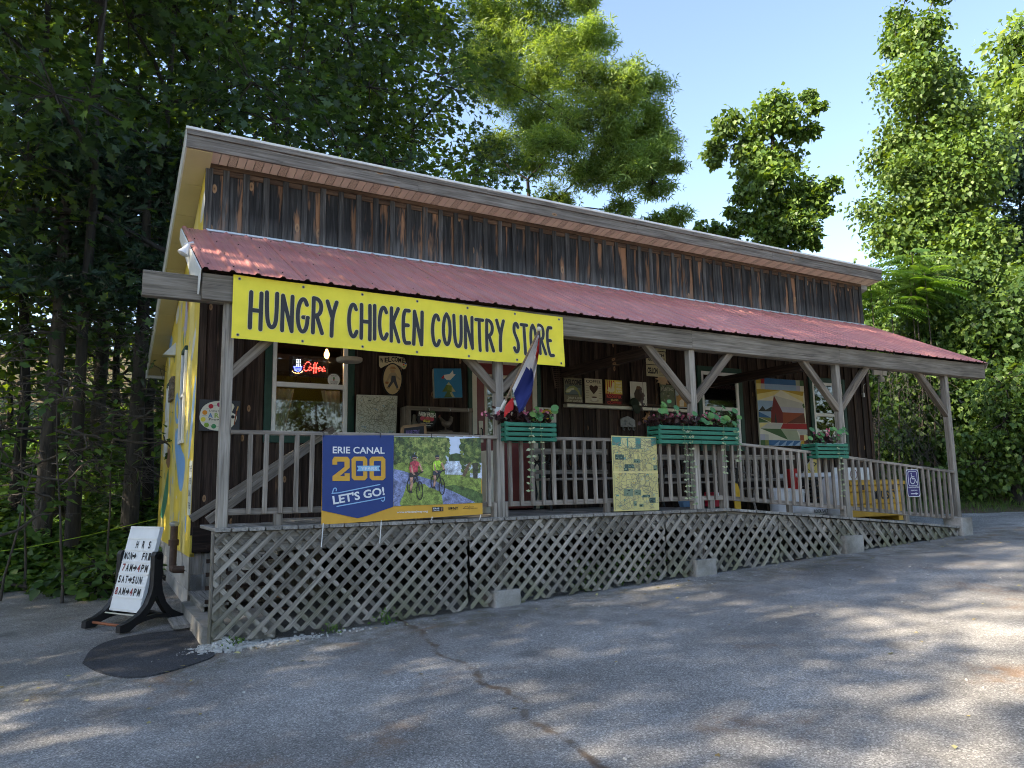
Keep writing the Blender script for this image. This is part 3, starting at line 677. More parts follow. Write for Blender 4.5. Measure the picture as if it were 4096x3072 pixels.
# ================================================================ porch
ZD = 1.178
RX0, RX1 = 8.05, 13.30              # ramp
def deck_z(x):
    if x <= RX0: return ZD
    t = (x-RX0)/(RX1-RX0); return ZD-(ZD-.735)*(t*.92+.08*t*t)
def rail_z(x):
    if x <= 8.1: return 2.052
    return float(np.interp(x, [8.1, 8.35, 9.09, 9.9, 10.64, 12., 13.33], [2.045, 2.024, 1.986, 1.925, 1.861, 1.742, 1.634]))
P = [2.0, 4.839, 7.70, 10.604, 13.389]; PW = .095
BZ = 3.225
po = empty('front_porch', (1.9, 0, .2), 'grey timber porch with red metal roof, railing, lattice skirt and ramp', 'porch')
# posts, down to their piers
for i, p in enumerate(P):
    bot = [.15, .50, .60, .72, .80][i]
    bbox('post', p-PW, p, .09, .09+PW, bot, BZ, MAT['grey'], po, .006)
for x in (2.93, 8.12):
    bbox('newel_post', x-.045, x+.045, .09, .18, deck_z(x), rail_z(x)-.02, MAT['rail'], po, .005)
# beams
xs = [1.70, 4.60, 7.62, 10.55, 14.43]
for a, c in zip(xs, xs[1:]): bbox('beam', a, c-.003, .035, .085, BZ+.005, 3.475, MAT['beam'], po, .005)
bbox('inner_beam', 1.22, 14.40, .088, .185, BZ+.0, 3.455, MAT['beam'], po, .005)
for p in P[1:]: bbox('post_plate', p-.075, p-.01, .0335, .0345+.0, BZ-.02, BZ-.02+.001, MAT['galv'], po, 0) if 0 else None
# braces
def brace(x0, z0, x1, z1): plank('brace', (x0, .137, z0), (x1, .137, z1), .092, .085, MAT['brace'], po, (0, 0, 1), .005)
brace(P[0]-.03, 2.56, P[0]+.66, 3.27)
for p in (P[1], P[2], P[3]):
    pc = p-PW/2
    brace(pc-.03, 2.56, pc-.76, 3.28); brace(pc+.03, 2.56, pc+.76, 3.28)
brace(P[4]-.06, 2.56, P[4]-.82, 3.28)
# rafters, purlins, roof sheet
SL = Vector((0, YW, 1.09)); SLn = Vector((0, -1.09, YW)).normalized(); sl_len = SL.length; sd = SL/sl_len
rfm = Matrix(((1, 0, 0, 0), (0, sd.y, SLn.y, 0), (0, sd.z, SLn.z, 3.50), (0, 0, 0, 1)))
for x in [1.80]+[p-.05 for p in P]+[14.40]:
    a = Vector((x, .2, 3.5+.2*1.09/YW))-SLn*.14; c = Vector((x, YW-.03, 3.5+(YW-.03)*1.09/YW))-SLn*.14
    plank('rafter', a, c, .14, .04, MAT['lower'], po, SLn)
for s in (.25, .75, 1.25, 1.75, 2.2):
    q = Vector((0, 0, 3.5))+sd*s-SLn*.045
    plank('purlin', (1.72, q.y, q.z), (14.42, q.y, q.z), .085, .038, MAT['lower'], po, sd)
for p in P[2:4]: bbox('tie_beam', p-.75, p-.66, .19, YW-.03, 3.10, 3.24, MAT['lower'], po)
# red sheet panels, 0.914 m cover with ribs every 0.2286 m
RP = .2286; XR0 = 1.688
rs = sub('metal_roof', po)
def rib_profile(n):
    pr_ = [(0, 0)] if False else []
    for k in range(n):
        c = k*RP
        pr_ += [(c-.030, 0), (c-.012, .020), (c+.012, .020), (c+.030, 0)]
        for q in (.083, .146): pr_ += [(c+q-.012, 0), (c+q-.006, .004), (c+q+.006, .004), (c+q+.012, 0)]
    pr_ += [((n)*RP-.032, 0)]
    return pr_
for j in range(14):
    n = 4; pr_ = rib_profile(n); ox = XR0+.03+j*4*RP
    vs, fs = [], []
    for s, dz in ((-.03, 0.), (sl_len-.01, 0.)):
        for a, h in pr_: vs.append((ox+a-(.0 if j else .0), s, h+.006+.0012*(j % 2)))
    m = len(pr_)
    for i in range(m-1): fs.append([i, i+1, m+i+1, m+i])
    me = pyd('roof_panel', vs, fs); so_ = mobj('roof_panel', me, MAT['redroof'], rs, rfm)
b = MB()
for i in range(56):
    for s in (.25, .95, 1.65, 2.25):
        x = XR0+.03+i*RP+.045; b.box(x-.006, x+.006, s-.006, s+.006, .005, .014)
tag(b.obj('screws', MAT['chain'], rs, m=rfm), kind='stuff')
bbox('flashing', 1.95, XR-.0, YW-.045, YW-.014, ZU0+.012, ZU0+.04, MAT['galv'], po)
b = MB(); b.prism([(-.02, .0), (sl_len-.1, 0), (sl_len-.1, -.13), (-.02, -.25)], XR0-.02, XR0-.005, lambda u, v, d: tuple(rfm @ Vector((d, u, v)))); b.obj('gable_trim', MAT['drip'], po)
b = MB(); b.prism([(-.02, .0), (sl_len-.1, 0), (sl_len-.1, -.10), (-.02, -.10)], 14.44, 14.47, lambda u, v, d: tuple(rfm @ Vector((d, u, v)))); b.obj('gable_trim', MAT['beam'], po)
# deck
dk = sub('deck', po)
x = 1.875
while x < 13.28:
    w_ = .139; deep = 2.10 if x > 2.85 else .98
    z = deck_z(x+w_/2); z2 = deck_z(x+w_); z1_ = deck_z(x)
    plank('deck_board', (x+w_/2, -.025+rnd.uniform(-.012, .008), z-.016), (x+w_/2, deep, z-.016), w_-.005, .032, MAT['deck'], dk, (1, 0, (z2-z1_)/w_), .005)
    x += .1445
for a, c in ((1.89, 4.9), (4.903, 8.05)): bbox('rim_joist', a, c, .036, .076, ZD-.035-.19, ZD-.035, MAT['lattice'], dk)
plank('rim_joist', (RX0+.003, .056, ZD-.13), (RX1, .056, deck_z(RX1)-.13), .19, .04, MAT['lattice'], dk)
for y_ in (.75, 1.4, 2.0): bbox('joist', 2.95, RX0, y_, y_+.04, ZD-.22, ZD-.04, MAT['lower'], dk)
bbox('corner_board', 1.868, 1.888, .02, .12, .18, ZD-.03, MAT['lattice'], po)
bbox('corner_board', 1.89, 1.985, .045, .065, .2, ZD-.23, MAT['lattice'], po)
# lattice skirt, four panels of crossed slats
def clip(poly, a, b_):
    """keep the part of poly left of the line a->b"""
    outp = []; n = len(poly)
    def s(p): return (b_[0]-a[0])*(p[1]-a[1])-(b_[1]-a[1])*(p[0]-a[0])
    for i in range(n):
        p, q = poly[i], poly[(i+1) % n]; sp, sq = s(p), s(q)
        if sp >= 0: outp.append(p)
        if sp*sq < 0:
            t = sp/(sp-sq); outp.append((p[0]+(q[0]-p[0])*t, p[1]+(q[1]-p[1])*t))
    return outp
def ground_line(x): return float(np.interp(x, [1.88, 2.15, 3.02, 4.4, 5.6, 6.5, 8.84, 10.3, 11.5, 13.2], [.22, .165, .20, .275, .325, .365, .44, .49, .55, .60]))
def lattice(x0, x1, flip=False, pitch=.142, nm='lattice_panel'):
    e = sub(nm, po); top0, top1 = deck_z(x0)-.04, deck_z(x1)-.04
    pan = [(x0, ground_line(x0)+.0), (x1, ground_line(x1)), (x1, top1), (x0, top0)]
    H = max(top0, top1)-min(pan[0][1], pan[1][1])
    for layer in (0, 1):
        dirn = 1 if (layer == 0) != flip else -1           # front layer leans right unless flipped
        y0 = -.002 if layer == 0 else .014
        x = x0-H-.1+rnd.uniform(0, .02); zb = min(pan[0][1], pan[1][1])-.05
        hw = .205*pitch                                           # half width measured along x
        while x < x1+H+.1:
            h = H+.2
            sl_ = rnd.uniform(-.014, .014); h = H+.2
            if dirn > 0: q = [(x-hw, zb), (x+hw, zb), (x+hw+h+sl_, zb+h), (x-hw+h+sl_, zb+h)]
            else: q = [(x-hw, zb), (x+hw, zb), (x+hw-h+sl_, zb+h), (x-hw-h+sl_, zb+h)]
            jig = rnd.uniform(-.025, .03)
            pj = [(pan[0][0], pan[0][1]+jig), (pan[1][0], pan[1][1]+jig), pan[2], pan[3]]
            for i in range(4):
                q = clip(q, pj[i], pj[(i+1) % 4])
                if len(q) < 3: break
            if len(q) >= 3:
                ar = abs(sum(q[i][0]*q[(i+1) % len(q)][1]-q[(i+1) % len(q)][0]*q[i][1] for i in range(len(q))))/2
                if ar > .0012:
                    cx = sum(p[0] for p in q)/len(q); cz = sum(p[1] for p in q)/len(q)
                    ang = R(45)*dirn if dirn > 0 else R(135)
                    yy = y0+rnd.uniform(-.002, .002)
                    M = Matrix.Translation((cx, yy, cz)) @ Matrix.Rotation(R(90), 4, 'X') @ Matrix.Rotation(ang, 4, 'Z')
                    ca, sa = math.cos(-ang), math.sin(-ang)
                    loc = [((p[0]-cx)*ca-(p[1]-cz)*sa, (p[0]-cx)*sa+(p[1]-cz)*ca) for p in q]
                    b = MB(); b.prism(loc, -.005, .005, lambda u, v, d: (u, v, d)); b.obj('slat', MAT['lattice'], e, m=M)
            x += pitch
lattice(1.885, 4.33, False, .142); lattice(4.36, 6.98, False, .150); lattice(7.0, 8.93, False, .168); lattice(8.95, 13.22, True, .20)
# railing
def rail_bay(xa, xb, first=.10, skip=()):
    e = sub('railing', po); n = max(2, int((xb-xa)/.8)) if xb > 8.1 else 1
    def seg(off, W, T, nm, yc):
        k = 3 if xb > 8.15 else 1
        for i in range(k):
            a = xa+(xb-xa)*i/k; c = xa+(xb-xa)*(i+1)/k
            za = rail_z(a) if off is None else deck_z(a)+off; zc = rail_z(c) if off is None else deck_z(c)+off
            plank(nm, (a, yc, za-(.019 if off is None else 0)), (c, yc, zc-(.019 if off is None else 0)), W, T, MAT['rail'], e, (0, 0, 1), .005)
    seg(None, .038, .10, 'top_rail', .118); seg(.135, .058, .036, 'bottom_rail', .125)
    x = xa+first
    while x < xb-.04:
        j = rnd.uniform(-.006, .006); zt = rail_z(x)-.030; zb = deck_z(x)+.165-.05
        plank('baluster', (x+j, .088, zb), (x-j*.5+rnd.uniform(-.008, .008), .088, zt), .040, .036, MAT['rail'], e, (1, 0, 0), .003)
        x += .1425
    bx = (xa+xb)/2; bbox('block_foot', bx-.04, bx+.04, .10, .15, deck_z(bx), deck_z(bx)+.11, MAT['rail'], e)
rail_bay(P[0]+.0, 2.885, .17); rail_bay(2.975, P[1]-PW, .10); rail_bay(P[1], P[2]-PW, .06); rail_bay(P[2], 8.075, .10); rail_bay(8.165, P[3]-PW, .09); rail_bay(P[3], P[4]-PW, .10)
for p in P[1:4]:
    for s in (-1, 1):
        xx = p-PW/2+s*(PW/2+.022); bbox('block_foot', xx-.02, xx+.02, .10, .18, deck_z(xx), deck_z(xx)+.15, MAT['rail'], po)
# stair down the left end with slanted handrails
stp = sub('stairs', po)
for i in range(5):
    z = ZD-.04-.185*(i+1)+.02; x1_ = 2.88-.235*i
    bbox('tread', x1_-.26, x1_, 1.0, 2.08, z-.035, z, MAT['deck'], stp); bbox('riser', x1_-.005, x1_+.013, 1.02, 2.06, z, z+.15, MAT['deck'], stp)
bbox('riser', 2.88, 2.9, 1.0, 2.08, ZD-.22, ZD-.03, MAT['deck'], stp)
for y_, (pa, pb) in ((2.03, ((763, 2076), (1335, 1715))), (1.0, ((830, 2083), (1240, 1785)))):
    a, c = onY(*pa, y_), onY(*pb, y_); plank('handrail', a, c, .085, .036, MAT['rail'], stp, (0, 0, 1), .004)
for i in range(5): bbox('back_lattice_slat', 1.99+i*.13, 2.03+i*.13, 1.0, 1.012, .22, ZD-.06, MAT['lower'], stp)
for i in range(6): bbox('back_lattice_slat', 1.95, 2.75, .985, .997, .28+i*.13, .32+i*.13, MAT['lower'], stp)
# concrete step and piers
cs = empty('concrete_step', (1.78, 1., .1), 'low concrete slab step beside the lattice corner at the stair foot', 'step')
b = MB(); b.prism([(1.83, .13), (2.45, .13), (2.45, 1.95), (1.83, 1.95)], .02, .33, lambda u, v, d: (u, v, d)); b.obj('slab', MAT['concrete'], cs)
for i, (pc, lab) in enumerate((((1981, 2087, 2361, 2426), 'square-edged concrete pier block under the post with the flag'), ((2787, 2871, 2238, 2294), 'concrete pier block under the lattice beneath the longest planter'), ((3385, 3459, 2142, 2210), 'concrete pier block standing at the middle of the ramp'), ((3850, 3893, 2070, 2142), 'tall concrete block at the foot of the ramp'))):
    x0, x1, z0, z1 = wrect(pc[0], pc[2], pc[1], pc[3], -.06)
    o = empty('concrete_pier', (x0, 0, z0), lab, 'pier', 'concrete blocks under the porch posts')
    b = MB(); bv = .018
    z0 = plane_z((x0+x1)/2, 0)-.06
    b.prism([(x0+bv, -.06), (x1-bv, -.06), (x1, -.06+bv), (x1, .24), (x0, .24), (x0, -.06+bv)], z0, z1, lambda u, v, d: (u+.006*math.sin(d*9), v, d)); b.obj('block', MAT['concrete'], o)
# ================================================================ foliage helpers
def leafmat(name, a, b, c, trans=.45, hueshift=(1.25, 1.15, .45), rough=.5, rim=None):
    """a,b,c: colours from dark to light picked per leaf; light also passes through the blade"""
    m, t, p = newmat(name); k = N(t)
    at = k.n('Attribute', attribute_name='rnd'); col = k.ramp(at.outputs['Fac'], [(.0, a), (.5, b), (1., c)])
    big = k.noise(k.coord((1, 1, 1), True), .6, 2.); col = k.mix(1., col, k.ramp(big, [(.3, .75), (.7, 1.25)]), 'MULTIPLY')
    k.l(col, p.inputs['Base Color']); p.inputs['Roughness'].default_value = rough; p.inputs['Specular IOR Level'].default_value = .35
    tl = k.n('BsdfTranslucent'); k.l(k.mix(1., col, tuple(x*1.5 for x in hueshift), 'MULTIPLY'), tl.inputs[0])
    mx = k.n('MixShader'); mx.inputs[0].default_value = trans; k.l(p.outputs[0], mx.inputs[1]); k.l(tl.outputs[0], mx.inputs[2]); k.l(mx.outputs[0], t.nodes['Material Output'].inputs[0])
    return m
def bark(name, a, b):
    m, t, p = newmat(name); k = N(t); v = k.coord((9, 9, 1.6), True); g = k.noise(v, 1.5, 6., .65, .4)
    k.l(k.ramp(g, [(.3, a), (.7, b)]), p.inputs['Base Color']); p.inputs['Roughness'].default_value = .95; k.bump(g, p, .9, .03); return m
TPL = {
 'trio': ([(0, 0, 0), (.35, .16, .04), (.8, .05, -.06), (.30, .02, .0), (.15, .25, .05), (.30, .72, -.08), (.0, .32, .04), (.15, -.25, .05), (.30, -.72, -.08), (.0, -.32, .04)], [[0, 1, 2, 3], [0, 4, 5, 6], [0, 9, 8, 7]]),
 'kite': ([(0, 0, 0), (.30, .42, .08), (1, 0, -.08), (.30, -.42, .08)], [[0, 1, 2], [0, 2, 3]]),  # blade outlines: vertices (along, across, lift) and faces
 'simple': ([(0, 0, 0), (.45, .30, .06), (1, 0, -.05), (.45, -.30, .06)], [[0, 1, 2], [0, 2, 3]]),
 'oak': ([(0, 0, 0), (.22, .10, .02), (.35, .34, .07), (.48, .14, .03), (.66, .36, .06), (.74, .12, .02), (1, 0, -.06), (.74, -.12, .02), (.66, -.36, .06), (.48, -.14, .03), (.35, -.34, .07), (.22, -.10, .02)],
         [[0, 1, 11], [1, 2, 3], [1, 3, 9, 11], [9, 10, 11], [3, 4, 5], [3, 5, 7, 9], [7, 8, 9], [5, 6, 7]]),
 'heart': ([(0, 0, 0), (-.10, .30, .06), (.30, .48, .08), (.62, .30, .02), (1, 0, -.12), (.62, -.30, .02), (.30, -.48, .08), (-.10, -.30, .06), (.4, 0, -.02)],
           [[0, 1, 2, 8], [8, 2, 3], [8, 3, 4], [8, 4, 5], [8, 5, 6], [0, 8, 6, 7]]),
 'round': ([(.5+.5*math.cos(2*math.pi*i/9), .5*math.sin(2*math.pi*i/9), .06) for i in range(9)]+[(.5, 0, -.03)], [[i, (i+1) % 9, 9] for i in range(9)]),
 'needle': ([(0, .012, 0), (1, .006, -.1), (1, -.006, -.1), (0, -.012, 0)], [[0, 1, 2, 3]]),
 'tuft': ([(0, 0, 0), (1, .10, -.1), (.85, .02, -.05), (1.05, -.08, -.02), (.8, -.06, .1), (.9, -.22, .05), (.9, .25, .05), (.7, .12, .1)], [[0, 1, 2], [0, 2, 3], [0, 3, 4], [0, 4, 5], [0, 6, 7]]),
 'blade': ([(0, .03, 0), (.6, .02, 0), (1, 0, -.12), (.6, -.02, 0), (0, -.03, 0)], [[0, 1, 3, 4], [1, 2, 3]]),
}
def _pinnate(n, L=.16):
    v, f = [(0, .006, 0), (1, 0, -.22), (0, -.006, 0)], [[0, 1, 2]]
    for i in range(n):
        t = .16+.8*i/(n-1); z = -.22*t*t; s = L*(1-.5*abs(t-.5))
        for sg in (-1, 1):
            o = len(v); v += [(t, 0, z), (t+s*.34, sg*s*.5+sg*.01, z+.01), (t+s*.42, sg*s*1.2, z-.05), (t-s*.02, sg*s*.55, z+.01)]; f.append([o, o+1, o+2, o+3])
    return v, f
TPL['pinnate'] = _pinnate(4, .50); TPL['frond'] = _pinnate(13, .19)
def unit(a): return a/np.maximum(np.linalg.norm(a, axis=-1, keepdims=True), 1e-9)
def leaves(name, pos, nrm, size, kind, along=None, rng=RNG, rv=None):
    """one mesh with a blade at every pos; nrm = face direction, along = growing direction"""
    tv, tf = TPL[kind]; tv = np.array(tv, float); pos = np.asarray(pos, float); n = len(pos)
    nrm = unit(np.asarray(nrm, float)); size = np.broadcast_to(np.asarray(size, float), (n,))
    al = rng.normal(size=(n, 3)) if along is None else np.asarray(along, float)
    al = unit(al-nrm*(al*nrm).sum(-1, keepdims=True)); bi = np.cross(nrm, al)
    V = pos[:, None]+size[:, None, None]*(tv[None, :, :1]*al[:, None]+tv[None, :, 1:2]*bi[:, None]+tv[None, :, 2:]*nrm[:, None])
    k = len(tv); fl = np.array([len(f) for f in tf]); idx = np.concatenate([np.array(f) for f in tf])
    L = (idx[None]+np.arange(n)[:, None]*k).ravel(); tot = np.tile(fl, n); st_ = np.concatenate([[0], np.cumsum(tot)[:-1]])
    me = bpy.data.meshes.new(name); me.vertices.add(n*k); me.vertices.foreach_set('co', V.astype(np.float32).ravel())
    me.loops.add(len(L)); me.loops.foreach_set('vertex_index', L.astype(np.int32)); me.polygons.add(len(tot)); me.polygons.foreach_set('loop_start', st_.astype(np.int32))
    r = (rng.random(n) if rv is None else np.asarray(rv)).astype(np.float32)
    a = me.attributes.new('rnd', 'FLOAT', 'FACE'); a.data.foreach_set('value', np.repeat(r, len(tf))); me.update(); return me
LM = {}
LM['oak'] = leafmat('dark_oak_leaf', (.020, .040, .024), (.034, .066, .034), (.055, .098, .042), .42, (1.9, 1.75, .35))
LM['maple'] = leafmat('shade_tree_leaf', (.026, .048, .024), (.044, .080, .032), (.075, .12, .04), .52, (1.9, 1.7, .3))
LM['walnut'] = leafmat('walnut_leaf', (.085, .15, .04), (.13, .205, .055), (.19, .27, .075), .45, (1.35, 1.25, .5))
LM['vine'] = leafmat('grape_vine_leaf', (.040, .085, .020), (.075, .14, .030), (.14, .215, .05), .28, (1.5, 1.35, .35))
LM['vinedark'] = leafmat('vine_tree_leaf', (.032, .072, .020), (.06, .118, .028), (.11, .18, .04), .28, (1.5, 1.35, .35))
LM['bush'] = leafmat('bush_leaf', (.028, .065, .022), (.05, .105, .030), (.085, .155, .04), .35, (1.5, 1.4, .4))
LM['cover'] = leafmat('ground_cover_leaf', (.04, .095, .025), (.08, .165, .04), (.14, .24, .06), .35, (1.5, 1.4, .4))
LM['sumac'] = leafmat('sumac_leaf', (.06, .14, .03), (.09, .19, .04), (.14, .25, .05), .42, (1.5, 1.35, .4))
LM['pine'] = leafmat('pine_needle', (.022, .05, .030), (.036, .072, .040), (.055, .095, .05), .15)
LM['grass'] = leafmat('grass_blade', (.05, .11, .02), (.08, .16, .03), (.13, .21, .05), .35)
LM['begonia'] = leafmat('begonia_leaf', (.018, .009, .009), (.035, .014, .014), (.06, .03, .022), .15, (1.4, .5, .4))
LM['pink'] = leafmat('pink_petal', (.45, .10, .16), (.55, .16, .22), (.65, .28, .32), .3, (1, .6, .7))
LM['nast'] = leafmat('round_green_leaf', (.06, .19, .075), (.09, .25, .09), (.17, .30, .07), .3, (1.2, 1.2, .5))
LM['vinca'] = leafmat('pale_trailing_leaf', (.14, .22, .11), (.30, .36, .20), (.46, .48, .30), .3, (1, 1, .6))
LM['fallen'] = leafmat('fallen_leaf', (.20, .13, .05), (.32, .24, .09), (.42, .40, .20), .2, (1, 1, .6))
BK = bark('grey_brown_bark', (.012, .010, .008), (.048, .040, .032)); BKP = bark('pale_bark', (.03, .025, .020), (.10, .083, .066)); DEADM = bark('dead_twig_bark', (.05, .042, .036), (.13, .11, .095))
# ================================================================ signs and other things on the porch
class PX:
    """photo pixels (zoomed crops) turned into sign coordinates on a plane y = Y"""
    def __init__(s, ox, oy, sc_, Y): s.ox, s.oy, s.s, s.Y = ox, oy, sc_, Y
    def __call__(s, x, y): p = onY(s.ox+x/s.s, s.oy+y/s.s, s.Y); return (p.x, p.z)
    def pts(s, l): return [s(*q) for q in l]
    def box(s, x0, y0, x1, y1):
        a, b_, c, d = s(x0, (y0+y1)/2), s(x1, (y0+y1)/2), s((x0+x1)/2, y0), s((x0+x1)/2, y1); return a[0], d[1], b_[0], c[1]
    def text(s, pr, t, x0, y0, x1, y1, col, lay=3, bold=.012, rot=0., shear=0.):
        a = s.box(x0, y0, x1, y1); pr.text(t, (a[0]+a[2])/2, (a[1]+a[3])/2, a[3]-a[1], col, lay, a[2]-a[0], bold, rot, shear=shear)
def wall_sign(name, pr, outline, Y, label, cat, side=None, t=.012, mat='print', group=None, board=True, fn=None):
    """outline and artwork are given in world x,z on the plane Y"""
    cx = sum(p[0] for p in outline)/len(outline); cz = min(p[1] for p in outline)
    e = empty(name, (cx, Y, cz), label, cat, group)
    if board:
        b = MB(); b.prism(outline, Y+.0005, Y+t, lambda u, v, d: (u, d, v)); b.obj('board', side or MAT['white'], e)
    mobj('face', pr.mesh('face', fn or (lambda u, v, l: (u, Y-l, v))), MAT[mat], e, Matrix()); return e
CREAM, INK, GOLD, NAVY, BWHITE = (.66, .62, .48), (.02, .02, .022), (.72, .38, .05), (.028, .058, .20), (.70, .72, .74)
# ---- yellow banner
YBN = (.85, .72, .065)
c0, c1, c2, c3 = onY(934, 1098, .018), onY(2250, 1269, .018), onY(2260, 1466, .012), onY(925, 1352, .012)
Wb = 3.36; Hb = .53
def banner_fn(u, v, l):
    s, t = u/Wb, v/Hb
    p = (c3*(1-s)+c2*s)*(1-t)+(c0*(1-s)+c1*s)*t
    rip = .009*math.sin(s*23+t*2.2)+.007*math.sin(s*9-t*3)+.004*math.sin(s*47+t*6)*(1-t)+.010*math.exp(-((s-.97)/.05)**2)*math.sin(t*9)
    sag = -.012*math.sin(math.pi*s)*(1-t)
    return (p.x, p.y-rip*(1-.5*t)-l, p.z+sag)
pr = Print(.003); pr.grid(0, 0, Wb, Hb, 64, 12, YBN, 0)
def u_of(px): return (onY(px, 1250, .015).x-c0.x)/(c1.x-c0.x)*Wb
for wd, a, c in (('HUNGRY', 1000, 1358), ('CHICKEN', 1393, 1698), ('COUNTRY', 1727, 2022), ('STORE', 2051, 2213)):
    u0, u1 = u_of(a), u_of(c)-.03; tot = sum(STROKES[ch][1] for ch in wd)+.26*(len(wd)-1); k_ = (u1-u0)/tot; x = u0
    v0, v1 = .105, .405
    for ch in wd:
        jy = rnd.uniform(-.012, .012)
        for stt in STROKES[ch][0]:
            pl = dens(smooth_pl([(x+p*k_, v0+jy+q*(v1-v0)) for p, q in stt], 2), .03); pr.line(pl, .044, (.74, .66, .30), 1.0); pr.line(pl, .035, (.040, .041, .045), 1.6)
        x += (STROKES[ch][1]+.26)*k_
for i in range(7):
    for v in (.03, Hb-.03):
        u = .05+(Wb-.1)*i/6; pr.disc(u, v, .013, .013, (.25, .24, .22), 1.2, 12); pr.disc(u, v, .007, .007, (.02, .02, .02), 1.5, 8)
yb = empty('store_banner', tuple(c3), 'long yellow vinyl banner with black hand lettering tied along the porch beam', 'banner')
mobj('banner_cloth', pr.mesh('banner_cloth', banner_fn), MAT['vinyl'], yb, Matrix())
# ---- blue and orange canal banner with a printed photograph
q = PX(1200, 1650, 2.765, .0); pr = Print(.0012); ph = Print(.0012)
PH, O2 = ph, (.66, .36, .055)
TL, TR, BR, BL = q(245, 252), q(1995, 276), q(2010, 1125), q(228, 1240)
def cb_fn(u, v, l):
    s = (u-TL[0])/(TR[0]-TL[0]); t = (v-BL[1])/(TL[1]-BL[1])
    return (u, .0-.004*math.sin(s*13+t*2)-.006*(1-t)*math.sin(s*8+1)-.018*(1-t)-l, v)
def lerp(a, b_, t): return (a[0]+(b_[0]-a[0])*t, a[1]+(b_[1]-a[1])*t)
nn = 30
for i in range(nn):
    for j in range(14):
        s0, s1, t0, t1 = i/nn, (i+1)/nn, j/14, (j+1)/14
        f_ = lambda s, t: lerp(lerp(BL, BR, s), lerp(TL, TR, s), t)
        pr.poly([f_(s0, t0), f_(s1, t0), f_(s1, t1), f_(s0, t1)], O2, 0)
bx0, bx1 = q(245, 252), q(1035, 262)
def strip(l, col, lay, P_=None): (P_ or pr).poly(q.pts(l), col, lay)
for i in range(8):
    a = i/8; c = (i+1)/8; xa, xc = 245+790*a, 245+790*c
    def yb_(x): return 1083+(1172-1083)*min(1, (x-236)/(645-236)) if x < 645 else 1172-(1172-1042)*(x-645)/(1028-645)
    pts_ = [(xa, 253), (xc, 253), (xc-10, yb_(xc-10)), (xa-10, yb_(xa-10))]
    strip(pts_, NAVY, 4)
q.text(pr, 'ERIE CANAL', 357, 380, 932, 455, BWHITE, 7, .02)
def digit2(x, y, w_, h):
    t_ = .27*w_; return [[(x, y+.13*h), (x+.1*w_, y), (x+.88*w_, y), (x+w_, y+.1*h), (x+w_, y+.45*h), (x+.42*w_, y+.80*h), (x+.70*w_, y+.80*h), (x+.70*w_, y+.68*h), (x+w_, y+.68*h), (x+w_, y+h), (x, y+h), (x, y+.80*h), (x+.70*w_, y+.42*h), (x+.70*w_, y+.20*h), (x+.28*w_, y+.20*h), (x+.28*w_, y+.33*h), (x, y+.33*h)]]
for pl in digit2(352, 490, 192, 268): strip(pl, O2, 7)
for x in (565, 765):
    w_, h, y = 175, 262, 488; c = 28; t_ = 48
    o_ = [(x+c, y), (x+w_-c, y), (x+w_, y+c), (x+w_, y+h-c), (x+w_-c, y+h), (x+c, y+h), (x, y+h-c), (x, y+c)]
    i_ = [(x+t_, y+t_), (x+w_-t_, y+t_), (x+w_-t_, y+h-t_), (x+t_, y+h-t_)]
    strip(o_, O2, 7); strip(i_, NAVY, 8.2)
strip([(622, 590), (882, 588), (866, 618), (884, 648), (622, 650), (640, 620)], (.24, .50, .72), 9.4); q.text(pr, 'YEARS', 668, 602, 845, 640, BWHITE, 10.6, .02)
q.text(pr, "LET'S GO!", 350, 868, 930, 965, BWHITE, 7, .03, rot=.155)
LB = (.26, .47, .72)
for l in ([(345, 895), (420, 888), (878, 796)], [(398, 1038), (860, 955), (932, 935)]): pr.line(q.pts(l), .010, LB, 7)
for l in ([(352, 893), (358, 850), (378, 832), (398, 846), (390, 866)], [(930, 938), (928, 970), (910, 985), (896, 970)]): pr.line(smooth_pl(q.pts(l), 2), .010, LB, 7)
q.text(pr, 'www.eriecanalway.org', 1063, 1085, 1402, 1115, BWHITE, 7, .012)
strip([(1452, 1046), (1574, 1042), (1574, 1090), (1452, 1096)], INK, 7); q.text(pr, 'ERIE', 1462, 1052, 1530, 1070, BWHITE, 8, .02); q.text(pr, 'CANALWAY', 1458, 1076, 1532, 1088, BWHITE, 8, .01); strip([(1544, 1050), (1566, 1050), (1562, 1086), (1548, 1086)], (.30, .18, .10), 8)
q.text(pr, 'I', 1632, 1045, 1642, 1075, INK, 7, .02); q.text(pr, 'NY', 1680, 1042, 1740, 1075, INK, 7, .02); strip([(1650, 1050), (1656, 1045), (1661, 1050), (1667, 1045), (1674, 1050), (1673, 1060), (1661, 1074), (1651, 1060)], INK, 7)
q.text(pr, 'Canal', 1868, 1036, 1908, 1048, INK, 7, .01); q.text(pr, 'Corporation', 1868, 1050, 1950, 1066, INK, 7, .01); pr.line(q.pts([(1861, 1030), (1861, 1070)]), .003, INK, 7)
pr.line(q.pts([(1792, 1062), (1806, 1050), (1820, 1036), (1840, 1034), (1850, 1050), (1852, 1064), (1830, 1060), (1792, 1062)]), .003, INK, 7)
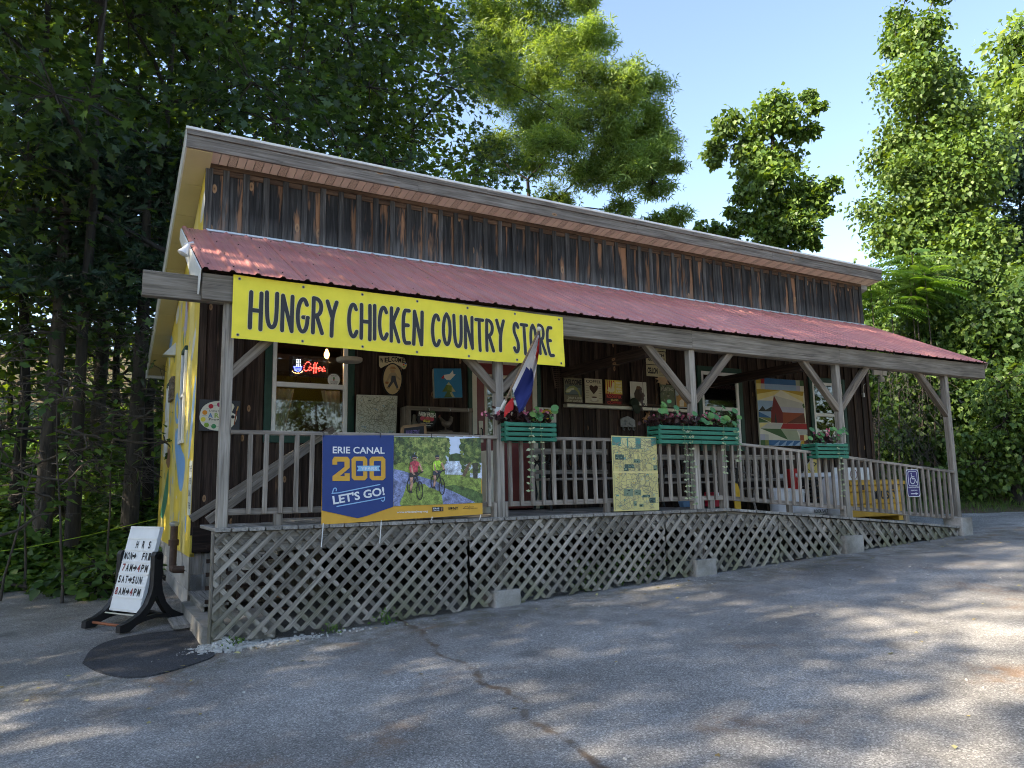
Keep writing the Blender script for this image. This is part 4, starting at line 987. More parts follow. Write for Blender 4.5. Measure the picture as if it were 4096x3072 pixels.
# printed photograph: trees, lake, path, lawn, two riders
def pstrip(l, col, lay): strip(l, col, lay, PH)
SKYC, LAKE, PATH, LAWN, LAWD, TR1, TR2, TR3 = (.60, .70, .86), (.55, .62, .72), (.20, .24, .42), (.22, .30, .06), (.07, .13, .035), (.09, .14, .035), (.19, .24, .06), (.05, .09, .03)
for i in range(10):
    xa, xc = 1035+96*i, 1035+96*(i+1); bt = lambda x: 1036-(x-1028)*.0385
    strip([(xa, 264), (min(xc, 1994), 264+12*i/10), (min(xc, 1996), 540), (xa, 540)], SKYC, 3)
    pstrip([(xa-5, 540), (min(xc, 2000), 540), (min(xc, 2008), bt(xc)), (xa-8, bt(xa))], LAWN, 4)
pstrip([(1035, 266), (1600, 274), (1640, 360), (1600, 470), (1640, 560), (1035, 575)], TR1, 4.6); pstrip([(1760, 290), (1994, 278), (1998, 600), (1830, 560), (1800, 440)], TR3, 4.6)
pstrip([(1590, 538), (1870, 538), (1870, 640), (1790, 690), (1600, 685)], LAKE, 5.2); pstrip([(1880, 540), (2000, 560), (2003, 730), (1870, 715)], LAKE, 5.2)
pstrip([(1640, 470), (1720, 450), (1880, 480), (1880, 536), (1640, 536)], TR3, 5.4)
pstrip([(1030, 625), (1130, 645), (1260, 690), (1500, 760), (1650, 850), (1930, 995), (1800, 1005), (1400, 1022), (1028, 1036)], PATH, 5.2)
pstrip([(1560, 820), (1700, 800), (1900, 850), (2006, 900), (2008, 1000), (1930, 995), (1700, 880)], LAWD, 5.6)
rp = random.Random(3)
def tree_print(x0, y0, x1, y1, n, cols):
    for _ in range(n):
        x = rp.uniform(x0, x1); y = rp.uniform(y0, y1); r = rp.uniform(14, 34); k_ = 9
        x = min(max(x, 1042), 1970); y = max(y, 300)
        pstrip([(min(max(x+r*rp.uniform(.6, 1.2)*math.cos(2*math.pi*i/k_), 1034), 1996), max(y+r*rp.uniform(.6, 1.2)*math.sin(2*math.pi*i/k_), 266+(x-1034)*.0125)) for i in range(k_)], rp.choice(cols), 6+rp.random()*3)
tree_print(1040, 280, 1230, 560, 110, [TR1, TR3, TR3, TR2]); tree_print(1230, 285, 1470, 560, 100, [TR2, TR1, (.26, .30, .08)]); tree_print(1440, 280, 1640, 470, 70, [TR2, (.28, .32, .09), TR1]); tree_print(1470, 480, 1600, 560, 14, [TR2, (.25, .30, .09)])
tree_print(1780, 290, 1985, 660, 100, [TR1, TR3, TR2]); pstrip([(1780, 700), (1850, 560), (1880, 545), (1840, 660), (1810, 712)], (.16, .10, .06), 10); pstrip([(1895, 560), (1960, 560), (1950, 735), (1905, 730)], (.05, .05, .03), 9.5)
def rider(x, y, sc_, shirt, short):
    w_ = lambda l, c, lay: pstrip([(x+a*sc_, y+b_*sc_) for a, b_ in l], c, lay)
    ln = lambda l, wd, c, lay: PH.line(q.pts([(x+a*sc_, y+b_*sc_) for a, b_ in l]), wd, c, lay)
    for cx, cy, rx, ry in ((-52, 340, 26, 75), (58, 395, 34, 100)):
        el = [(cx+rx*math.cos(2*math.pi*i/18), cy+ry*math.sin(2*math.pi*i/18)) for i in range(19)]; ln(el, .009, (.02, .02, .022), 12)
    ln([(-52, 340), (0, 300), (30, 240), (58, 395)], .010, (.03, .03, .035), 13); ln([(-10, 230), (0, 300), (-35, 330)], .010, (.03, .03, .035), 13)
    ln([(20, 222), (60, 200), (95, 185)], .012, (.03, .03, .03), 16)
    SK = (.50, .27, .19)
    w_([(-48, 90), (-22, 70), (25, 66), (62, 92), (40, 130), (34, 200), (-40, 205), (-58, 150)], shirt, 14)
    w_([(-55, 195), (36, 190), (58, 215), (20, 245), (-58, 250)], short, 14.5); w_([(-52, 245), (-14, 240), (-16, 320), (-34, 400), (-52, 395), (-44, 320)], SK, 14.2); w_([(-60, 392), (-28, 395), (-22, 420), (-62, 420)], (.03, .03, .03), 15)
    w_([(45, 95), (64, 92), (100, 180), (92, 196), (80, 190)], SK, 15); w_([(-46, 110), (-28, 110), (-14, 190), (10, 215), (-4, 224), (-30, 200)], SK, 15.2)
    PH.disc(*q(x+2*sc_, y+38*sc_), .016*sc_*1.4, .021*sc_*1.4, SK, 15.4, 14); w_([(-28, 30), (-24, 6), (2, -6), (26, 6), (30, 32), (0, 24)], (.02, .03, .05), 16.4); w_([(-14, 36), (20, 36), (18, 46), (-12, 46)], (.02, .02, .02), 17)
rider(1255, 470, 1.0, (.55, .06, .09), INK); rider(1508, 472, .88, (.40, .68, .06), (.04, .05, .08))
cbn = empty('canal_banner', (TL[0], 0, BL[1]), 'blue and orange event banner with printed photo of two cyclists tied to the railing', 'banner')
mobj('banner_cloth', pr.mesh('banner_cloth', cb_fn), MAT['vinyl'], cbn, Matrix()); mobj('printed_photo', PH.mesh('printed_photo', cb_fn), MAT['photo'], cbn, Matrix())
for x, y in ((262, 262), (890, 265), (1450, 268), (1985, 272)):
    a = q(x, y); b = MB(); b.tube([(a[0], -.012, a[1]-.01), (a[0]-.004, -.02, a[1]+.03), (a[0]-.008, .06, 2.058), (a[0]-.006, .17, 2.056)], .004, 6); b.obj('zip_tie', MAT['black'], cbn)
for x, y, d in ((248, 1222, .22), (888, 1190, .22), (1450, 1152, .06), (1985, 1130, .05)):
    a = q(x, y); b = MB(); b.tube([(a[0], -.03, a[1]), (a[0]-.006, -.032, a[1]-d*.4), (a[0]-.014, -.024, a[1]-d)], .005, 6); b.obj('zip_tie', MAT['white'], cbn)
# ---- map posters
def map_print(q, corners, rp, bgc, seed_cols, n, lines, W, extra=None):
    pr = Print(.0008); TLc, TRc, BRc, BLc = [q(*c) for c in corners]
    F = lambda s, t: lerp(lerp(BLc, BRc, s), lerp(TLc, TRc, s), t)
    for i in range(8):
        for j in range(10): pr.poly([F(i/8, j/10), F((i+1)/8, j/10), F((i+1)/8, (j+1)/10), F(i/8, (j+1)/10)], bgc, 0)
    for _ in range(n):
        s, t, a, h = rp.uniform(.03, .9), rp.uniform(.03, .92), rp.uniform(.02, .07), rp.uniform(.008, .03); c = rp.choice(seed_cols); pr.poly([F(s, t), F(s+a, t), F(s+a, t+h), F(s, t+h)], c, 2+rp.random())
    for _ in range(lines):
        s, t = rp.uniform(.04, .96), rp.uniform(.04, .96); an = rp.uniform(0, 6.3); pl = [F(s, t)]
        for _ in range(rp.randint(3, 8)):
            an += rp.uniform(-.8, .8); s = min(max(s+.045*math.cos(an), .02), .98); t = min(max(t+.03*math.sin(an), .02), .98); pl.append(F(s, t))
        for a_, b_ in zip(pl, pl[1:]):
            L_ = math.hypot(b_[0]-a_[0], b_[1]-a_[1])+1e-9; nx_, ny_ = -(b_[1]-a_[1])/L_*W/2, (b_[0]-a_[0])/L_*W/2
            pr.poly([(a_[0]+nx_, a_[1]+ny_), (a_[0]-nx_, a_[1]-ny_), (b_[0]-nx_, b_[1]-ny_), (b_[0]+nx_, b_[1]+ny_)], rp.choice([(.16, .17, .13), (.28, .27, .19)]), 4+rp.random())
    if extra: extra(pr, F)
    return pr, [TLc, TRc, BRc, BLc]
def ymap(pr, F):
    TE = (.07, .25, .22); R_ = lambda s0, t0, s1, t1, c, l: pr.poly([F(s0, t0), F(s1, t0), F(s1, t1), F(s0, t1)], c, l)
    pr.poly([F(.01, .87), F(.10, .875), F(.22, .855), F(.34, .84), F(.48, .82), F(.62, .835), F(.8, .84), F(.99, .90), F(.99, .985), F(.01, .985)], TE, 1)
    for s0, s1 in ((.20, .33), (.36, .52), (.64, .87)): R_(s0, .845, s1, .975, (.60, .55, .26), 1.6)
    R_(.0, .505, 1, .525, (.70, .60, .27), 5.5)
    for i in range(1, 7): R_(i/7-.003, .04, i/7+.003, .84, (.30, .28, .16), 3.9)
    PHC = [(.05, .09, .08), (.09, .16, .12), (.16, .22, .15)]
    for s0, t0, s1, t1 in ((.06, .68, .25, .75), (.26, .57, .46, .62), (.46, .64, .60, .69), (.24, .53, .34, .57), (.9, .54, .99, .61), (.22, .20, .42, .29), (.45, .21, .60, .28), (.63, .175, .80, .21), (.78, .10, .92, .17), (.42, .06, .49, .13), (.55, .05, .64, .09)):
        R_(s0, t0, s1, t1, rnd.choice(PHC), 5.6)
        for _ in range(6):
            a = rnd.uniform(s0, s1-.03); c = rnd.uniform(t0, t1-.012); R_(a, c, a+.03, c+.012, rnd.choice([(.22, .30, .20), (.02, .035, .03), (.12, .20, .16)]), 6.5+rnd.random())
    for i in range(70):
        s = rnd.choice([.03, .16, .5, .63, .78])+rnd.uniform(0, .03); t = rnd.choice([.56, .02])+rnd.uniform(0, .10); R_(s, t, s+.09, t+.003, (.36, .32, .17), 5.1+rnd.random()*.3)
q = PX(2300, 1700, 3.16, .045)
pr, oc = map_print(q, [(460, 133), (1027, 152), (1065, 1075), (495, 1092)], random.Random(9), (.60, .53, .22), [(.10, .30, .28), (.45, .48, .24), (.66, .58, .28), (.50, .38, .14), (.40, .46, .30)], 80, 230, .0045, ymap)
wall_sign('yellow_map_poster', pr, oc, .045, 'tall yellowed map poster with teal lake and photo insets tied to the railing', 'map', plain('yellow_poster_board', (.60, .53, .25), .5, .3, .08), .006, 'vinyl', fn=lambda u, v, l: (u, .045-l-.0, v))
q = PX(1350, 1250, 2.765, 1.99)
def wmap(pr, F):
    for _ in range(14):
        s, t = rnd.uniform(.05, .85), rnd.uniform(.05, .9); pts_ = [F(s+rnd.uniform(0, .16), t+rnd.uniform(0, .1)) for _ in range(5)]
        cx = sum(p[0] for p in pts_)/5; cz = sum(p[1] for p in pts_)/5; pts_.sort(key=lambda p: math.atan2(p[1]-cz, p[0]-cx)); pr.poly(pts_, rnd.choice([(.36, .46, .42), (.34, .33, .30), (.42, .46, .32), (.30, .42, .48)]), 1+rnd.random()*.5)
pr, oc = map_print(q, [(213, 908), (663, 922), (640, 1520), (195, 1520)], random.Random(4), (.52, .53, .44), [(.10, .11, .12), (.30, .40, .40), (.05, .05, .06)], 16, 330, .0035, wmap)
wall_sign('white_map_poster', pr, oc, 1.99, 'pale road map sheet on the porch wall right of the coffee window', 'map', plain('map_backing', (.42, .42, .36), .6, .3, .08), .006, 'print')
# ---- artist palette sign at the left end of the wall
q = PX(700, 1250, 2.765, YW-.045); pr = Print(.001)
x0, z0, x1, z1 = q.box(268, 968, 718, 1312)
ol = smooth_pl([q(*p) for p in [(270, 1150), (290, 1060), (360, 1000), (470, 975), (570, 990), (640, 1005), (662, 1040), (640, 1075), (625, 1110), (660, 1120), (688, 1150), (670, 1215), (620, 1280), (510, 1310), (390, 1300), (300, 1250), (272, 1190), (270, 1150)]], 2)[:-1]
pr.poly(ol, (.66, .63, .52), 1)
for x, y, c in ((397, 1037, (.50, .03, .05)), (490, 1020, (.36, .06, .13)), (329, 1106, (.68, .25, .03)), (311, 1182, (.66, .56, .07)), (348, 1244, (.22, .38, .05)), (427, 1259, (.04, .26, .10)), (560, 1250, (.05, .20, .45)), (600, 1040, (.22, .07, .32))): pr.disc(*q(x, y), .036*.75, .036*.75, c, 2, 18)
pr.disc(*q(640, 1155), .02, .02, INK, 2, 14)
q.text(pr, 'Living Resources', 378, 1080, 640, 1106, INK, 3, .0)
for ch, x, c in (('A', 366, (.10, .22, .42)), ('R', 436, (.30, .42, .12)), ('T', 500, (.48, .12, .10)), ('S', 556, (.45, .20, .45))): q.text(pr, ch, x, 1113, x+52, 1165, c, 3, .04)
q.text(pr, 'Program', 373, 1172, 580, 1203, INK, 3, .02)
pr.line(q.pts([(655, 1235), (682, 1085)]), .012, (.25, .07, .03), 3); pr.poly(q.pts([(676, 1085), (690, 1085), (704, 1040), (690, 1040)]), (.62, .40, .12), 3.5)
for i in range(7):
    a = q(*[(420, 1030), (505, 1055), (345, 1065), (300, 1140), (320, 1222), (385, 1255), (455, 1262)][i]); pr.rect(a[0], a[1], a[0]+.05, a[1]+.004, (.35, .33, .28), 2.4)
wall_sign('palette_sign', pr, [(x0, z0), (x1, z0), (x1, z1), (x0, z1)], YW-.045, 'artist palette sign with coloured paint dots on a dark board behind the left post', 'sign', plain('slate_board', (.045, .048, .055), .6, .3, .1))
# ---- welcome sign with oval scarecrow-like figure
q = PX(1350, 1250, 2.765, YW-.04); pr = Print(.001); TAN = (.50, .38, .20)
arch = smooth_pl(q.pts([(458, 478), (745, 490), (752, 555), (775, 575), (740, 640), (690, 590), (610, 565), (540, 580), (460, 630), (458, 478)]), 1)[:-1]
pr.poly(arch, (.60, .52, .32), 1)
for ch, x, y in (('W', 470, 535), ('E', 520, 532), ('L', 560, 526), ('C', 595, 522), ('O', 632, 524), ('M', 670, 532), ('E', 715, 540)): q.text(pr, ch, x, y-32, x+36, y+22, INK, 3, .03)
for dx, dy, c in ((0, 0, (.55, .03, .03)), (22, -14, (.06, .16, .5)), (24, 10, (.66, .5, .03)), (4, 22, (.1, .35, .1))): pr.rect(*q(722+dx, 585+dy), *q(738+dx, 571+dy), c, 4)
el = lambda rx, ry: [q(607+rx*math.cos(2*math.pi*i/28), 738+ry*math.sin(2*math.pi*i/28)) for i in range(28)]
pr.poly(el(112, 180), INK, 1.6); pr.poly(el(100, 167), TAN, 2.4)
J, SK2 = (.06, .065, .075), (.42, .27, .14)
for l, c, z in (([(565, 690), (600, 660), (640, 665), (660, 700), (640, 760), (590, 760)], (.34, .27, .17), 4), ([(596, 700), (640, 700), (650, 760), (672, 830), (655, 845), (618, 770), (575, 830), (552, 820), (590, 760)], J, 4.8), ([(570, 620), (650, 628), (640, 612), (630, 600), (595, 598)], (.36, .20, .08), 5), ([(580, 630), (632, 632), (628, 668), (590, 665)], SK2, 4.6), ([(565, 700), (545, 740), (535, 765), (550, 770), (580, 720)], (.36, .28, .16), 4.4), ([(645, 690), (700, 735), (690, 752), (640, 715)], (.36, .28, .16), 4.4), ([(525, 765), (565, 765), (560, 790), (530, 790)], (.30, .13, .05), 5.2), ([(545, 822), (580, 828), (570, 845), (540, 838)], (.28, .20, .10), 5.4), ([(650, 838), (685, 845), (680, 860), (645, 850)], (.28, .20, .10), 5.4)): pr.poly(q.pts(l), c, z)
oo = el(116, 184)
wall_sign('welcome_plaque', pr, arch, YW-.04, 'arched wooden welcome sign above an oval plaque with a straw-hatted figure', 'sign', plain('plaque_edge', (.02, .018, .016), .6))
b = MB(); b.prism(oo, YW-.039, YW-.028, lambda u, v, d: (u, d, v)); b.obj('oval_board', bpy.data.materials['plaque_edge'], bpy.data.objects['welcome_plaque'])
# ---- bird canvas
q = PX(1350, 1250, 2.765, YW-.07); pr = Print(.001)
cor = q.pts([(1064, 620), (1366, 620), (1382, 940), (1074, 946)]); pr.poly(cor, (.028, .20, .36), .5)
for l, c, z in (([(1178, 690), (1238, 682), (1276, 638), (1282, 682), (1306, 684), (1246, 748), (1206, 746), (1178, 716)], (.66, .66, .56), 2), ([(1143, 727), (1178, 688), (1178, 734)], (.48, .03, .03), 2), ([(1230, 768), (1262, 808), (1204, 800)], (.46, .46, .28), 2), ([(1156, 876), (1204, 800), (1262, 808), (1306, 876)], (.10, .15, .03), 2.2), ([(1220, 805), (1262, 808), (1262, 876), (1212, 850)], (.16, .21, .04), 3), ([(1262, 815), (1306, 876), (1262, 876)], (.44, .42, .22), 3), ([(1176, 940), (1212, 876), (1260, 876), (1296, 938)], (.08, .13, .03), 2.2), ([(1240, 885), (1262, 878), (1296, 938), (1268, 938)], (.42, .40, .20), 3)): pr.poly(q.pts(l), c, z)
wall_sign('bird_canvas', pr, cor, YW-.07, 'square blue painting of a white bird over a pine tree', 'painting', plain('pale_canvas_edge', (.45, .42, .34), .7), .055)
# ---- barn quilt board
q = PX(2600, 1300, 2.458, YW-.05); pr = Print(.001)
cor = q.pts([(1040, 515), (1507, 548), (1552, 1190), (1088, 1186)]); C_ = dict(cr=(.60, .58, .46), oc=(.42, .28, .03), rd=(.32, .018, .02), dr=(.15, .022, .02), bl=(.035, .12, .26), lb=(.24, .36, .50), lg=(.42, .42, .38), gn=(.05, .11, .04), sg=(.30, .33, .22), lv=(.36, .36, .44), br=(.12, .035, .02), yl=(.62, .53, .22), ol=(.20, .22, .06), or_=(.26, .06, .025), dk=(.03, .035, .03))
pr.poly(cor, C_['cr'], 0)
for l, c in (([(1040, 515), (1086, 519), (1088, 575), (1043, 572)], 'oc'), ([(1086, 519), (1122, 521), (1124, 577), (1088, 575)], 'rd'), ([(1122, 521), (1430, 543), (1434, 596), (1124, 577)], 'bl'), ([(1430, 543), (1470, 546), (1473, 599), (1434, 596)], 'sg'), ([(1470, 546), (1507, 549), (1510, 602), (1473, 599)], 'gn'),
             ([(1043, 572), (1088, 575), (1088, 630), (1046, 627)], 'yl'), ([(1088, 575), (1126, 577), (1128, 632), (1088, 630)], 'lg'), ([(1126, 577), (1436, 597), (1440, 650), (1290, 640), (1128, 632)], 'lb'), ([(1436, 597), (1474, 600), (1476, 652), (1440, 650)], 'lv'),
             ([(1046, 628), (1285, 640), (1048, 678)], 'oc'), ([(1285, 640), (1512, 655), (1500, 700)], 'oc'), ([(1048, 678), (1285, 640), (1220, 690), (1055, 740)], 'yl'), ([(1285, 640), (1500, 700), (1512, 780), (1495, 755)], 'yl'),
             ([(1055, 740), (1212, 745), (1205, 800), (1136, 832), (1105, 795), (1065, 846)], 'lb'), ([(1065, 848), (1105, 795), (1136, 834), (1200, 800), (1190, 850)], 'dk'), ([(1066, 850), (1190, 850), (1190, 912)], 'lb'), ([(1066, 850), (1190, 912), (1070, 905)], 'bl'), ([(1070, 905), (1190, 912), (1190, 958), (1130, 930)], 'ol'), ([(1070, 908), (1180, 958), (1072, 960)], 'gn'),
             ([(1216, 692), (1500, 770), (1512, 818), (1276, 802)], 'lg'), ([(1276, 802), (1512, 818), (1514, 868), (1302, 858)], 'lv'), ([(1302, 858), (1514, 868), (1530, 970), (1308, 964)], 'or_'), ([(1345, 966), (1514, 868), (1530, 970)], 'br'), ([(1216, 692), (1276, 802), (1304, 860), (1308, 964), (1190, 960), (1190, 846), (1202, 800)], 'dr'), ([(1230, 860), (1250, 960), (1225, 960)], 'dk'),
             ([(1512, 770), (1522, 810), (1510, 820), (1495, 785)], 'gn'), ([(1075, 962), (1308, 966), (1282, 1020), (1085, 1014)], 'lg'), ([(1075, 962), (1160, 964), (1085, 1014)], 'yl'), ([(1308, 966), (1538, 972), (1545, 1027), (1282, 1020)], 'rd'), ([(1085, 1016), (1285, 1022), (1358, 1130)], 'gn'), ([(1285, 1022), (1440, 1026), (1476, 1132), (1358, 1130)], 'sg'), ([(1440, 1026), (1546, 1028), (1548, 1080), (1476, 1080)], 'lg'),
             ([(1084, 1072), (1130, 1074), (1132, 1130), (1086, 1130)], 'lv'), ([(1130, 1074), (1166, 1076), (1168, 1130), (1132, 1130)], 'lg'), ([(1474, 1082), (1512, 1083), (1514, 1136), (1476, 1135)], 'or_'), ([(1512, 1083), (1549, 1083), (1551, 1136), (1514, 1136)], 'yl'), ([(1086, 1131), (1132, 1131), (1134, 1184), (1088, 1184)], 'gn'), ([(1132, 1131), (1168, 1131), (1170, 1185), (1134, 1184)], 'ol'), ([(1168, 1131), (1478, 1136), (1480, 1189), (1170, 1185)], 'bl'), ([(1478, 1136), (1515, 1137), (1517, 1189), (1480, 1189)], 'oc'), ([(1515, 1137), (1551, 1137), (1552, 1190), (1517, 1189)], 'br')):
    pr.poly(q.pts(l), C_[c], 1.2+.02*len(pr.f))
for i in range(4): x = 1210+i*70; pr.poly(q.pts([(x, 1186), (x+68, 1134), (x+48, 1187)]), C_['lb'], 5)
wall_sign('barn_quilt', pr, cor, YW-.05, 'large square patchwork board picturing a red barn in colour blocks', 'quilt board', MAT['cream'], .03)
# ---- ledge with tin signs
x0, x1 = 6.98, 9.46
lg = empty('wall_ledge', (x0, YW, 2.68), 'long narrow white shelf ledge holding tin signs right of the door', 'shelf')
plank('ledge', (x0, YW-.075, 2.685), (x1, YW-.075, 2.685), .05, .10, MAT['cream'], lg, (0, 0, 1), .008); bbox('bracket_strip', x0+.02, x1-.02, YW-.03, YW-.022, 2.72, 2.78, MAT['lowerbat'], lg)
Q7 = PX(2000, 1250, 2.765, YW-.06)
def tin(name, rect, label, paint, edge=(.12, .11, .09)):
    a = Q7.box(*rect); pr = Print(.0008); x0, z0, x1, z1 = a; paint(pr, lambda s, t: (x0+(x1-x0)*s, z0+(z1-z0)*t), x0, z0, x1, z1)
    return wall_sign(name, pr, [(x0, z0), (x1, z0), (x1, z1), (x0, z1)], YW-.06, label, 'sign', plain(name+'_edge', edge, .5), .004)
def T(pr, F, t, s0, t0, s1, t1, c, l=4, bold=.02, rot=0):
    a, b_ = F(s0, t0), F(s1, t1); pr.text(t, (a[0]+b_[0])/2, (a[1]+b_[1])/2, b_[1]-a[1], c, l, b_[0]-a[0], bold, rot)
def R4(pr, F, s0, t0, s1, t1, c, l=1): pr.poly([F(s0, t0), F(s1, t0), F(s1, t1), F(s0, t1)], c, l)
def bass(pr, F, *a):
    R4(pr, F, 0, 0, 1, 1, (.16, .14, .09), 0); R4(pr, F, .04, .3, .96, .72, (.08, .10, .08), 1); R4(pr, F, .1, .34, .9, .6, (.12, .15, .15), 1.4)
    T(pr, F, 'WELCOME', .03, .72, .97, .94, (.02, .02, .02), 4, .04); T(pr, F, 'DROP A LINE', .2, .13, .95, .22, (.5, .47, .36), 4); T(pr, F, 'STAY AWHILE', .12, .01, .98, .10, (.5, .47, .36), 4)
    pr.poly([F(*p) for p in [(.06, .42), (.14, .54), (.28, .64), (.52, .69), (.72, .60), (.86, .42), (.92, .2), (.84, .22), (.74, .42), (.58, .52), (.40, .50), (.30, .40), (.16, .36)]], (.24, .26, .10), 2.4)
    pr.poly([F(*p) for p in [(.10, .42), (.30, .40), (.40, .49), (.56, .52), (.52, .60), (.3, .55), (.16, .5)]], (.46, .45, .30), 3)
def cof(pr, F, *a):
    R4(pr, F, 0, 0, 1, 1, (.40, .35, .24), 0); R4(pr, F, .03, .02, .97, .98, (.50, .45, .32), .8); T(pr, F, 'COFFEE', .08, .82, .92, .94, INK, 4, .02)
    pr.poly([F(*p) for p in [(.5, .36), (.28, .56), (.26, .68), (.36, .74), (.5, .68), (.64, .74), (.76, .68), (.72, .56)]], (.05, .022, .014), 2)
    pr.disc(*F(.52, .18), .055, .04, (.55, .52, .42), 2); pr.disc(*F(.52, .10), .085, .02, (.36, .33, .26), 1.8)
    pr.disc(*F(.52, .24), .05, .012, (.10, .05, .03), 3)
    for i in range(6):
        for s in (.06, .78): R4(pr, F, s, .2+.1*i, s+.16, .215+.1*i, (.14, .11, .08), 2)
def roo(pr, F, *a):
    R4(pr, F, 0, 0, 1, 1, (.38, .04, .03), 0); R4(pr, F, 0, .42, 1, 1, (.62, .48, .10), .8); R4(pr, F, 0, 0, 1, .38, (.05, .02, .018), 1)
    for i in range(5): pr.poly([F(.02+.1*i, .42), F(.06+.1*i, .42), F(.02+.13*i, .98), F(max(.0, -.04+.13*i), .98)], (.40, .03, .025), 1.6)
    pr.poly([F(*p) for p in [(.12, .55), (.2, .72), (.34, .62), (.42, .86), (.5, .92), (.56, .84), (.52, .7), (.56, .58), (.44, .48), (.26, .48)]], (.62, .55, .34), 2.4)
    for i, t in enumerate(('WAKE', 'THE', 'HELL', 'UP!')): T(pr, F, t, .62, .84-.12*i, .97, .93-.12*i, (.66, .6, .4), 4, .05)
    T(pr, F, 'ROOSTER', .06, .24, .94, .36, (.45, .05, .04), 4, .05); T(pr, F, 'BRAND', .3, .13, .74, .21, (.55, .40, .12), 4, .04); T(pr, F, 'COFFEE', .08, .0, .92, .11, (.38, .04, .03), 4, .05)
def onlyyou(pr, F, *a):
    R4(pr, F, 0, 0, 1, 1, (.60, .58, .50), 0); R4(pr, F, .04, .14, .96, .97, (.50, .49, .42), .8); T(pr, F, 'ONLY YOU', .05, .01, .95, .12, INK, 4, .04)
    pr.poly([F(*p) for p in [(.26, .16), (.22, .5), (.34, .68), (.66, .68), (.78, .5), (.74, .16)]], (.05, .035, .025), 2); pr.poly([F(*p) for p in [(.34, .68), (.4, .82), (.6, .82), (.66, .68)]], (.14, .08, .04), 2.5)
def camo(pr, F, *a):
    R4(pr, F, 0, 0, 1, 1, (.12, .14, .09), 0); r_ = random.Random(2)
    for _ in range(40):
        s, t = r_.uniform(.05, .9), r_.uniform(.03, .9); pr.poly([F(min(max(s+r_.uniform(-.14, .14), .01), .99), min(max(t+r_.uniform(-.1, .1), .01), .99)) for _ in range(3)], r_.choice([(.20, .20, .13), (.06, .08, .04), (.26, .25, .18), (.10, .12, .05)]), 1+r_.random())
    T(pr, F, 'HUNTING', .08, .72, .92, .88, (.34, .34, .27), 4, .04)
def fox(pr, F, *a):
    R4(pr, F, 0, 0, 1, 1, (.30, .36, .38), 0); R4(pr, F, .04, .03, .96, .55, (.30, .20, .08), 1)
    pr.poly([F(*p) for p in [(.1, .05), (.1, .4), (.3, .62), (.55, .72), (.75, .5), (.9, .2), (.8, .05)]], (.42, .22, .07), 2); pr.poly([F(*p) for p in [(.3, .05), (.3, .3), (.5, .4), (.7, .3), (.65, .05)]], (.55, .48, .36), 3)
tin('tin_sign', (708, 725, 910, 992), 'brown tin sign of a leaping fish reading welcome', bass); tin('tin_sign', (938, 733, 1132, 1002), 'cream tin sign with a heart of coffee beans over a cup', cof); tin('tin_sign', (1165, 748, 1352, 1012), 'red and yellow tin coffee sign with a rooster shape', roo)
tin('tin_sign', (1442, 768, 1622, 1028), 'white framed tin sign with a dark figure on the ledge', onlyyou, (.55, .53, .46)); tin('tin_sign', (1775, 800, 1932, 1046), 'camouflage green tin sign on the ledge', camo); tin('tin_sign', (1942, 815, 2072, 1052), 'small orange and blue animal picture at the end of the ledge', fox)
# hanging chain of three old advert plates
hp = empty('hanging_plates', (onY(2622, 1400, 1.6).x, 1.6, 2.6), 'three cream metal advert plates hanging one below another behind the brace', 'sign')
q = PX(2000, 1250, 2.765, 1.6)
for (x0, y0, x1, y1), ln_ in (((1610, 300, 1830, 420), ('BLERIOT MONOPLANES',)), ((1616, 430, 1832, 575), ('BRITISH', 'AEROPLANE MOTORS')), ((1622, 585, 1836, 708), ('CELLON',))):
    a = q.box(x0, y0, x1, y1); pr = Print(.001); pr.rect(a[0], a[1], a[2], a[3], (.42, .38, .24), 0)
    if len(ln_) == 1 and ln_[0] != 'CELLON': pr.rect(a[0], a[1]+(a[3]-a[1])*.55, a[2], a[3], INK, 1); pr.text(ln_[0], (a[0]+a[2])/2, a[1]+(a[3]-a[1])*.75, .045, (.5, .46, .3), 2, (a[2]-a[0])*.9, .03)
    elif ln_[0] == 'CELLON': pr.text('CELLON', a[0]+(a[2]-a[0])*.30, (a[1]+a[3])/2, (a[3]-a[1])*.55, INK, 2, (a[2]-a[0])*.52, .05)
    else:
        for i, t in enumerate(ln_): pr.text(t, (a[0]+a[2])/2, a[1]+(a[3]-a[1])*(.72-.36*i), .05, INK, 2, (a[2]-a[0])*.85, .03)
    for i in range(5): pr.rect(a[0]+(a[2]-a[0])*.62, a[1]+.02+.02*i, a[2]-.02, a[1]+.026+.02*i, (.2, .18, .12), 2)
    b = MB(); b.box(a[0], a[2], 1.602, 1.606, a[1], a[3]); pl = b.obj('plate', MAT['cream'], hp); mobj('print', pr.mesh('print', lambda u, v, l: (u, 1.6-l, v)), MAT['print'], pl, Matrix())
# ---- number-plate style member sign by the door
q = PX(2000, 1250, 2.765, YW-.04); a = q.box(405, 1052, 622, 1215); pr = Print(.0008); x0, z0, x1, z1 = a; F = lambda s, t: (x0+(x1-x0)*s, z0+(z1-z0)*t)
R4(pr, F, 0, 0, 1, 1, (.58, .57, .50), 0); pr.disc(*F(.52, .5), .10, .09, (.62, .42, .04), 1); R4(pr, F, .16, .36, .86, .6, INK, 2); T(pr, F, 'CO OP', .22, .41, .8, .55, (.6, .58, .5), 3, .04); T(pr, F, 'Member', .38, .82, .66, .92, INK, 2)
wall_sign('member_plate', pr, [F(0, 0), F(1, 0), F(1, 1), F(0, 1)], YW-.04, 'small white plate with a yellow disc on the wall behind the first planter', 'sign', t=.004)
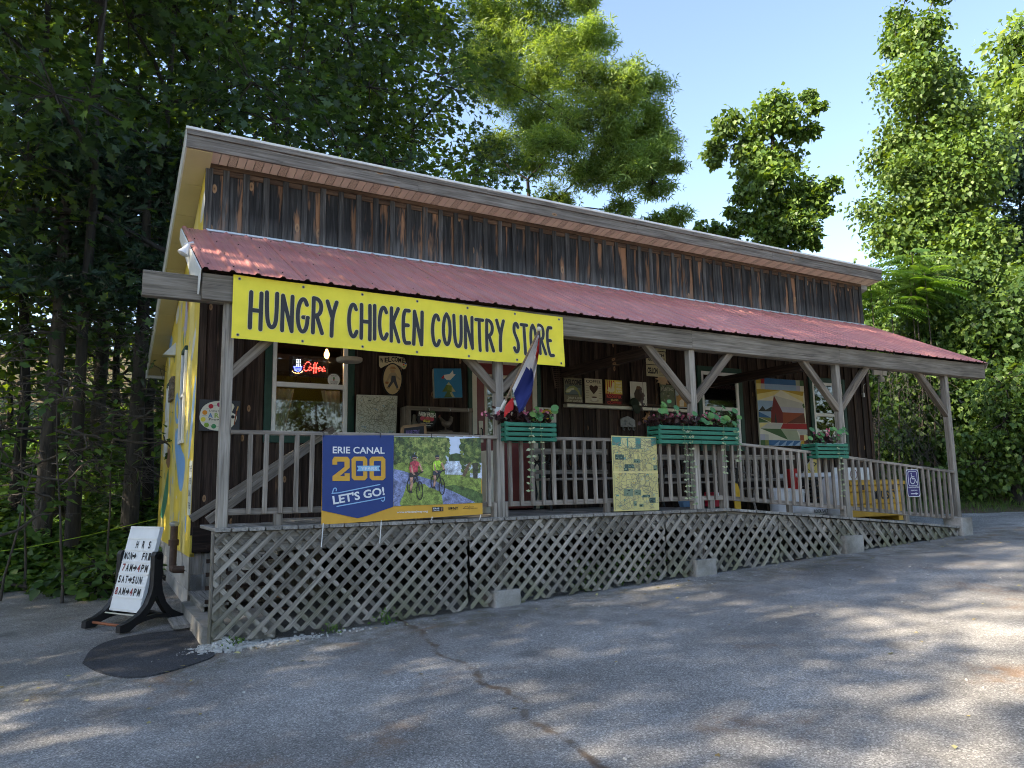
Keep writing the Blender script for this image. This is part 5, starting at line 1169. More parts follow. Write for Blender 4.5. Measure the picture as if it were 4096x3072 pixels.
# ---- rake head, cap, coat rack, lizard, fishing rod, sun face
q = PX(2000, 1250, 2.765, YW-.06)
rk = empty('garden_rake', (q(600, 840)[0], YW-.06, q(600, 840)[1]), 'rusty garden rake head hanging on the wall right of the door', 'rake')
a, c = q(565, 605), q(612, 840); plank('head', (a[0], YW-.06, a[1]), (c[0], YW-.06, c[1]), .035, .02, MAT['lowerbat'], rk)
for i in range(11):
    t = .04+i*.092; p = lerp(a, c, t); b = MB(); b.tube([(p[0], YW-.06, p[1]), (p[0]+.09, YW-.075, p[1]+.012), (p[0]+.125, YW-.10, p[1]+.005)], [.006, .005, .003], 6); b.obj('tine', MAT['chain'], rk)
p = q(1452, 1035); cp = empty('baseball_cap', (p[0], YW-.14, p[1]-.1), 'dark green baseball cap hung on the ledge', 'cap')
b = MB(); n1, n2 = 12, 7
vs = [(p[0]+.088*math.cos(2*math.pi*i/n1)*math.cos(j/6*1.5), YW-.13+.075*math.sin(2*math.pi*i/n1)*math.cos(j/6*1.5), p[1]-.0+.125*math.sin(j/6*1.5)) for j in range(n2) for i in range(n1)]
b.add(vs, [[j*n1+i, j*n1+(i+1) % n1, (j+1)*n1+(i+1) % n1, (j+1)*n1+i] for j in range(n2-1) for i in range(n1)]+[list(range(n1))]); b.obj('crown', plain('cap_cloth', (.022, .032, .02), .9), cp, True)
b = MB(); b.prism([(p[0]+.085*math.cos(t), -.15*math.sin(t)*.9) for t in np.linspace(0, math.pi, 12)], -.005, .005, lambda u, v, d: (u, YW-.185-d-.10*(-v), p[1]+v)); b.obj('visor', bpy.data.materials['cap_cloth'], cp)
a = q.box(1338, 1145, 1500, 1265); rkk = empty('coat_rack', ((a[0]+a[2])/2, YW-.03, a[1]), 'grey cast metal coat rack with a moose relief and three hooks', 'coat rack')
GM = plain('pewter', (.17, .17, .165), .5, .5, .3, 30., metal=.4)
b = MB(); w_ = a[2]-a[0]; h = a[3]-a[1]; b.prism([(a[0], a[1]), (a[2], a[1]), (a[2], a[1]+h*.62), (a[0]+w_*.8, a[1]+h*.82), (a[0]+w_*.5, a[3]), (a[0]+w_*.2, a[1]+h*.85), (a[0], a[1]+h*.7)], YW-.05, YW-.028, lambda u, v, d: (u, d, v)); b.obj('plate', GM, rkk)
b = MB(); b.prism([(a[0]+w_*x, a[1]+h*y) for x, y in [(.3, .2), (.34, .2), (.36, .42), (.6, .42), (.62, .2), (.66, .2), (.68, .5), (.78, .62), (.76, .72), (.64, .66), (.34, .62), (.28, .5)]], YW-.062, YW-.049, lambda u, v, d: (u, d, v)); b.obj('moose_relief', GM, rkk)
for s in (.14, .5, .82):
    x = a[0]+w_*s; b = MB(); b.tube([(x, YW-.05, a[1]+.03), (x, YW-.055, a[1]-.04), (x, YW-.085, a[1]-.055), (x, YW-.10, a[1]-.03)], .008, 6); b.obj('hook', GM, rkk, True)
b = MB(); pl = [q(*p) for p in [(1655, 1095), (1640, 1125), (1622, 1160), (1604, 1185), (1588, 1205), (1592, 1222), (1610, 1215), (1608, 1200), (1598, 1202)]]; b.tube([(x, YW-.05, z) for x, z in pl], [.014, .022, .026, .022, .014, .010, .008, .006, .004], 8); e = empty('lizard_ornament', (pl[3][0], YW-.05, pl[5][1]), 'orange and blue metal lizard ornament with a curled tail', 'ornament'); b.obj('body', plain('lizard_paint', (.40, .20, .09), .5, .4, .4, 30.), e, True)
for l in ([(1636, 1130), (1656, 1140), (1660, 1150)], [(1636, 1128), (1622, 1115), (1618, 1105)], [(1612, 1175), (1590, 1165), (1580, 1172)], [(1614, 1175), (1640, 1185), (1655, 1190)]):
    b = MB(); b.tube([(q(*p)[0], YW-.05, q(*p)[1]) for p in l], [.010, .008, .006], 6); b.obj('leg', bpy.data.materials['lizard_paint'], e)
b = MB(); pl = [q(*p) for p in [(1612, 1370), (1625, 1180), (1660, 1060), (1720, 930), (1790, 840), (1815, 805)]]; b.tube([(x, YW-.12, z) for x, z in pl], [.007, .006, .006, .005, .004, .003], 6); e = empty('fishing_rod', (pl[0][0], YW-.12, pl[0][1]), 'thin dark fishing rod leaning up past the ledge', 'rod'); b.obj('rod', MAT['black'], e, True)
b = MB(); b.tube([(pl[0][0], YW-.12, ZD+.02), (pl[0][0], YW-.12, pl[0][1]+.02)], .011, 6); b.obj('handle', MAT['black'], e)
b = MB(); c = q(1805, 735); b.prism([(c[0]+(.085 if i % 2 else .15)*math.cos(2*math.pi*i/24), c[1]+(.085 if i % 2 else .15)*math.sin(2*math.pi*i/24)) for i in range(24)], YW-.05, YW-.035, lambda u, v, d: (u, d, v)); e = empty('sun_ornament', (c[0], YW-.05, c[1]), 'tan sun-shaped wall ornament above the camouflage sign', 'ornament'); b.obj('rays', plain('sun_tan', (.42, .29, .16), .6), e)
b = MB(); b.lathe([(.08, 0), (.06, .02), (.0, .03)], (0, 0, 0), 16); b.obj('disc', bpy.data.materials['sun_tan'], e, True, Matrix.Translation((c[0], YW-.05, c[1])) @ Matrix.Rotation(R(90), 4, 'X'))
# wind-chime string in the bay right of the banner
b = MB(); x, z = q(895, 205); b.tube([(x, .7, BZ+.3), (x+.005, .7, 2.75), (x+.01, .7, 2.62)], .004, 5); e = empty('wind_chime', (x, .7, 2.5), 'rusty string wind chime hanging right of the yellow banner', 'wind chime'); b.obj('cord', MAT['chain'], e)
for i in range(7): b = MB(); b.lathe([(.012, 0), (.018, .02), (.008, .05)], (x+.02*math.sin(i*2.1)-.02, .7+.02*math.cos(i), 2.48+.045*i), 8); b.obj('bead', MAT['chain'], e)
# ---- coffee LED sign, bulb lamp, stickers in the first window
q = PX(700, 1250, 2.765, YW+.09); a = q.box(1266, 492, 1696, 716)
e = empty('led_coffee_sign', ((a[0]+a[2])/2, YW+.09, a[1]), 'lit LED sign with blue cup and red word hung inside the window', 'light sign')
bbox('panel', a[0], a[2], YW+.095, YW+.11, a[1], a[3], plain('led_panel', (.018, .02, .02), .4), e, 0)
def dots(name, l, step, col, rad=.0055, st_=3.):
    pl = dens([q(*p) for p in l], step); m_ = bpy.data.materials.get('led_'+name) or plain('led_'+name, col, .5, .3, .02, emit=st_); b = MB()
    last = None
    for p in pl:
        if last and math.hypot(p[0]-last[0], p[1]-last[1]) < step*.8: continue
        last = p; b.box(p[0]-rad, p[0]+rad, YW+.088, YW+.094, p[1]-rad, p[1]+rad)
    return tag(b.obj('diodes', m_, e), kind='stuff')
RD, BD = (1., .06, .05), (.08, .12, 1.)
dots('red', smooth_pl([(1500, 570), (1480, 545), (1450, 555), (1425, 600), (1430, 640), (1455, 645), (1480, 630)], 1), .017, RD)
for l in ([(1495, 600), (1512, 610), (1505, 635), (1488, 640), (1484, 612), (1495, 600)], [(1548, 560), (1536, 575), (1534, 668), (1526, 668)], [(1575, 560), (1563, 575), (1560, 665), (1552, 668)], [(1585, 625), (1615, 615), (1605, 602), (1588, 620), (1596, 645), (1618, 640)], [(1628, 630), (1655, 620), (1645, 605), (1630, 620), (1636, 650), (1660, 645)], [(1520, 615), (1585, 612)]): dots('red', l, .017, RD)
for l in ([(1318, 600), (1398, 600)], [(1318, 600), (1330, 640), (1360, 650), (1388, 640), (1398, 600)], [(1338, 625), (1380, 625)]): dots('blue', l, .015, BD)
for x in (1348, 1366, 1386): dots('pale', [(x, 590), (x, 520)], .018, (.6, .75, 1.), .004, 3.)
dots('amber', smooth_pl([(1300, 650), (1320, 668), (1360, 672), (1400, 662), (1414, 645)], 1), .015, (1., .5, .2), .004, 3.)
p = onY(1307, 1413, YW+.45); e = empty('pendant_lamp', (p.x, p.y, p.z), 'glowing filament bulb pendant inside the coffee window', 'lamp')
b = MB(); b.lathe([(.012, .06), (.018, .03), (.034, 0), (.036, -.03), (.02, -.065), (.0, -.07)][::-1], (p.x, p.y, p.z), 14); b.obj('bulb', plain('lit_filament', (1., .52, .16), .3, .5, .02, emit=4.), e, True)
b = MB(); b.tube([(p.x, p.y, p.z+.06), (p.x, p.y, 3.9)], .004, 6); b.obj('cord', MAT['black'], e); b = MB(); b.lathe([(.02, .055), (.02, .10), (.008, .105)], (p.x, p.y, p.z), 12); b.obj('socket', MAT['chain'], e)
lp = bpy.data.lights.new('pendant_glow', 'POINT'); lp.energy = 5; lp.color = (1, .6, .3); lp.shadow_soft_size = .05; lo = bpy.data.objects.new('pendant_glow', lp); COL.objects.link(lo); reg(lo, Matrix.Translation((p.x, p.y, p.z-.12)), e)
q = PX(700, 1250, 2.765, YW-.004); pr = Print(.0006); c = q(1757, 746); pr.disc(c[0], c[1], .0785, .08, (.66, .67, .62), 0, 28); pr.text('ELECTRIC CITY', c[0], c[1]+.052, .012, INK, 1, .075, .02); pr.disc(c[0], c[1]+.02, .012, .018, (.10, .25, .10), 1); pr.disc(c[0], c[1]-.0, .01, .01, (.35, .03, .03), 1.4); pr.text('We Own It!', c[0], c[1]-.047, .014, INK, 1, .085, .02)
for i in range(2): pr.rect(c[0]-.05, c[1]-.02-.012*i, c[0]+.05, c[1]-.016-.012*i, (.25, .25, .25), 1)
wall_sign('round_sticker', pr, [(c[0]+.0785*math.cos(2*math.pi*i/28), c[1]+.08*math.sin(2*math.pi*i/28)) for i in range(28)], YW-.004, 'round white sticker on the coffee window glass', 'sticker', t=.002)
# hanging wooden disc under the banner
p = onY(1398, 1440, 1.1); e = empty('hanging_feeder', tuple(p), 'round pale wooden tray hanging on chains beside the coffee window', 'feeder')
b = MB(); b.lathe([(.13, -.025), (.145, -.01), (.145, .02), (.10, .022)], tuple(p), 24); b.obj('tray', plain('pale_wood_slice', (.36, .32, .26), .8, .2, .2), e, True)
for s in (-1, 1): b = MB(); b.tube([(p.x+s*.10, p.y, p.z+.02), (p.x+s*.03, p.y, p.z+.7)], .004, 5); b.obj('chain', MAT['chain'], e)
# ---- shelf unit left of the door with ornaments, and chalkboard
YS = 1.80; q = PX(1350, 1250, 2.765, YS); e = empty('shelf_unit', (q(1130, 1340)[0], YS, ZD), 'dark wooden shelf unit left of the red door', 'shelf')
a = q.box(775, 1045, 1490, 1345)
for x in (a[0], a[2]-.05): bbox('side', x, x+.05, YS, YS+.28, ZD, a[3], MAT['brace'], e)
bbox('top_board', a[0]-.01, a[2]+.01, YS-.005, YS+.03, a[3]-.055, a[3]+.0, MAT['brace'], e); bbox('shelf_board', a[0]+.05, a[2]-.05, YS, YS+.28, a[1], a[1]+.03, MAT['brace'], e); bbox('shelf_board', a[0]+.05, a[2]-.05, YS, YS+.28, 1.45, 1.48, MAT['brace'], e)
bbox('back', a[0]+.05, a[2]-.05, YS+.27, YS+.28, ZD, a[3], MAT['lower'], e, 0)
for x in (1005, 1235, 1438): hx, hz = q(x, 1065); b = MB(); b.tube([(hx, YS-.005, hz), (hx, YS-.03, hz), (hx, YS-.035, hz-.03), (hx, YS-.02, hz-.035)], .004, 5); b.obj('cup_hook', MAT['galv'], e)
q = PX(1350, 1250, 2.765, YS-.05); pr = Print(.001); ol = smooth_pl(q.pts([(985, 1095), (1040, 1080), (1085, 1110), (1100, 1165), (1085, 1225), (1045, 1268), (995, 1278), (935, 1262), (895, 1220), (880, 1160), (895, 1110), (940, 1085), (985, 1095)]), 2)[:-1]
pr.poly(ol, (.014, .013, .012), .4)
for x, y, c in ((940, 1170, (.42, .06, .08)), (995, 1175, (.5, .10, .10)), (1040, 1178, (.42, .06, .08)), (960, 1195, (.55, .42, .08)), (985, 1200, (.5, .38, .06)), (1010, 1200, (.55, .42, .08))): pr.disc(*q(x, y), .034 if c[1] < .2 else .02, .03 if c[1] < .2 else .018, c, 2, 14)
pr.disc(*q(1050, 1110), .04, .032, (.05, .10, .03), 2, 12)
q.text(pr, 'FARM FRESH', 898, 1105, 1082, 1155, (.62, .60, .50), 4, .03, rot=-.07); q.text(pr, 'locally grown produce', 920, 1218, 1055, 1232, (.5, .48, .4), 4, .01); q.text(pr, 'ORGANIC', 970, 1243, 1035, 1256, (.5, .48, .4), 4, .02)
wall_sign('apple_sign', pr, ol, YS-.05, 'black apple-shaped produce sign with red fruit hung on the shelf', 'sign', MAT['black'])
RM = plain('carved_ornament', (.13, .10, .075), .7, .3, .5, 25.)
p = onY(1782, 1725, YS+.1); e = empty('rooster_statue', (p.x, YS+.1, a[1]+.03), 'small brown rooster figurine on the shelf', 'figurine')
b = MB(); z = a[1]+.03; b.lathe([(.10, 0), (.10, .02), (.05, .035)], (p.x, YS+.1, z), 14); b.obj('base', RM, e)
b = MB(); b.tube([(p.x+.0, YS+.1, z+.03), (p.x, YS+.1, z+.09)], .012, 6); b.tube([(p.x-.08, YS+.1, z+.20), (p.x-.055, YS+.1, z+.165), (p.x-.02, YS+.1, z+.12), (p.x+.03, YS+.1, z+.105), (p.x+.07, YS+.1, z+.14), (p.x+.09, YS+.1, z+.2), (p.x+.075, YS+.1, z+.22)], [.014, .024, .042, .045, .03, .022, .006], 10); b.obj('body', RM, e, True)
b = MB(); b.tube([(p.x-.105, YS+.1, z+.20), (p.x-.085, YS+.1, z+.205), (p.x-.075, YS+.1, z+.235)], [.002, .018, .006], 8); b.obj('head', plain('faded_red', (.22, .06, .045), .7), e, True)
p = onY(1657, 1725, YS+.1); e = empty('duck_decoy', (p.x, YS+.1, z), 'pale bowling-pin shaped ornament beside the apple sign', 'figurine'); b = MB(); b.lathe([(.045, 0), (.055, .05), (.05, .1), (.024, .15), (.03, .19), (.022, .22), (.005, .23)], (p.x, YS+.1, z), 14); b.obj('body', plain('faded_cream', (.24, .21, .16), .7, .3, .3), e, True)
YC = .75; q = PX(1350, 1250, 2.765, YC); cor = [q(*p) for p in [(725, 1268), (965, 1238), (975, 1460), (700, 1500)]]
e = empty('chalkboard', (cor[2][0], YC, ZD), 'wood framed chalkboard with purple chalk lettering leaning behind the railing', 'chalkboard')
pr = Print(.001); q.text(pr, 'AVAILABLE TODAY', 752, 1300, 905, 1360, (.18, .12, .28), 2, .02, rot=.06); inner = [lerp(p, ((cor[0][0]+cor[2][0])/2, (cor[0][1]+cor[2][1])/2), .1) for p in cor]; pr.poly(inner, (.02, .02, .022), .5)
mobj('slate', pr.mesh('slate', lambda u, v, l: (u, YC-.004-l, v)), MAT['print'], e, Matrix())
TANW = wood('tan_frame_wood', (.16, .09, .045), (.30, .18, .09), (.40, .26, .14))
for i in range(4): a_, c_ = cor[i], cor[(i+1) % 4]; plank('frame', (a_[0], YC+.01, a_[1]), (c_[0], YC+.01, c_[1]), .035, .03, TANW, e, (0, 0, 1) if i % 2 == 0 else (1, 0, 0))
for s in (0, 1): a_ = (cor[3], cor[2])[s]; plank('leg', (a_[0], YC+.01, a_[1]), (a_[0]-.02+.06*s, YC+.15, ZD), .03, .03, TANW, e, (1, 0, 0))
# ---- flag on the second post
YP = .085
bs = onY(1990, 1648, YP); fl = empty('porch_flag', tuple(bs), 'red white and blue flag hanging from a pole on the middle post', 'flag')
tip = onY(2156, 1322, -.62); bot = onY(2012, 1622, .0)
b = MB(); b.tube([tuple(bot), tuple(bot+(tip-bot)*.5), tuple(tip)], .0115, 10); b.obj('pole', wood('pole_wood', (.12, .08, .05), (.22, .16, .11), (.30, .23, .17)), fl, True)
b = MB(); b.lathe([(.005, -.025), (.024, -.012), (.028, .0), (.022, .017), (.004, .026)], tuple(tip+Vector((0, 0, .015))), 14); b.obj('finial', MAT['cream'], fl, True)
b = MB(); b.box(bs.x-.035, bs.x+.035, YP-.008, YP+.004, bs.z-.055, bs.z+.055); b.obj('bracket_plate', MAT['white'], fl)
b = MB(); dv = (tip-bot).normalized(); b.tube([tuple(bs+Vector((.01, -.005, -.03))), tuple(bot), tuple(bot+dv*.07)], [.016, .020, .018], 10); b.obj('bracket_socket', MAT['white'], fl, True)
Q7f = lambda x, y, yy: onY(2000+x/2.765, 1250+y/2.765, yy)
pole_pts = [(421, 245), (330, 420), (240, 610), (135, 840)]
edge_px = [[(421, 245), (440, 250), (436, 330), (432, 440)], [(330, 420), (395, 440), (415, 520), (405, 600)], [(240, 610), (330, 650), (380, 760), (345, 905)], [(135, 840), (175, 960), (200, 1080), (222, 1155)]]
G = 18; Hh = 20
def bez(pts, t):
    pts = [Vector(p) for p in pts]
    while len(pts) > 1: pts = [pts[i]*(1-t)+pts[i+1]*t for i in range(len(pts)-1)]
    return pts[0]
rowsp = []
for i in range(G+1):
    s = i/G; k3 = s*3; i0 = min(2, int(k3)); f_ = k3-i0
    ctrl = [Vector(edge_px[i0][m])*(1-f_)+Vector(edge_px[i0+1][m])*f_ for m in range(4)]
    rowsp.append([bez([c.to_3d() for c in ctrl], j/Hh) for j in range(Hh+1)])
vs, fs, cs_ = [], [], []
for i in range(G+1):
    yb0 = -.62+(.62-.02)*i/G
    for j in range(Hh+1):
        p = rowsp[i][j]; d_ = j/Hh; yy = yb0*(1-.25*d_)+.055*math.sin(d_*9+i*.25)*d_-.02*math.sin(d_*17)*d_; vs.append(Q7f(p.x, p.y, yy))
for i in range(G):
    for j in range(Hh):
        a = i*(Hh+1)+j; fs.append([a, a+1, a+Hh+2, a+Hh+1]); s, d_ = (i+.5)/G, (j+.5)/Hh
        pxx = rowsp[i][j]; col = (.70, .70, .72)
        if s+.05*d_ > .60: col = (.030, .045, .19)
        if d_ > .30+.25*s/.45 and s < .34: col = (.52, .035, .035)
        if d_ < .16: col = (.64, .65, .69)
        cs_.append(col)
me = bpy.data.meshes.new('cloth'); me.from_pydata([tuple(v) for v in vs], [], fs); at = me.color_attributes.new('Col', 'FLOAT_COLOR', 'CORNER'); at.data.foreach_set('color', [x for c in cs_ for _ in range(4) for x in c+(1.,)])
me.polygons.foreach_set('use_smooth', [True]*len(me.polygons)); mobj('cloth', me, printed('flag_cloth', .85, .05), fl, Matrix())
vs, fs = [], []
tail = [[(150, 925), (150, 1000), (152, 1080)], [(105, 975), (110, 1030), (120, 1085)], [(60, 1030), (60, 1080), (85, 1110)], [(48, 1075), (42, 1130), (45, 1182)]]
for i, row in enumerate(tail):
    for j, p in enumerate(row): vs.append(Q7f(p[0], p[1], -.06+.03*math.sin(i*1.5+j)))
for i in range(3):
    for j in range(2): a = i*3+j; fs.append([a, a+1, a+4, a+3])
o = mobj('cloth_fold', pyd('cloth_fold', vs, fs, True), plain('flag_red', (.50, .03, .03), .85), fl, Matrix()); o.modifiers.new('s', 'SUBSURF').levels = 2; o.modifiers['s'].render_levels = 2
# ---- planter boxes on the railing with their plants
def planter(px0, px1, pyt, pyb, lab, depth=.25, yf=-.06, split=None, seed=1):
    x0, x1, z0, z1 = wrect(px0, pyt, px1, pyb, yf); e = empty('planter_box', ((x0+x1)/2, .05, z0), lab, 'planter', 'green slatted planters along the railing')
    secs = [(x0, x1)] if not split else [(x0, (x0+x1)/2-.002), ((x0+x1)/2+.002, x1)]
    sh = (z1-z0)/4
    for k_ in range(4):
        for a, c in secs: bbox('front_slat', a, c, yf, yf+.016, z0+sh*k_+.006, z0+sh*(k_+1)-.008, MAT['planter'], e)
        bbox('side_slat', x0+.018, x0+.033, yf+.04, yf+depth, z0+sh*k_+.006, z0+sh*(k_+1)-.008, MAT['planter'], e); bbox('side_slat', x1-.033, x1-.018, yf+.04, yf+depth, z0+sh*k_+.006, z0+sh*(k_+1)-.008, MAT['planter'], e)
    for a in [x0+.0, x1-.04]: bbox('corner_stile', a, a+.04, yf+.0165, yf+.04, z0, z1, MAT['planter'], e)
    bbox('back_panel', x0+.02, x1-.02, yf+depth, yf+depth+.016, z0, z1, MAT['planter'], e)
    bbox('liner', x0+.045, x1-.045, yf+.045, yf+depth-.01, z0+.01, z1-.02, MAT['soil'], e)
    bbox('liner_rim', x0+.04, x1-.04, yf+.03, yf+depth-.005, z1-.019, z1-.003, MAT['plasticwhite'] if seed == 3 else MAT['soil'], e)
    return x0, x1, z0, z1, yf, depth
def begonia(x, y, z, lab, n=150, spread=.13, rng=None):
    rng = rng or np.random.default_rng(int(x*100)); e = empty('begonia_plant', (x, y, z), lab, 'flowers', 'bedding plants in the planters')
    pos = np.stack([x+rng.normal(0, spread, n), y+rng.normal(0, .05, n), z+np.abs(rng.normal(.055, .035, n))], -1); me = leaves('foliage', pos, rng.normal(size=(n, 3))+[0, -.5, 1.], rng.uniform(.04, .065, n), 'round', rng=rng); mobj('foliage', me, LM['begonia'], e, Matrix())
    m_ = n//14; pos = np.stack([x+rng.normal(0, spread*.9, m_), y-.03+rng.normal(0, .05, m_), z+.07+np.abs(rng.normal(.02, .03, m_))], -1); pos = np.repeat(pos, 4, 0)+rng.normal(0, .012, (m_*4, 3)); mobj('blossom', leaves('blossom', pos, rng.normal(size=(m_*4, 3))+[0, -1, .3], .03, 'round', rng=rng), LM['pink'], e, Matrix())
def nasturtium(x, y, z, lab, n=12, rng=None, w_=.16, up=.2):
    rng = rng or np.random.default_rng(int(x*77)); e = empty('nasturtium_plant', (x, y, z), lab, 'plant', 'round-leaved plants in the planters'); b = MB(); P_, N_, S_ = [], [], []
    for _ in range(n):
        a = rng.uniform(-1, 1)*w_; h = rng.uniform(.02, up); t = (x+a, y-.05-rng.uniform(0, .08), z+h); b.tube([(x+a*.3, y, z-.02), (x+a*.7, y-.03, z+h*.6), t], .0028, 5); P_.append(t); N_.append((rng.normal(0, .4), -1.2, .8)); S_.append(rng.uniform(.055, .095))
    b.obj('stem', LM['nast'], e); P_ = np.array(P_)-np.array([.03, 0, 0.])
    for k_ in range(n): mobj('leaf', leaves('leaf', P_[k_:k_+1], N_[k_:k_+1], S_[k_], 'round', along=[[1., 0, .1]], rng=rng), LM['nast'], e, Matrix())
def trailer(x, y, z, length, lab, rng=None, leafs=.055):
    rng = rng or np.random.default_rng(int(x*131)); e = empty('trailing_vine', (x, y, z-length), lab, 'vine', 'pale trailing vines hanging from the planters'); b = MB(); pl = [(x, y+.06, z+.01), (x+.0, y-.02, z+.02)]; xx = x
    k_ = int(length/.075); P_, A_ = [], []
    for i in range(k_):
        xx += rng.normal(0, .008); zz = z-.075*(i+1); yy = y-.035-.008*math.sin(i*.5); pl.append((xx, yy, zz))
        for s in (-1, 1): P_.append((xx, yy-.004, zz)); A_.append((s*1., -.3, rng.uniform(-.2, .5)))
    b.tube(pl, .0025, 5); b.obj('stem', LM['vinca'], e); n = len(P_); tag(mobj('leaf', leaves('leaf', P_, np.tile([0, -1., .5], (n, 1))+rng.normal(0, .3, (n, 3)), rng.uniform(leafs*.7, leafs*1.25, n), 'simple', along=A_, rng=rng), LM['vinca'], e, Matrix()), kind='stuff')
x0, x1, z0, z1, yf, dp = planter(2024, 2226, 1688, 1766, 'green slatted planter box next to the flag post', .24); ym = yf+.10
begonia(x0+.17, ym, z1, 'dark-leaved pink begonias under the flag', 170); begonia(x0+.5, ym, z1, 'dark-leaved begonias at the right end of the flag planter', 60, .06); nasturtium(x0+.48, ym, z1, 'round green leaves in the planter by the flag', 13, up=.16)
trailer(x0+.30, yf, z1, .75, 'pale vine trailing from the middle of the planter by the flag'); trailer(x0+.42, yf, z1, .62, 'thin pale vine trailing from the right half of the planter by the flag', leafs=.024)
x0, x1, z0, z1, yf, dp = planter(2641, 2956, 1703, 1778, 'long double green planter box in front of the tin signs', .25, split=True, seed=2); ym = yf+.10
for i, t in enumerate((.08, .36, .66)): begonia(x0+(x1-x0)*t, ym, z1, ('dark begonias at the left of the long planter', 'pink begonias at the centre of the long planter', 'red-leaved begonias right of centre in the long planter')[i], 120, .13)
for i, t in enumerate((.12, .50, .74, .93)): nasturtium(x0+(x1-x0)*t, ym, z1, ('tall round leaves at the left end of the long planter', 'single round leaves beside the post in the long planter', 'cluster of round leaves right of the post in the long planter', 'round leaves at the right end of the long planter')[i], (11, 6, 12, 9)[i], up=(.30, .20, .26, .20)[i], w_=.15)
for i, (t, L_) in enumerate(((.27, .95), (.33, 1.0), (.78, .62), (.95, .45))): trailer(x0+(x1-x0)*t, yf, z1, L_, ('longest left vine trailing from the long planter', 'leafy vine beside the longest vine of the long planter', 'vine trailing before the newel post from the long planter', 'short vine at the right end of the long planter')[i])
x0, x1, z0, z1, yf, dp = planter(3271, 3394, 1772, 1834, 'green planter box on the sloping ramp railing', .27, seed=3); ym = yf+.1
begonia(x0+.22, ym, z1, 'pink begonias in the ramp planter', 130, .12); nasturtium(x0+.02, ym, z1, 'round leaves sprawling left of the ramp planter', 7, up=.26, w_=.16); nasturtium(x0+.46, ym, z1, 'round leaves at the right of the ramp planter', 10, up=.22, w_=.18); trailer(x0+.40, yf, z1, .8, 'pale vine trailing from the ramp planter', leafs=.05)
# ---- handicapped parking sign
q = PX(3100, 1600, 2.212, .045); a = q.box(1166, 614, 1276, 858); x0, z0, x1, z1 = a; F = lambda s, t: (x0+(x1-x0)*s, z0+(z1-z0)*t); pr = Print(.0008)
def rrect(s0, t0, s1, t1, r, asp): 
    o_ = []
    for cx, cy, a0 in ((s1-r, t1-r*asp, 0), (s0+r, t1-r*asp, 90), (s0+r, t0+r*asp, 180), (s1-r, t0+r*asp, 270)): o_ += [(cx+r*math.cos(R(a0+22.5*i)), cy+r*asp*math.sin(R(a0+22.5*i))) for i in range(5)]
    return o_
asp = (x1-x0)/(z1-z0); V = (.035, .03, .13); WH = (.62, .63, .66)
for s_, c, l in ((0, WH, 0), (.035, V, 1)): pr.poly([F(*p) for p in rrect(s_, s_*asp, 1-s_, 1-s_*asp, .13, asp)], c, l)
pr.poly([F(*p) for p in rrect(.13, .40, .87, .93, .1, asp)], WH, 2); pr.poly([F(*p) for p in rrect(.165, .415, .835, .915, .09, asp)], V, 3)
q2 = lambda l: [F(*p) for p in l]
pr.disc(*F(.40, .85), .011, .011, WH, 4.2, 14); pr.line(q2([(.42, .80), (.45, .66), (.66, .655), (.76, .53), (.82, .54)]), .014, WH, 4); pr.line(q2([(.44, .735), (.62, .725)]), .011, WH, 4.5); pr.line(q2([(.38, .71), (.29, .64), (.28, .55), (.38, .48), (.53, .48), (.64, .55), (.65, .60)]), .012, WH, 4)
T(pr, F, 'HANDICAPPED', .10, .325, .92, .375, WH, 4, .02); T(pr, F, 'PARKING', .27, .21, .77, .26, WH, 4, .02); pr.rect(*F(.24, .10), *F(.66, .135), WH, 4); pr.poly(q2([(.62, .165), (.84, .118), (.62, .07)]), WH, 4.4)
wall_sign('parking_sign', pr, [F(*p) for p in rrect(0, 0, 1, 1, .13, asp)], .045, 'blue and white wheelchair parking sign screwed to the ramp railing', 'sign', MAT['galv'], .003)
# ---- security cameras, floodlight, cable, extension cord
for px, py, yy, lab in ((3192, 1443, .35, 'white bullet camera beside the left brace of the ramp post'), (3602, 1466, 1.2, 'small white camera by the floodlight')):
    p = onY(px, py, yy); e = empty('security_camera', tuple(p), lab, 'camera', 'cameras under the porch roof'); M_ = Matrix.Translation(p) @ Matrix.Rotation(R(12), 4, 'Z') @ Matrix.Rotation(R(80), 4, 'X'); s = 1. if px < 3500 else .75
    b = MB(); b.lathe([(.055*s, 0), (.055*s, .012), (.05*s, .12*s), (.03*s, .15*s)], (0, 0, -.07), 18); b.obj('housing', MAT['white'], e, True, M_ @ Matrix.Rotation(R(180), 4, 'X')); b = MB(); b.lathe([(.046*s, .069), (.046*s, .0715)], (0, 0, 0), 18); b.obj('lens', MAT['black'], e, True, M_); b = MB(); b.tube([tuple(p+Vector((0, .06, .03))), tuple(p+Vector((.02, .1, .12))), tuple(p+Vector((.03, .12, .3)))], .012, 8); b.obj('mount', MAT['white'], e)
p = onY(3527, 1490, 1.3); e = empty('floodlight', tuple(p), 'white twin floodlight with motion sensor under the porch roof', 'light')
for dx, an in ((-.16, -25), (.02, 10)):
    M_ = Matrix.Translation(p+Vector((dx, 0, 0))) @ Matrix.Rotation(R(an), 4, 'Z') @ Matrix.Rotation(R(100), 4, 'X'); b = MB(); b.prism([(-.07, -.05), (.07, -.05), (.085, .06), (-.085, .06)], -.02, .05, lambda u, v, d: (u, v, d)); b.obj('lamp_head', MAT['white'], e, m=M_)
b = MB(); b.lathe([(.05, 0), (.06, .05), (.04, .09)], tuple(p+Vector((-.03, 0, -.17))), 14); b.obj('sensor', MAT['white'], e, True); b = MB(); b.tube([tuple(p+Vector((-.03, 0, -.08))), tuple(p+Vector((-.02, .02, .06))), tuple(p+Vector((.08, .05, .25)))], .02, 8); b.obj('bracket', MAT['white'], e)
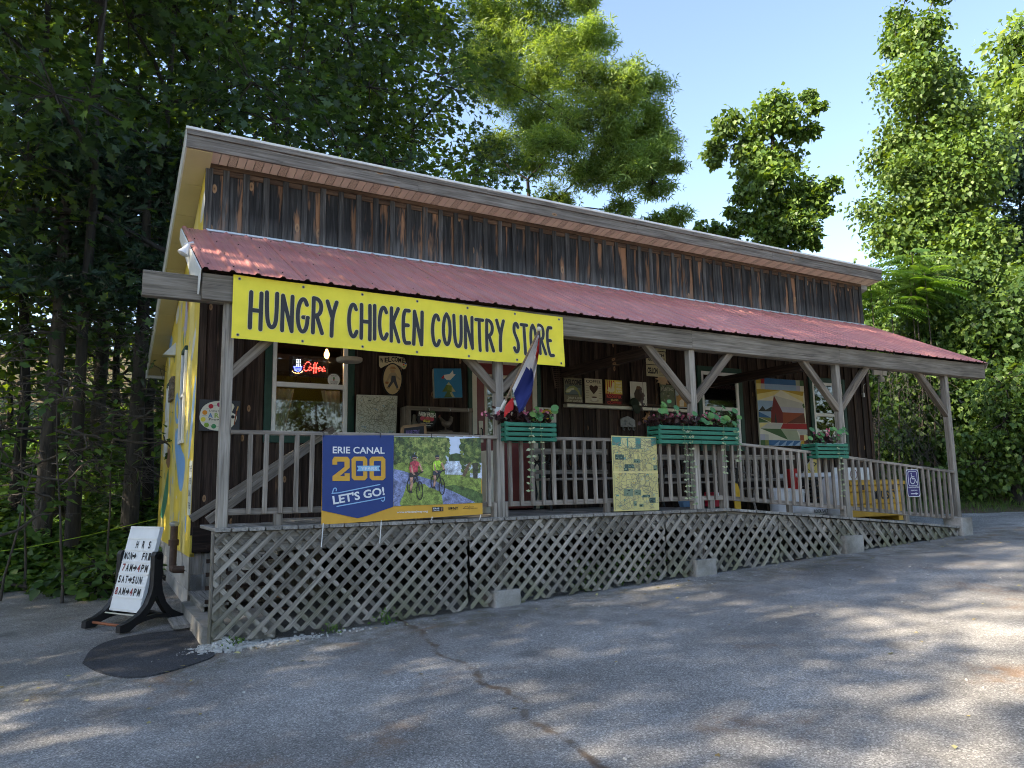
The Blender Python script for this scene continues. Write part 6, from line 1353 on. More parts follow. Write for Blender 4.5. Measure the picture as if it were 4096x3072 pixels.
b = MB(); b.tube([tuple(onY(*u_, .3)) for u_ in ((3358, 1428), (3385, 1448), (3420, 1452), (3470, 1450))], .005, 6); tag(b.obj('cable', MAT['cord'], None), 'loose white cable sagging under the beam by the ramp post', 'cable')
b = MB(); b.tube([tuple(onY(*u_, YW-.07)) for u_ in ((3462, 1535), (3455, 1540), (3452, 1560), (3453, 1572))], .005, 6); e = empty('power_cord', tuple(onY(3453, 1585, YW-.07)), 'short white power cord with plug by the last wall boards', 'cord'); b.obj('wire', MAT['cord'], e); p = onY(3453, 1578, YW-.07); b = MB(); b.box(p.x-.02, p.x+.02, p.y-.02, p.y+.02, p.z-.05, p.z+.03); b.obj('plug', MAT['white'], e)
# ---- things standing on the porch floor
q = PX(3100, 1600, 2.212, 1.15); a = q.box(668, 705, 1148, 1065); x0, z0, x1, z1 = a
tb = empty('tool_chest', ((x0+x1)/2, 1.15, z0), 'big worn yellow steel job-site tool chest behind the ramp railing', 'tool chest')
zs = [z0+.06, z0+(z1-z0)*.40, z0+(z1-z0)*.70, z1-.09]
for u, v in zip(zs, zs[1:]): bbox('body_panel', x0, x1, 1.15, 1.75, u+.004, v-.004, MAT['yellowmetal'], tb, .012)
b = MB(); b.prism([(1.12, z1-.085), (1.78, z1-.085), (1.78, z1-.03), (1.66, z1), (1.24, z1), (1.12, z1-.03)], x0-.02, x1+.02, lambda u, v, d: (d, u, v)); b.obj('lid', MAT['yellowmetal'], tb)
for s in (0, 1): xx = x0+.05+s*(x1-x0-.25); bbox('skid', xx, xx+.15, 1.16, 1.74, z0-.02, z0+.059, MAT['yellowmetal'], tb)
for s in (.2, .75): xx = x0+(x1-x0)*s; bbox('latch', xx, xx+.06, 1.125, 1.149, z1-.17, z1-.06, MAT['chain'], tb)
pr = Print(.001); zc = z0+(z1-z0)*.62; pr.text('HUSKY', x0+(x1-x0)*.67, zc, .15, INK, 1, .62, .05); pr.disc(x0+(x1-x0)*.44, zc, .06, .07, INK, 1, 9); mobj('lettering', pr.mesh('lettering', lambda u, v, l: (u, 1.148-l, v)), MAT['print'], tb, Matrix())
bd_ = empty('white_sign_board', ((x0+x1)/2-.2, 1.5, z1), 'white sign board lying on top of the yellow tool chest', 'board'); bbox('panel', x0-.02, x1-.45, 1.45, 1.47, z1+.0, z1+.22, MAT['plasticwhite'], bd_); b = MB(); b.tube([(x0+.55+.09*math.cos(t), 1.448, z1+.10+.09*math.sin(t)) for t in np.linspace(0, 6.28, 16)], .006, 5); b.obj('red_ring', MAT['redoor'], bd_)
def bucket(px, pyb, yy, r, h, col, lab, mat=None):
    p = onY(px, pyb, yy); z = deck_z(p.x); e = empty('bucket', (p.x, yy, z), lab, 'bucket'); b = MB(); b.lathe([(r*.88, 0), (r, h*.86), (r*1.05, h*.87), (r*1.05, h*.9), (r*1.0, h*.91), (r*1.04, h), (r*.96, h), (r*.9, h*.6)], (p.x, yy, z), 22); b.obj('pail', mat or MAT['plasticwhite'], e, True)
    b = MB(); b.tube([(p.x+r*1.06*math.cos(t), yy-.03-.04*math.sin(t), z+h*.84-r*1.1*math.sin(t)) for t in np.linspace(0, math.pi, 12)], .004, 5); b.obj('handle', MAT['galv'], e)
bucket(3122, 2040, .75, .16, .38, None, 'white plastic pail at the left among the things behind the ramp railing'); bucket(3178, 2045, .72, .16, .38, None, 'white plastic pail next to the lying bag')
def sack(px0, px1, yy, h, lab, mat, flat=.5, txt=None):
    a, c = onY(px0, 2060, yy), onY(px1, 2060, yy); cx = (a.x+c.x)/2; w_ = (c.x-a.x)/2; z = deck_z(cx); e = empty('sack', (cx, yy, z), lab, 'bag'); n1, n2 = 18, 10; vs = []
    for j in range(n2+1):
        v = -math.pi/2+math.pi*j/n2
        for i in range(n1):
            u = 2*math.pi*i/n1; cu = math.copysign(abs(math.cos(u))**.6, math.cos(u)); su = math.copysign(abs(math.sin(u))**.6, math.sin(u)); cv = max(math.cos(v), .02)**.5; wob = 1+.05*math.sin(5*u+3*v); vs.append((cx+w_*cu*cv*wob, yy+.16*flat*2*su*cv*wob, z+h/2+h/2*math.copysign(abs(math.sin(v))**.7, math.sin(v))*(1+.05*math.sin(4*u))))
    b = MB(); b.add(vs, [[j*n1+i, j*n1+(i+1) % n1, (j+1)*n1+(i+1) % n1, (j+1)*n1+i] for j in range(n2) for i in range(n1)]); b.obj('bag', mat, e, True)
    if txt:
        pr = Print(.001); pr.text(txt, cx, z+h*.45, .05, INK, 1, w_*1.3, .03); mobj('lettering', pr.mesh('lettering', lambda u, v, l: (u, yy-.165*flat*2-.012-l, v)), MAT['print'], e, Matrix())
sack(3195, 3280, .55, .16, 'white filled sack lying flat behind the ramp railing', MAT['plasticwhite'], .6, 'ROCK SALT'); sack(3310, 3372, .6, .62, 'tall white plastic bag standing beside the ramp post', MAT['plasticwhite'], .5)
a = onY(3218, 1935, .95); c = onY(3305, 1935, .95); e = empty('milk_crate', ((a.x+c.x)/2, .95, deck_z(a.x)), 'black plastic milk crates stacked behind the ramp railing', 'crate')
for k_ in range(2):
    z = deck_z(a.x)+.30*k_
    for i in range(5): bbox('slat', a.x, c.x, .95, .96, z+.01+.058*i, z+.04+.058*i, MAT['black'], e); bbox('slat', a.x, a.x+.012, .97, 1.3, z+.01+.058*i, z+.04+.058*i, MAT['black'], e)
    for xx in (a.x, (a.x+c.x)/2-.01, c.x-.02): bbox('rib', xx, xx+.02, .945, .962, z, z+.295, MAT['black'], e)
    bbox('floor', a.x+.013, c.x, .962, 1.3, z, z+.012, MAT['black'], e)
ls = empty('styrofoam_slab', ((a.x+c.x)/2, 1., deck_z(a.x)+.6), 'white folded sheet lying across the milk crates', 'sheet'); b = MB(); xa, xb = onY(3208, 1925, .9).x, onY(3368, 1935, .9).x; zt = deck_z(a.x)+.61
b.prism([(xa, zt), (xb-.25, zt), (xb, zt-.12), (xb, zt-.06), (xb-.25, zt+.07), (xa, zt+.06)], .85, 1.35, lambda u, v, d: (u, d, v)); b.obj('slab', MAT['plasticwhite'], ls)
p = onY(3197, 1950, 1.0); e = empty('red_bucket', (p.x, 1.1, deck_z(p.x)), 'red plastic container behind the ramp balusters', 'container'); b = MB(); b.lathe([(.09, .35), (.10, .72), (.105, .74), (.09, .74)], (p.x, 1.1, deck_z(p.x)), 18); b.obj('tub', plain('red_plastic', (.38, .02, .02), .4), e, True); bbox('stand', p.x-.08, p.x+.08, 1.02, 1.18, deck_z(p.x), deck_z(p.x)+.349, MAT['black'], e)
q = PX(2800, 1700, 3.16, 1.3); ol = q.pts([(1300, 640), (1360, 500), (1450, 395), (1490, 470), (1490, 620), (1440, 690), (1330, 690)]); pr = Print(.001); pr.poly(ol, (.48, .36, .10), 0); pr.disc(*q(1420, 620), .05, .04, INK, 1, 8); pr.line(q.pts([(1430, 470), (1470, 490), (1440, 520)]), .02, (.06, .06, .03), 1); pr.line(q.pts([(1370, 560), (1400, 590), (1450, 580)]), .018, (.10, .09, .03), 1)
b0_ = wall_sign('painted_panel', pr, ol, 1.3, 'pointed yellow painted panel standing behind the ramp balusters', 'panel', MAT['cream'], .02); pz = min(p_[1] for p_ in ol); px_c = sum(p_[0] for p_ in ol)/len(ol); bbox('prop', px_c-.02, px_c+.02, 1.32, 1.36, deck_z(px_c), pz+.1, MAT['lower'], b0_)
a = onY(2950, 1945, .9); e = empty('yellow_paddle', (a.x, .9, deck_z(a.x)), 'yellow paddle blade leaning just right of the newel post', 'paddle'); b = MB(); z = deck_z(a.x); b.prism([(a.x-.06, z+.02), (a.x+.05, z+.0), (a.x+.06, z+.3), (a.x+.03, z+.40), (a.x-.02, z+.42), (a.x-.07, z+.32)], .9, .92, lambda u, v, d: (u, d+.3*(v-z)*.2, v)); b.obj('blade', plain('yellow_plastic', (.62, .36, .03), .4), e); b = MB(); b.tube([(a.x, .93, z+.4), (a.x, 1.15, z+.75)], .014, 8); b.obj('shaft', MAT['black'], e)
a = onY(2880, 2010, .7); e = empty('red_box', (a.x, .7, ZD), 'red box on the porch floor left of the newel post', 'box'); bbox('carton', a.x-.09, a.x+.09, .7, .9, ZD, ZD+.20, plain('red_card', (.36, .015, .03), .5), e); bbox('label_band', a.x-.091, a.x+.0905, .699, .7, ZD+.201-.05, ZD+.201-.01, MAT['plasticwhite'], e, 0)
a = onY(2745, 2015, 1.0); e = empty('blue_bowl', (a.x, 1., ZD), 'small blue water bowl on the porch floor', 'bowl'); b = MB(); b.lathe([(.09, 0), (.11, .06), (.115, .10), (.10, .10), (.085, .03)], (a.x, 1., ZD), 20); b.obj('bowl', plain('blue_enamel', (.12, .24, .40), .4), e, True)
# narrow white bin by the door
p = onY(1952, 1900, 1.35); a, c = onY(1939, 1815, 1.35), onY(1970, 2050, 1.35); e = empty('smoker_bin', (p.x, 1.35, ZD), 'narrow cream plastic bin standing left of the middle post', 'bin'); b = MB(); w_ = .055; b.prism([(p.x-w_, 1.30), (p.x+w_, 1.30), (p.x+w_, 1.42), (p.x-w_, 1.42)], ZD, ZD+.62, lambda u, v, d: (u, v, d)); b.obj('body', MAT['cream'], e); b = MB(); b.prism([(p.x-w_-.012, 1.285), (p.x+w_+.012, 1.285), (p.x+w_+.012, 1.435), (p.x-w_-.012, 1.435)], ZD+.62, ZD+.78, lambda u, v, d: (u-(u-p.x)*.12*max(0, (d-ZD-.7)/.08), v, d)); b.obj('hood', MAT['cream'], e)
# benches
def bench(x0, x1, yb, zseat, lab, ironback):
    e = empty('porch_bench', ((x0+x1)/2, yb, deck_z(x0)), lab, 'bench'); zf = min(deck_z(x0), deck_z(x1))
    for i in range(4): bbox('seat_slat', x0, x1, yb-.42+.105*i, yb-.33+.105*i, zseat-.03, zseat, MAT['rail'], e)
    if ironback:
        bbox('back_rail', x0, x1, yb, yb+.03, zseat+.34, zseat+.42, MAT['rail'], e); bbox('back_rail', x0, x1, yb, yb+.03, zseat+.06, zseat+.12, MAT['rail'], e)
        n = int((x1-x0)/.15)
        for i in range(n):
            xa = x0+(x1-x0)*(i+.5)/n
            for s in (-1, 1): b = MB(); b.tube([(xa-.07*s, yb+.015, zseat+.12), (xa-.02*s, yb+.01, zseat+.2), (xa+.05*s, yb+.015, zseat+.28), (xa+.03*s, yb+.015, zseat+.34)], .011, 6); b.obj('scroll', MAT['iron'], e)
    else:
        bbox('back_rail', x0, x1, yb, yb+.035, zseat+.46, zseat+.54, MAT['rail'], e); bbox('back_rail', x0, x1, yb, yb+.035, zseat+.10, zseat+.15, MAT['rail'], e)
        n = int((x1-x0)/.16)
        for i in range(n):
            xa = x0+(x1-x0)*(i+.5)/n; b = MB(); b.lathe([(.014, 0), (.022, .05), (.012, .08), (.024, .15), (.012, .22), (.02, .27), (.014, .31)], (xa, yb+.017, zseat+.15), 8); b.obj('spindle', MAT['rail'], e, True)
    for xa in (x0+.03, x1-.03):
        b = MB(); zf_ = deck_z(xa)
        b.tube([(xa, yb-.42, zf_), (xa, yb-.36, zf_+.2), (xa, yb-.40, zseat-.03)], .02, 8); b.tube([(xa, yb+.02, zf_), (xa, yb-.04, zf_+.22), (xa, yb+.01, zseat), (xa, yb+.05, zseat+.45)], .02, 8); b.tube([(xa, yb-.42, zseat-.03), (xa, yb-.45, zseat+.18), (xa, yb-.2, zseat+.24), (xa, yb+.02, zseat+.22)], .017, 8); b.obj('end_frame', MAT['iron'] if ironback else MAT['rail'], e, True)
bench(6.25, 7.55, 1.85, ZD+.43, 'iron scroll-backed bench against the wall right of the door', True); bench(8.2, 9.75, 1.85, ZD+.36, 'iron scroll-backed bench behind the long planter', True); bench(10.1, 11.6, 1.85, deck_z(10.9)+.48, 'wooden spindle-back bench at the top of the ramp', False)
# ---- hours sign on its rocker stand
SG = Vector((1.40, 1.74, 0)); SG.z = plane_z(SG.x, SG.y); uu = Vector((.50, -.866, 0)); nn_ = Vector((-.866, -.5, 0)); zz_ = Vector((0, 0, 1))
rs_ = empty('hours_sign', tuple(SG), 'white changeable-letter hours sign on a black rocker stand by the yellow wall', 'sign')
def sgp(a, b_, c): return SG+uu*a+nn_*b_+zz_*c
PIV = .68
for s in (-1, 1):
    ax = s*.29
    b = MB()
    SS = .82
    fn_ = lambda u, v, d: tuple(sgp(ax+d, u*SS, v*SS*.90))
    leg_ = [(.06, .56), (.075, .46), (.13, .31), (.22, .20), (.34, .13), (.46, .09), (.46, .0), (.34, .0), (.25, .07), (.13, .17), (.04, .32), (.0, .42), (.0, .56)]
    b.prism(leg_, -.036, .036, fn_); b.prism([(-u, v) for u, v in leg_][::-1], -.0358, .0358, fn_); b.prism([(-.3, .05), (-.15, .10), (0, .12), (.15, .10), (.3, .05), (.3, .11), (.15, .155), (0, .17), (-.15, .155), (-.3, .11)], -.03, .03, fn_)
    prof = [(-.06, .55), (.06, .55), (.055, .75), (.06, .95), (.035, 1.0), (-.035, 1.0), (-.06, .95), (-.055, .75)]
    b.prism(prof, -.034, .034, fn_)
    b.obj('rocker_leg', MAT['black'], rs_)
    b = MB(); b.tube([tuple(sgp(ax+.035*s, 0, .69)), tuple(sgp(ax+.048*s, 0, .69))], .03, 14); b.obj('pivot_knob', MAT['dark'], rs_)
b = MB(); b.tube([tuple(sgp(-.29, .30, .05)), tuple(sgp(.29, .30, .05))], .014, 8); b.obj('cross_rod', MAT['copper'], rs_, True)
b = MB(); b.tube([tuple(sgp(-.29, .18, .13)), tuple(sgp(.29, .18, .13))], .008, 8); b.obj('cross_rod', MAT['cord'], rs_, True)
b = MB(); b.tube([tuple(sgp(-.29, -.25, .08)), tuple(sgp(.29, -.25, .08))], .012, 8); b.obj('cross_rod', MAT['black'], rs_, True)
TILT = R(13); WPn, Hup, Hdn = .50, .31, .55
ax_v = zz_*math.cos(TILT)-nn_*math.sin(TILT); ax_n = nn_*math.cos(TILT)+zz_*math.sin(TILT)
O = sgp(0, .0, PIV)
PM = Matrix(((uu.x, ax_v.x, ax_n.x, O.x), (uu.y, ax_v.y, ax_n.y, O.y), (uu.z, ax_v.z, ax_n.z, O.z), (0, 0, 0, 1)))
b = MB(); b.box(-WPn/2, WPn/2, -Hdn, Hup, -.02, .02); pan = b.obj('panel', plain('white_sign_panel', (.68, .70, .70), .35, .45, .05), rs_, m=PM)
rows = [Hup-.012-.119*i for i in range(8)]
for v in rows:
    b = MB(); b.box(-WPn/2+.004, WPn/2-.004, v-.008, v+.007, .0205, .026); b.obj('letter_track', MAT['white'], pan, m=PM)
pr = Print(.001)
RD2 = (.28, .04, .04)
for i, (txt) in enumerate(('H R S', 'MON>  FRI', '7AM>4PM', 'SAT>SUN', '8AM>4PM')):
    v = rows[i+1]-.058; n = len(txt); wds = {'H R S': (.13, .56), 'MON>  FRI': (.03, .87), '7AM>4PM': (.06, .88), 'SAT>SUN': (.03, .78), '8AM>4PM': (.02, .83)}[txt]; st0 = -WPn/2+wds[0]*WPn+(0 if i else .10); tw = (wds[1]-wds[0]+.12)*WPn*.95; cw = tw/n
    for k_, ch in enumerate(txt):
        if ch == ' ': continue
        u = st0+(k_+.5)*cw; pr = Print(.001)
        if ch == '>': pr.rect(u-.03, v-.012, u, v+.012, INK, 2); pr.poly([(u, v-.035), (u+.035, v), (u, v+.035)], INK, 2)
        else: pr.text(ch, u, v, .076, RD2 if ch in '78' or (ch == '4') else INK, 2, cw*.72, .03)
        mobj('letter', pr.mesh('letter', lambda u, v, l: (u, v, .021+l)), MAT['print'], pan, PM)
# ---- rope, downspout, utility wire
b = MB(); pl = [Vector((XL-.02, 6.7, 1.09)), Vector((.9, 6.2, .88)), Vector((.1, 6.1, .74)), Vector((-.9, 6.0, .66)), Vector((-2., 5.9, .66)), Vector((-5, 5.6, .8))]
b.tube(pl, .006, 6); tag(b.obj('rope', MAT['rope'], None, True), 'neon yellow-green rope strung from the wall across the leafy bank', 'rope')
a, c = far(352, 2240, 12.6), far(600, 2170, 12.9); b = MB(); dirv = (c-a).normalized(); a.z = float(terr(a.x, a.y))+.08; c.z = float(terr(c.x, c.y))+.10
plank_o = empty('downspout', tuple(a), 'white gutter downspout lying on the bank behind the hours sign', 'downspout'); plank('pipe', a, c, .08, .11, MAT['white'], plank_o, (0, 0, 1), .008); plank('strap', a+(c-a)*.38, a+(c-a)*.40, .088, .118, MAT['galv'], plank_o, (0, 0, 1), .002)
a, c = far(-60, 1178, 16), onX(640, 1188, XL-.1); b = MB(); b.tube([tuple(a), tuple((a+c)/2+Vector((0, 0, -.04))), tuple(c)], .008, 5); tag(b.obj('utility_wire', MAT['galv'], None), 'thin utility wire running from the woods to the store side', 'wire')
b = MB(); a = onX(665, 1050, XL-.12); fl_ = empty('gable_floodlight', tuple(a), 'clear floodlight bulb fixture under the left roof corner', 'light'); p = onY(735, 1010, .9); WM[fl_.name] = Matrix.Translation(p); fl_.matrix_basis = WM[fl_.name]; b.lathe([(.02, .10), (.03, .05), (.055, 0), (.058, -.015), (.03, -.03)][::-1], (0, 0, 0), 14); b.obj('bulb', MAT['plasticwhite'], fl_, True, Matrix.Translation(p) @ Matrix.Rotation(R(25), 4, 'Y')); b = MB(); b.tube([tuple(p+Vector((0, 0, .08))), (1.70, p.y+.02, p.z+.12)], .018, 8); b.obj('arm', MAT['galv'], fl_)
# ================================================================ trees and other plants
def gz(x, y): return float(terr(x, y))
def fbase(px, dist):
    p = far(px, 1536, dist); return Vector((p.x, p.y, gz(p.x, p.y)))
def blob_at(px, py, rpx, dist, dy=0.):
    p = far(px, py, dist); d = p-CAM; depth = d.dot(CF); return (p+Vector((_f.x, _f.y, 0)).normalized()*dy, rpx/FPX*depth)
def blob_points(c, r, n, rng, sub_=10, flat=.8, shell=.72, sig=.30):
    k = sub_; d = unit(rng.normal(size=(k, 3))); cc = np.array(c)+d*r*shell*rng.uniform(.6, 1.1, (k, 1))*np.array([1, 1, flat])
    i = rng.integers(0, k, n); p = cc[i]+rng.normal(0, sig*r, (n, 3))*np.array([1, 1, flat*.75]); return p, cc
def build_tree(name, base, blobs, leafkind, size, mat, label, cat='tree', group=None, dens_=420, r0=.2, bk=None, twigs=True, seed=1, up=1.0, hang=.5, sub_=10, sig=.30, trunk_top=None, outward=.6, flat=.8, shell=.72, forked=True, crown='crown', rn=.55, lim=1.):
    rng = np.random.default_rng(seed); e = empty(name, tuple(base), label, cat, group); bk = bk or BK
    base = Vector(base); bl = [(Vector(c), r) for c, r in blobs]
    top = Vector(trunk_top) if trunk_top is not None else max((c for c, r in bl), key=lambda c: c.z)
    H = top.z-base.z; b = MB(); nodes = []; ntr = 9; tp = []
    for i in range(ntr):
        t = i/(ntr-1); p = base+(top-base)*t+Vector((rng.normal(0, .03)*H*.12, rng.normal(0, .03)*H*.12, 0))*(0 if i in (0,) else 1); tp.append(p)
        if t > .25: nodes.append((p, r0*(1-.8*t)))
    tp[0] = base-Vector((0, 0, .3)); b.tube(tp, [r0*1.25]+[r0*(1-.8*i/(ntr-1)) for i in range(1, ntr)], 9)
    P_, C_ = [], []
    for c, r in sorted(bl, key=lambda q: min((q[0]-n[0]).length for n in nodes)):
        if forked:
            nd, nr = min(nodes, key=lambda n: (c-n[0]).length+max(0, n[0].z-c.z)*.8); mid = (nd+c)/2+Vector((rng.normal(0, .12), rng.normal(0, .12), rng.normal(-.05, .1)))*min(1.5, (c-nd).length*.35); rr = max(.018, min(nr*.8, (.02+.02*(c-nd).length)*lim))
            b.tube([nd, mid, c], [rr, rr*.8, rr*.55], 6, False); nodes += [(mid, rr*.8), (c, rr*.6)]
        n = int(dens_*(r**1.6)); p, cc = blob_points(c, r, n, rng, sub_, flat, shell, sig); P_.append(p); C_.append(np.tile(np.array(c), (n, 1)))
        if twigs:
            for q in cc: b.tube([c, Vector(q)*.5+c*.5+Vector((0, 0, .05*r)), q], [.016, .011, .005], 4, False)
    b.obj('trunk', bk, e, True, fix=False); P_ = np.concatenate(P_); C_ = np.concatenate(C_); n = len(P_); outw = unit(P_-C_)
    nr = rng.normal(size=(n, 3))*rn+np.array([0, 0, up])+outw*outward; al = outw*.8+rng.normal(size=(n, 3))*.5+np.array([0, 0, -hang])
    me = leaves(crown, P_, nr, size*rng.uniform(.7, 1.25, n), leafkind, al, rng); mobj(crown, me, mat, e, Matrix()); return e
def forest_blobs(base, H, cb, Rc, n, rng, rr=(.9, 1.5)):
    o = []
    for i in range(n):
        t = (i+.5)/n; h = cb+(H-cb)*t; a = i*2.4+rng.uniform(-.5, .5); R_ = Rc*(1-.65*t**1.8)*math.sqrt(rng.uniform(.15, 1)); o.append((base+Vector((R_*math.cos(a), R_*math.sin(a), h+rng.normal(0, .3))), rng.uniform(*rr)))
    return o
FOREST = [ # px, distance, height, crown base, crown radius, blobs, leaf, label
 (-260, 13.5, 15, 3.5, 3.4, 20, 'oak', 'broad oak at the left edge of the woods'),
 (90, 15.5, 17, 4.0, 3.2, 22, 'maple', 'tall thin-trunked tree at the far left of the picture'),
 (330, 13.8, 16, 5.0, 3.0, 20, 'oak', 'dark oak rising behind the hours sign'),
 (480, 18.5, 19, 5.5, 3.3, 22, 'maple', 'straight-trunked tree behind the dark oak'),
 (620, 15.2, 17, 4.5, 3.2, 20, 'oak', 'oak standing right behind the left roof corner'),
 (860, 17.5, 18, 4.5, 3.3, 22, 'oak', 'oak behind the left third of the roof'),
 (1120, 16.5, 16.5, 4.5, 3.2, 22, 'oak', 'oak with low boughs just above the roof edge'),
 (1380, 18.0, 16.5, 4.5, 3.2, 22, 'maple', 'leafy tree behind the middle of the yellow banner'),
 (1640, 19.0, 16.0, 4.5, 3.2, 22, 'oak', 'dark oak beside the bright walnut tree'),
 (250, 23, 21, 6, 3.6, 20, 'maple', 'tall back-row tree seen through the gap on the left'),
 (980, 24, 21, 6, 3.6, 20, 'maple', 'tall back-row tree above the left of the roof'),
 (1500, 25, 19, 6, 3.6, 20, 'maple', 'tall back-row tree left of the walnut'),
 (-420, 18, 18, 5, 3.6, 18, 'maple', 'back-row tree beyond the left edge'),
]
PROTO = {}
for i, (px, ds, H, cb, Rc, nb_, lf, lab) in enumerate(FOREST):
    bs = fbase(px, ds); rng = np.random.default_rng(50+i)
    far_ = ds > 20
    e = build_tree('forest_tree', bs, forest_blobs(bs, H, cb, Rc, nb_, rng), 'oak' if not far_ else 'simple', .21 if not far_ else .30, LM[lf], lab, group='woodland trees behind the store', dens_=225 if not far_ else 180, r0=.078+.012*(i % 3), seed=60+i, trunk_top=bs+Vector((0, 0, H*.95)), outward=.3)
    PROTO.setdefault('near' if not far_ else 'far', []).append((e, bs))
def copy_thing(src, sbase, base, rz, s, label, group=None):
    o = src.copy(); COL.objects.link(o); m = Matrix.Translation(base) @ Matrix.Rotation(rz, 4, 'Z') @ Matrix.Scale(s, 4); WM[o.name] = m; o.matrix_basis = m; o['label'] = label
    if group: o['group'] = group
    for ch in src.children:
        c = ch.copy(); COL.objects.link(c); c.parent = o; c.matrix_parent_inverse = Matrix(); c.matrix_basis = Matrix.Translation(-Vector(sbase))
    return o
UNDER = [(40, 19, 6.5, 'understory tree in the shade at the far left'), (230, 20, 7, 'understory tree between the left trunks'), (420, 21, 7, 'understory tree behind the spruce twigs'), (560, 18.5, 6.5, 'understory tree near the gutter end of the store'), (-150, 16, 6, 'understory tree at the left frame edge')]
for i, (px, ds, H, lab) in enumerate(UNDER):
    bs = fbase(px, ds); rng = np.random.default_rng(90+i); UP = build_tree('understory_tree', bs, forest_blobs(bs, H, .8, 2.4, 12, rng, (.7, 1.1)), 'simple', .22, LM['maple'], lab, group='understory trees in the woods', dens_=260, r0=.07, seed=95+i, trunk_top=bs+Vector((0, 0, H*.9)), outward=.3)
bs_up = bs
# the woods go on to the left of the picture and shade the lot
SIDE = [(-7.5, 4.6, 1.6), (-10.5, 8.5, 1.5), (-9.0, 12.5, 1.45), (-14.0, 4.9, 1.6), (-13.5, .6, 1.5), (-13.0, -4.2, .78), (-15.6, -2.3, .85), (-9.6, -3.3, .60), (-10.2, -1.0, .9), (-17.5, 2.4, 1.75), (-15.5, -12.5, .8), (-19, 6.5, 1.5), (-21, .8, 1.5), (-16, 12, 1.3)]
for i, (x, y, s) in enumerate(SIDE):
    src, sb = PROTO['near'][(i*3+2) % 9]; copy_thing(src, sb, Vector((x, y, gz(x, y))), i*1.7, s, 'woodland tree standing beyond the left edge of the picture', 'woods left of the lot')
# woods across the road behind the viewer (they show in the window panes)
for i in range(12):
    x = -30+i*6.2; y = -36-(i % 2)*3; copy_thing(UP, bs_up, Vector((x, y, gz(x, y))), i*1.1, 1.5, 'low leafy tree across the road behind the viewer', 'low woods across the road')
for i in range(9):
    x = -26+i*8.5; y = -40-(i % 3)*4; src, sb = PROTO['near'][(i*2+1) % 9]; copy_thing(src, sb, Vector((x, y, gz(x, y))), i*1.3, 1.15, 'woodland tree across the road behind the viewer', 'woods across the road')
for i in range(9):
    x = 33+(i % 3)*4; y = -34+i*4.2; copy_thing(UP, bs_up, Vector((x-2, y+1.5, gz(x, y))), i*1.9, 1.5, 'low leafy tree beyond the right edge of the picture', 'woods right of the lot'); src, sb = PROTO['near'][(i*4+3) % 9]; copy_thing(src, sb, Vector((x+3, y, gz(x, y))), i*.9, 1.1, 'tall tree beyond the right edge of the picture', 'tall woods right of the lot')
# conifers with dead lower twigs in the dark understory
def dead_conifer(px, ds, H, lab, seed):
    rng = np.random.default_rng(seed); bs = fbase(px, ds); e = empty('dead_branched_spruce', tuple(bs), lab, 'tree', 'spruces with dead lower branches')
    b = MB(); b.tube([bs-Vector((0, 0, .3)), bs+Vector((.05, 0, H*.5)), bs+Vector((0, .05, H))], [.15, .11, .04], 9); b.obj('trunk', BKP, e, True)
    b = MB(); P_, A_ = [], []
    for i in range(170):
        h = rng.uniform(.8, H*.95); a = rng.uniform(0, 6.28); L = rng.uniform(.7, 2.0)*(1-.5*h/H); d = Vector((math.cos(a), math.sin(a), 0)); p0 = bs+Vector((0, 0, h)); p1 = p0+d*L*.5+Vector((0, 0, -.04*L)); p2 = p0+d*L+Vector((rng.normal(0, .1), rng.normal(0, .1), -.25*L)); b.tube([p0, p1, p2], [.013, .009, .003], 3, False)
        for _ in range(5):
            q = p1+(p2-p1)*rng.uniform(0, 1); b.tube([q, q+Vector((rng.normal(0, .22), rng.normal(0, .22), -abs(rng.normal(.1, .12))))], [.005, .002], 3, False)
        if h > H*.55:
            for t in np.linspace(.3, 1, 7): P_.append(p0+(p2-p0)*t); A_.append(d)
    b.obj('dead_twigs', DEADM, e, fix=False)
    n = len(P_)*5; P_ = np.repeat(np.array([tuple(p) for p in P_]), 5, 0)+rng.normal(0, .08, (n, 3)); mobj('needles', leaves('needles', P_, rng.normal(size=(n, 3))+[0, 0, 1], rng.uniform(.16, .28, n), 'tuft', np.repeat(np.array([tuple(a) for a in A_]), 5, 0)+rng.normal(0, .5, (n, 3)), rng), LM['pine'], e, Matrix())
dead_conifer(205, 14.2, 7.5, 'pale-trunked spruce with bare twigs left of the hours sign', 5); dead_conifer(545, 14.5, 7.5, 'spruce with bare twigs close to the yellow wall', 6); dead_conifer(395, 17.5, 9, 'bare-twigged spruce between the two front ones', 8)
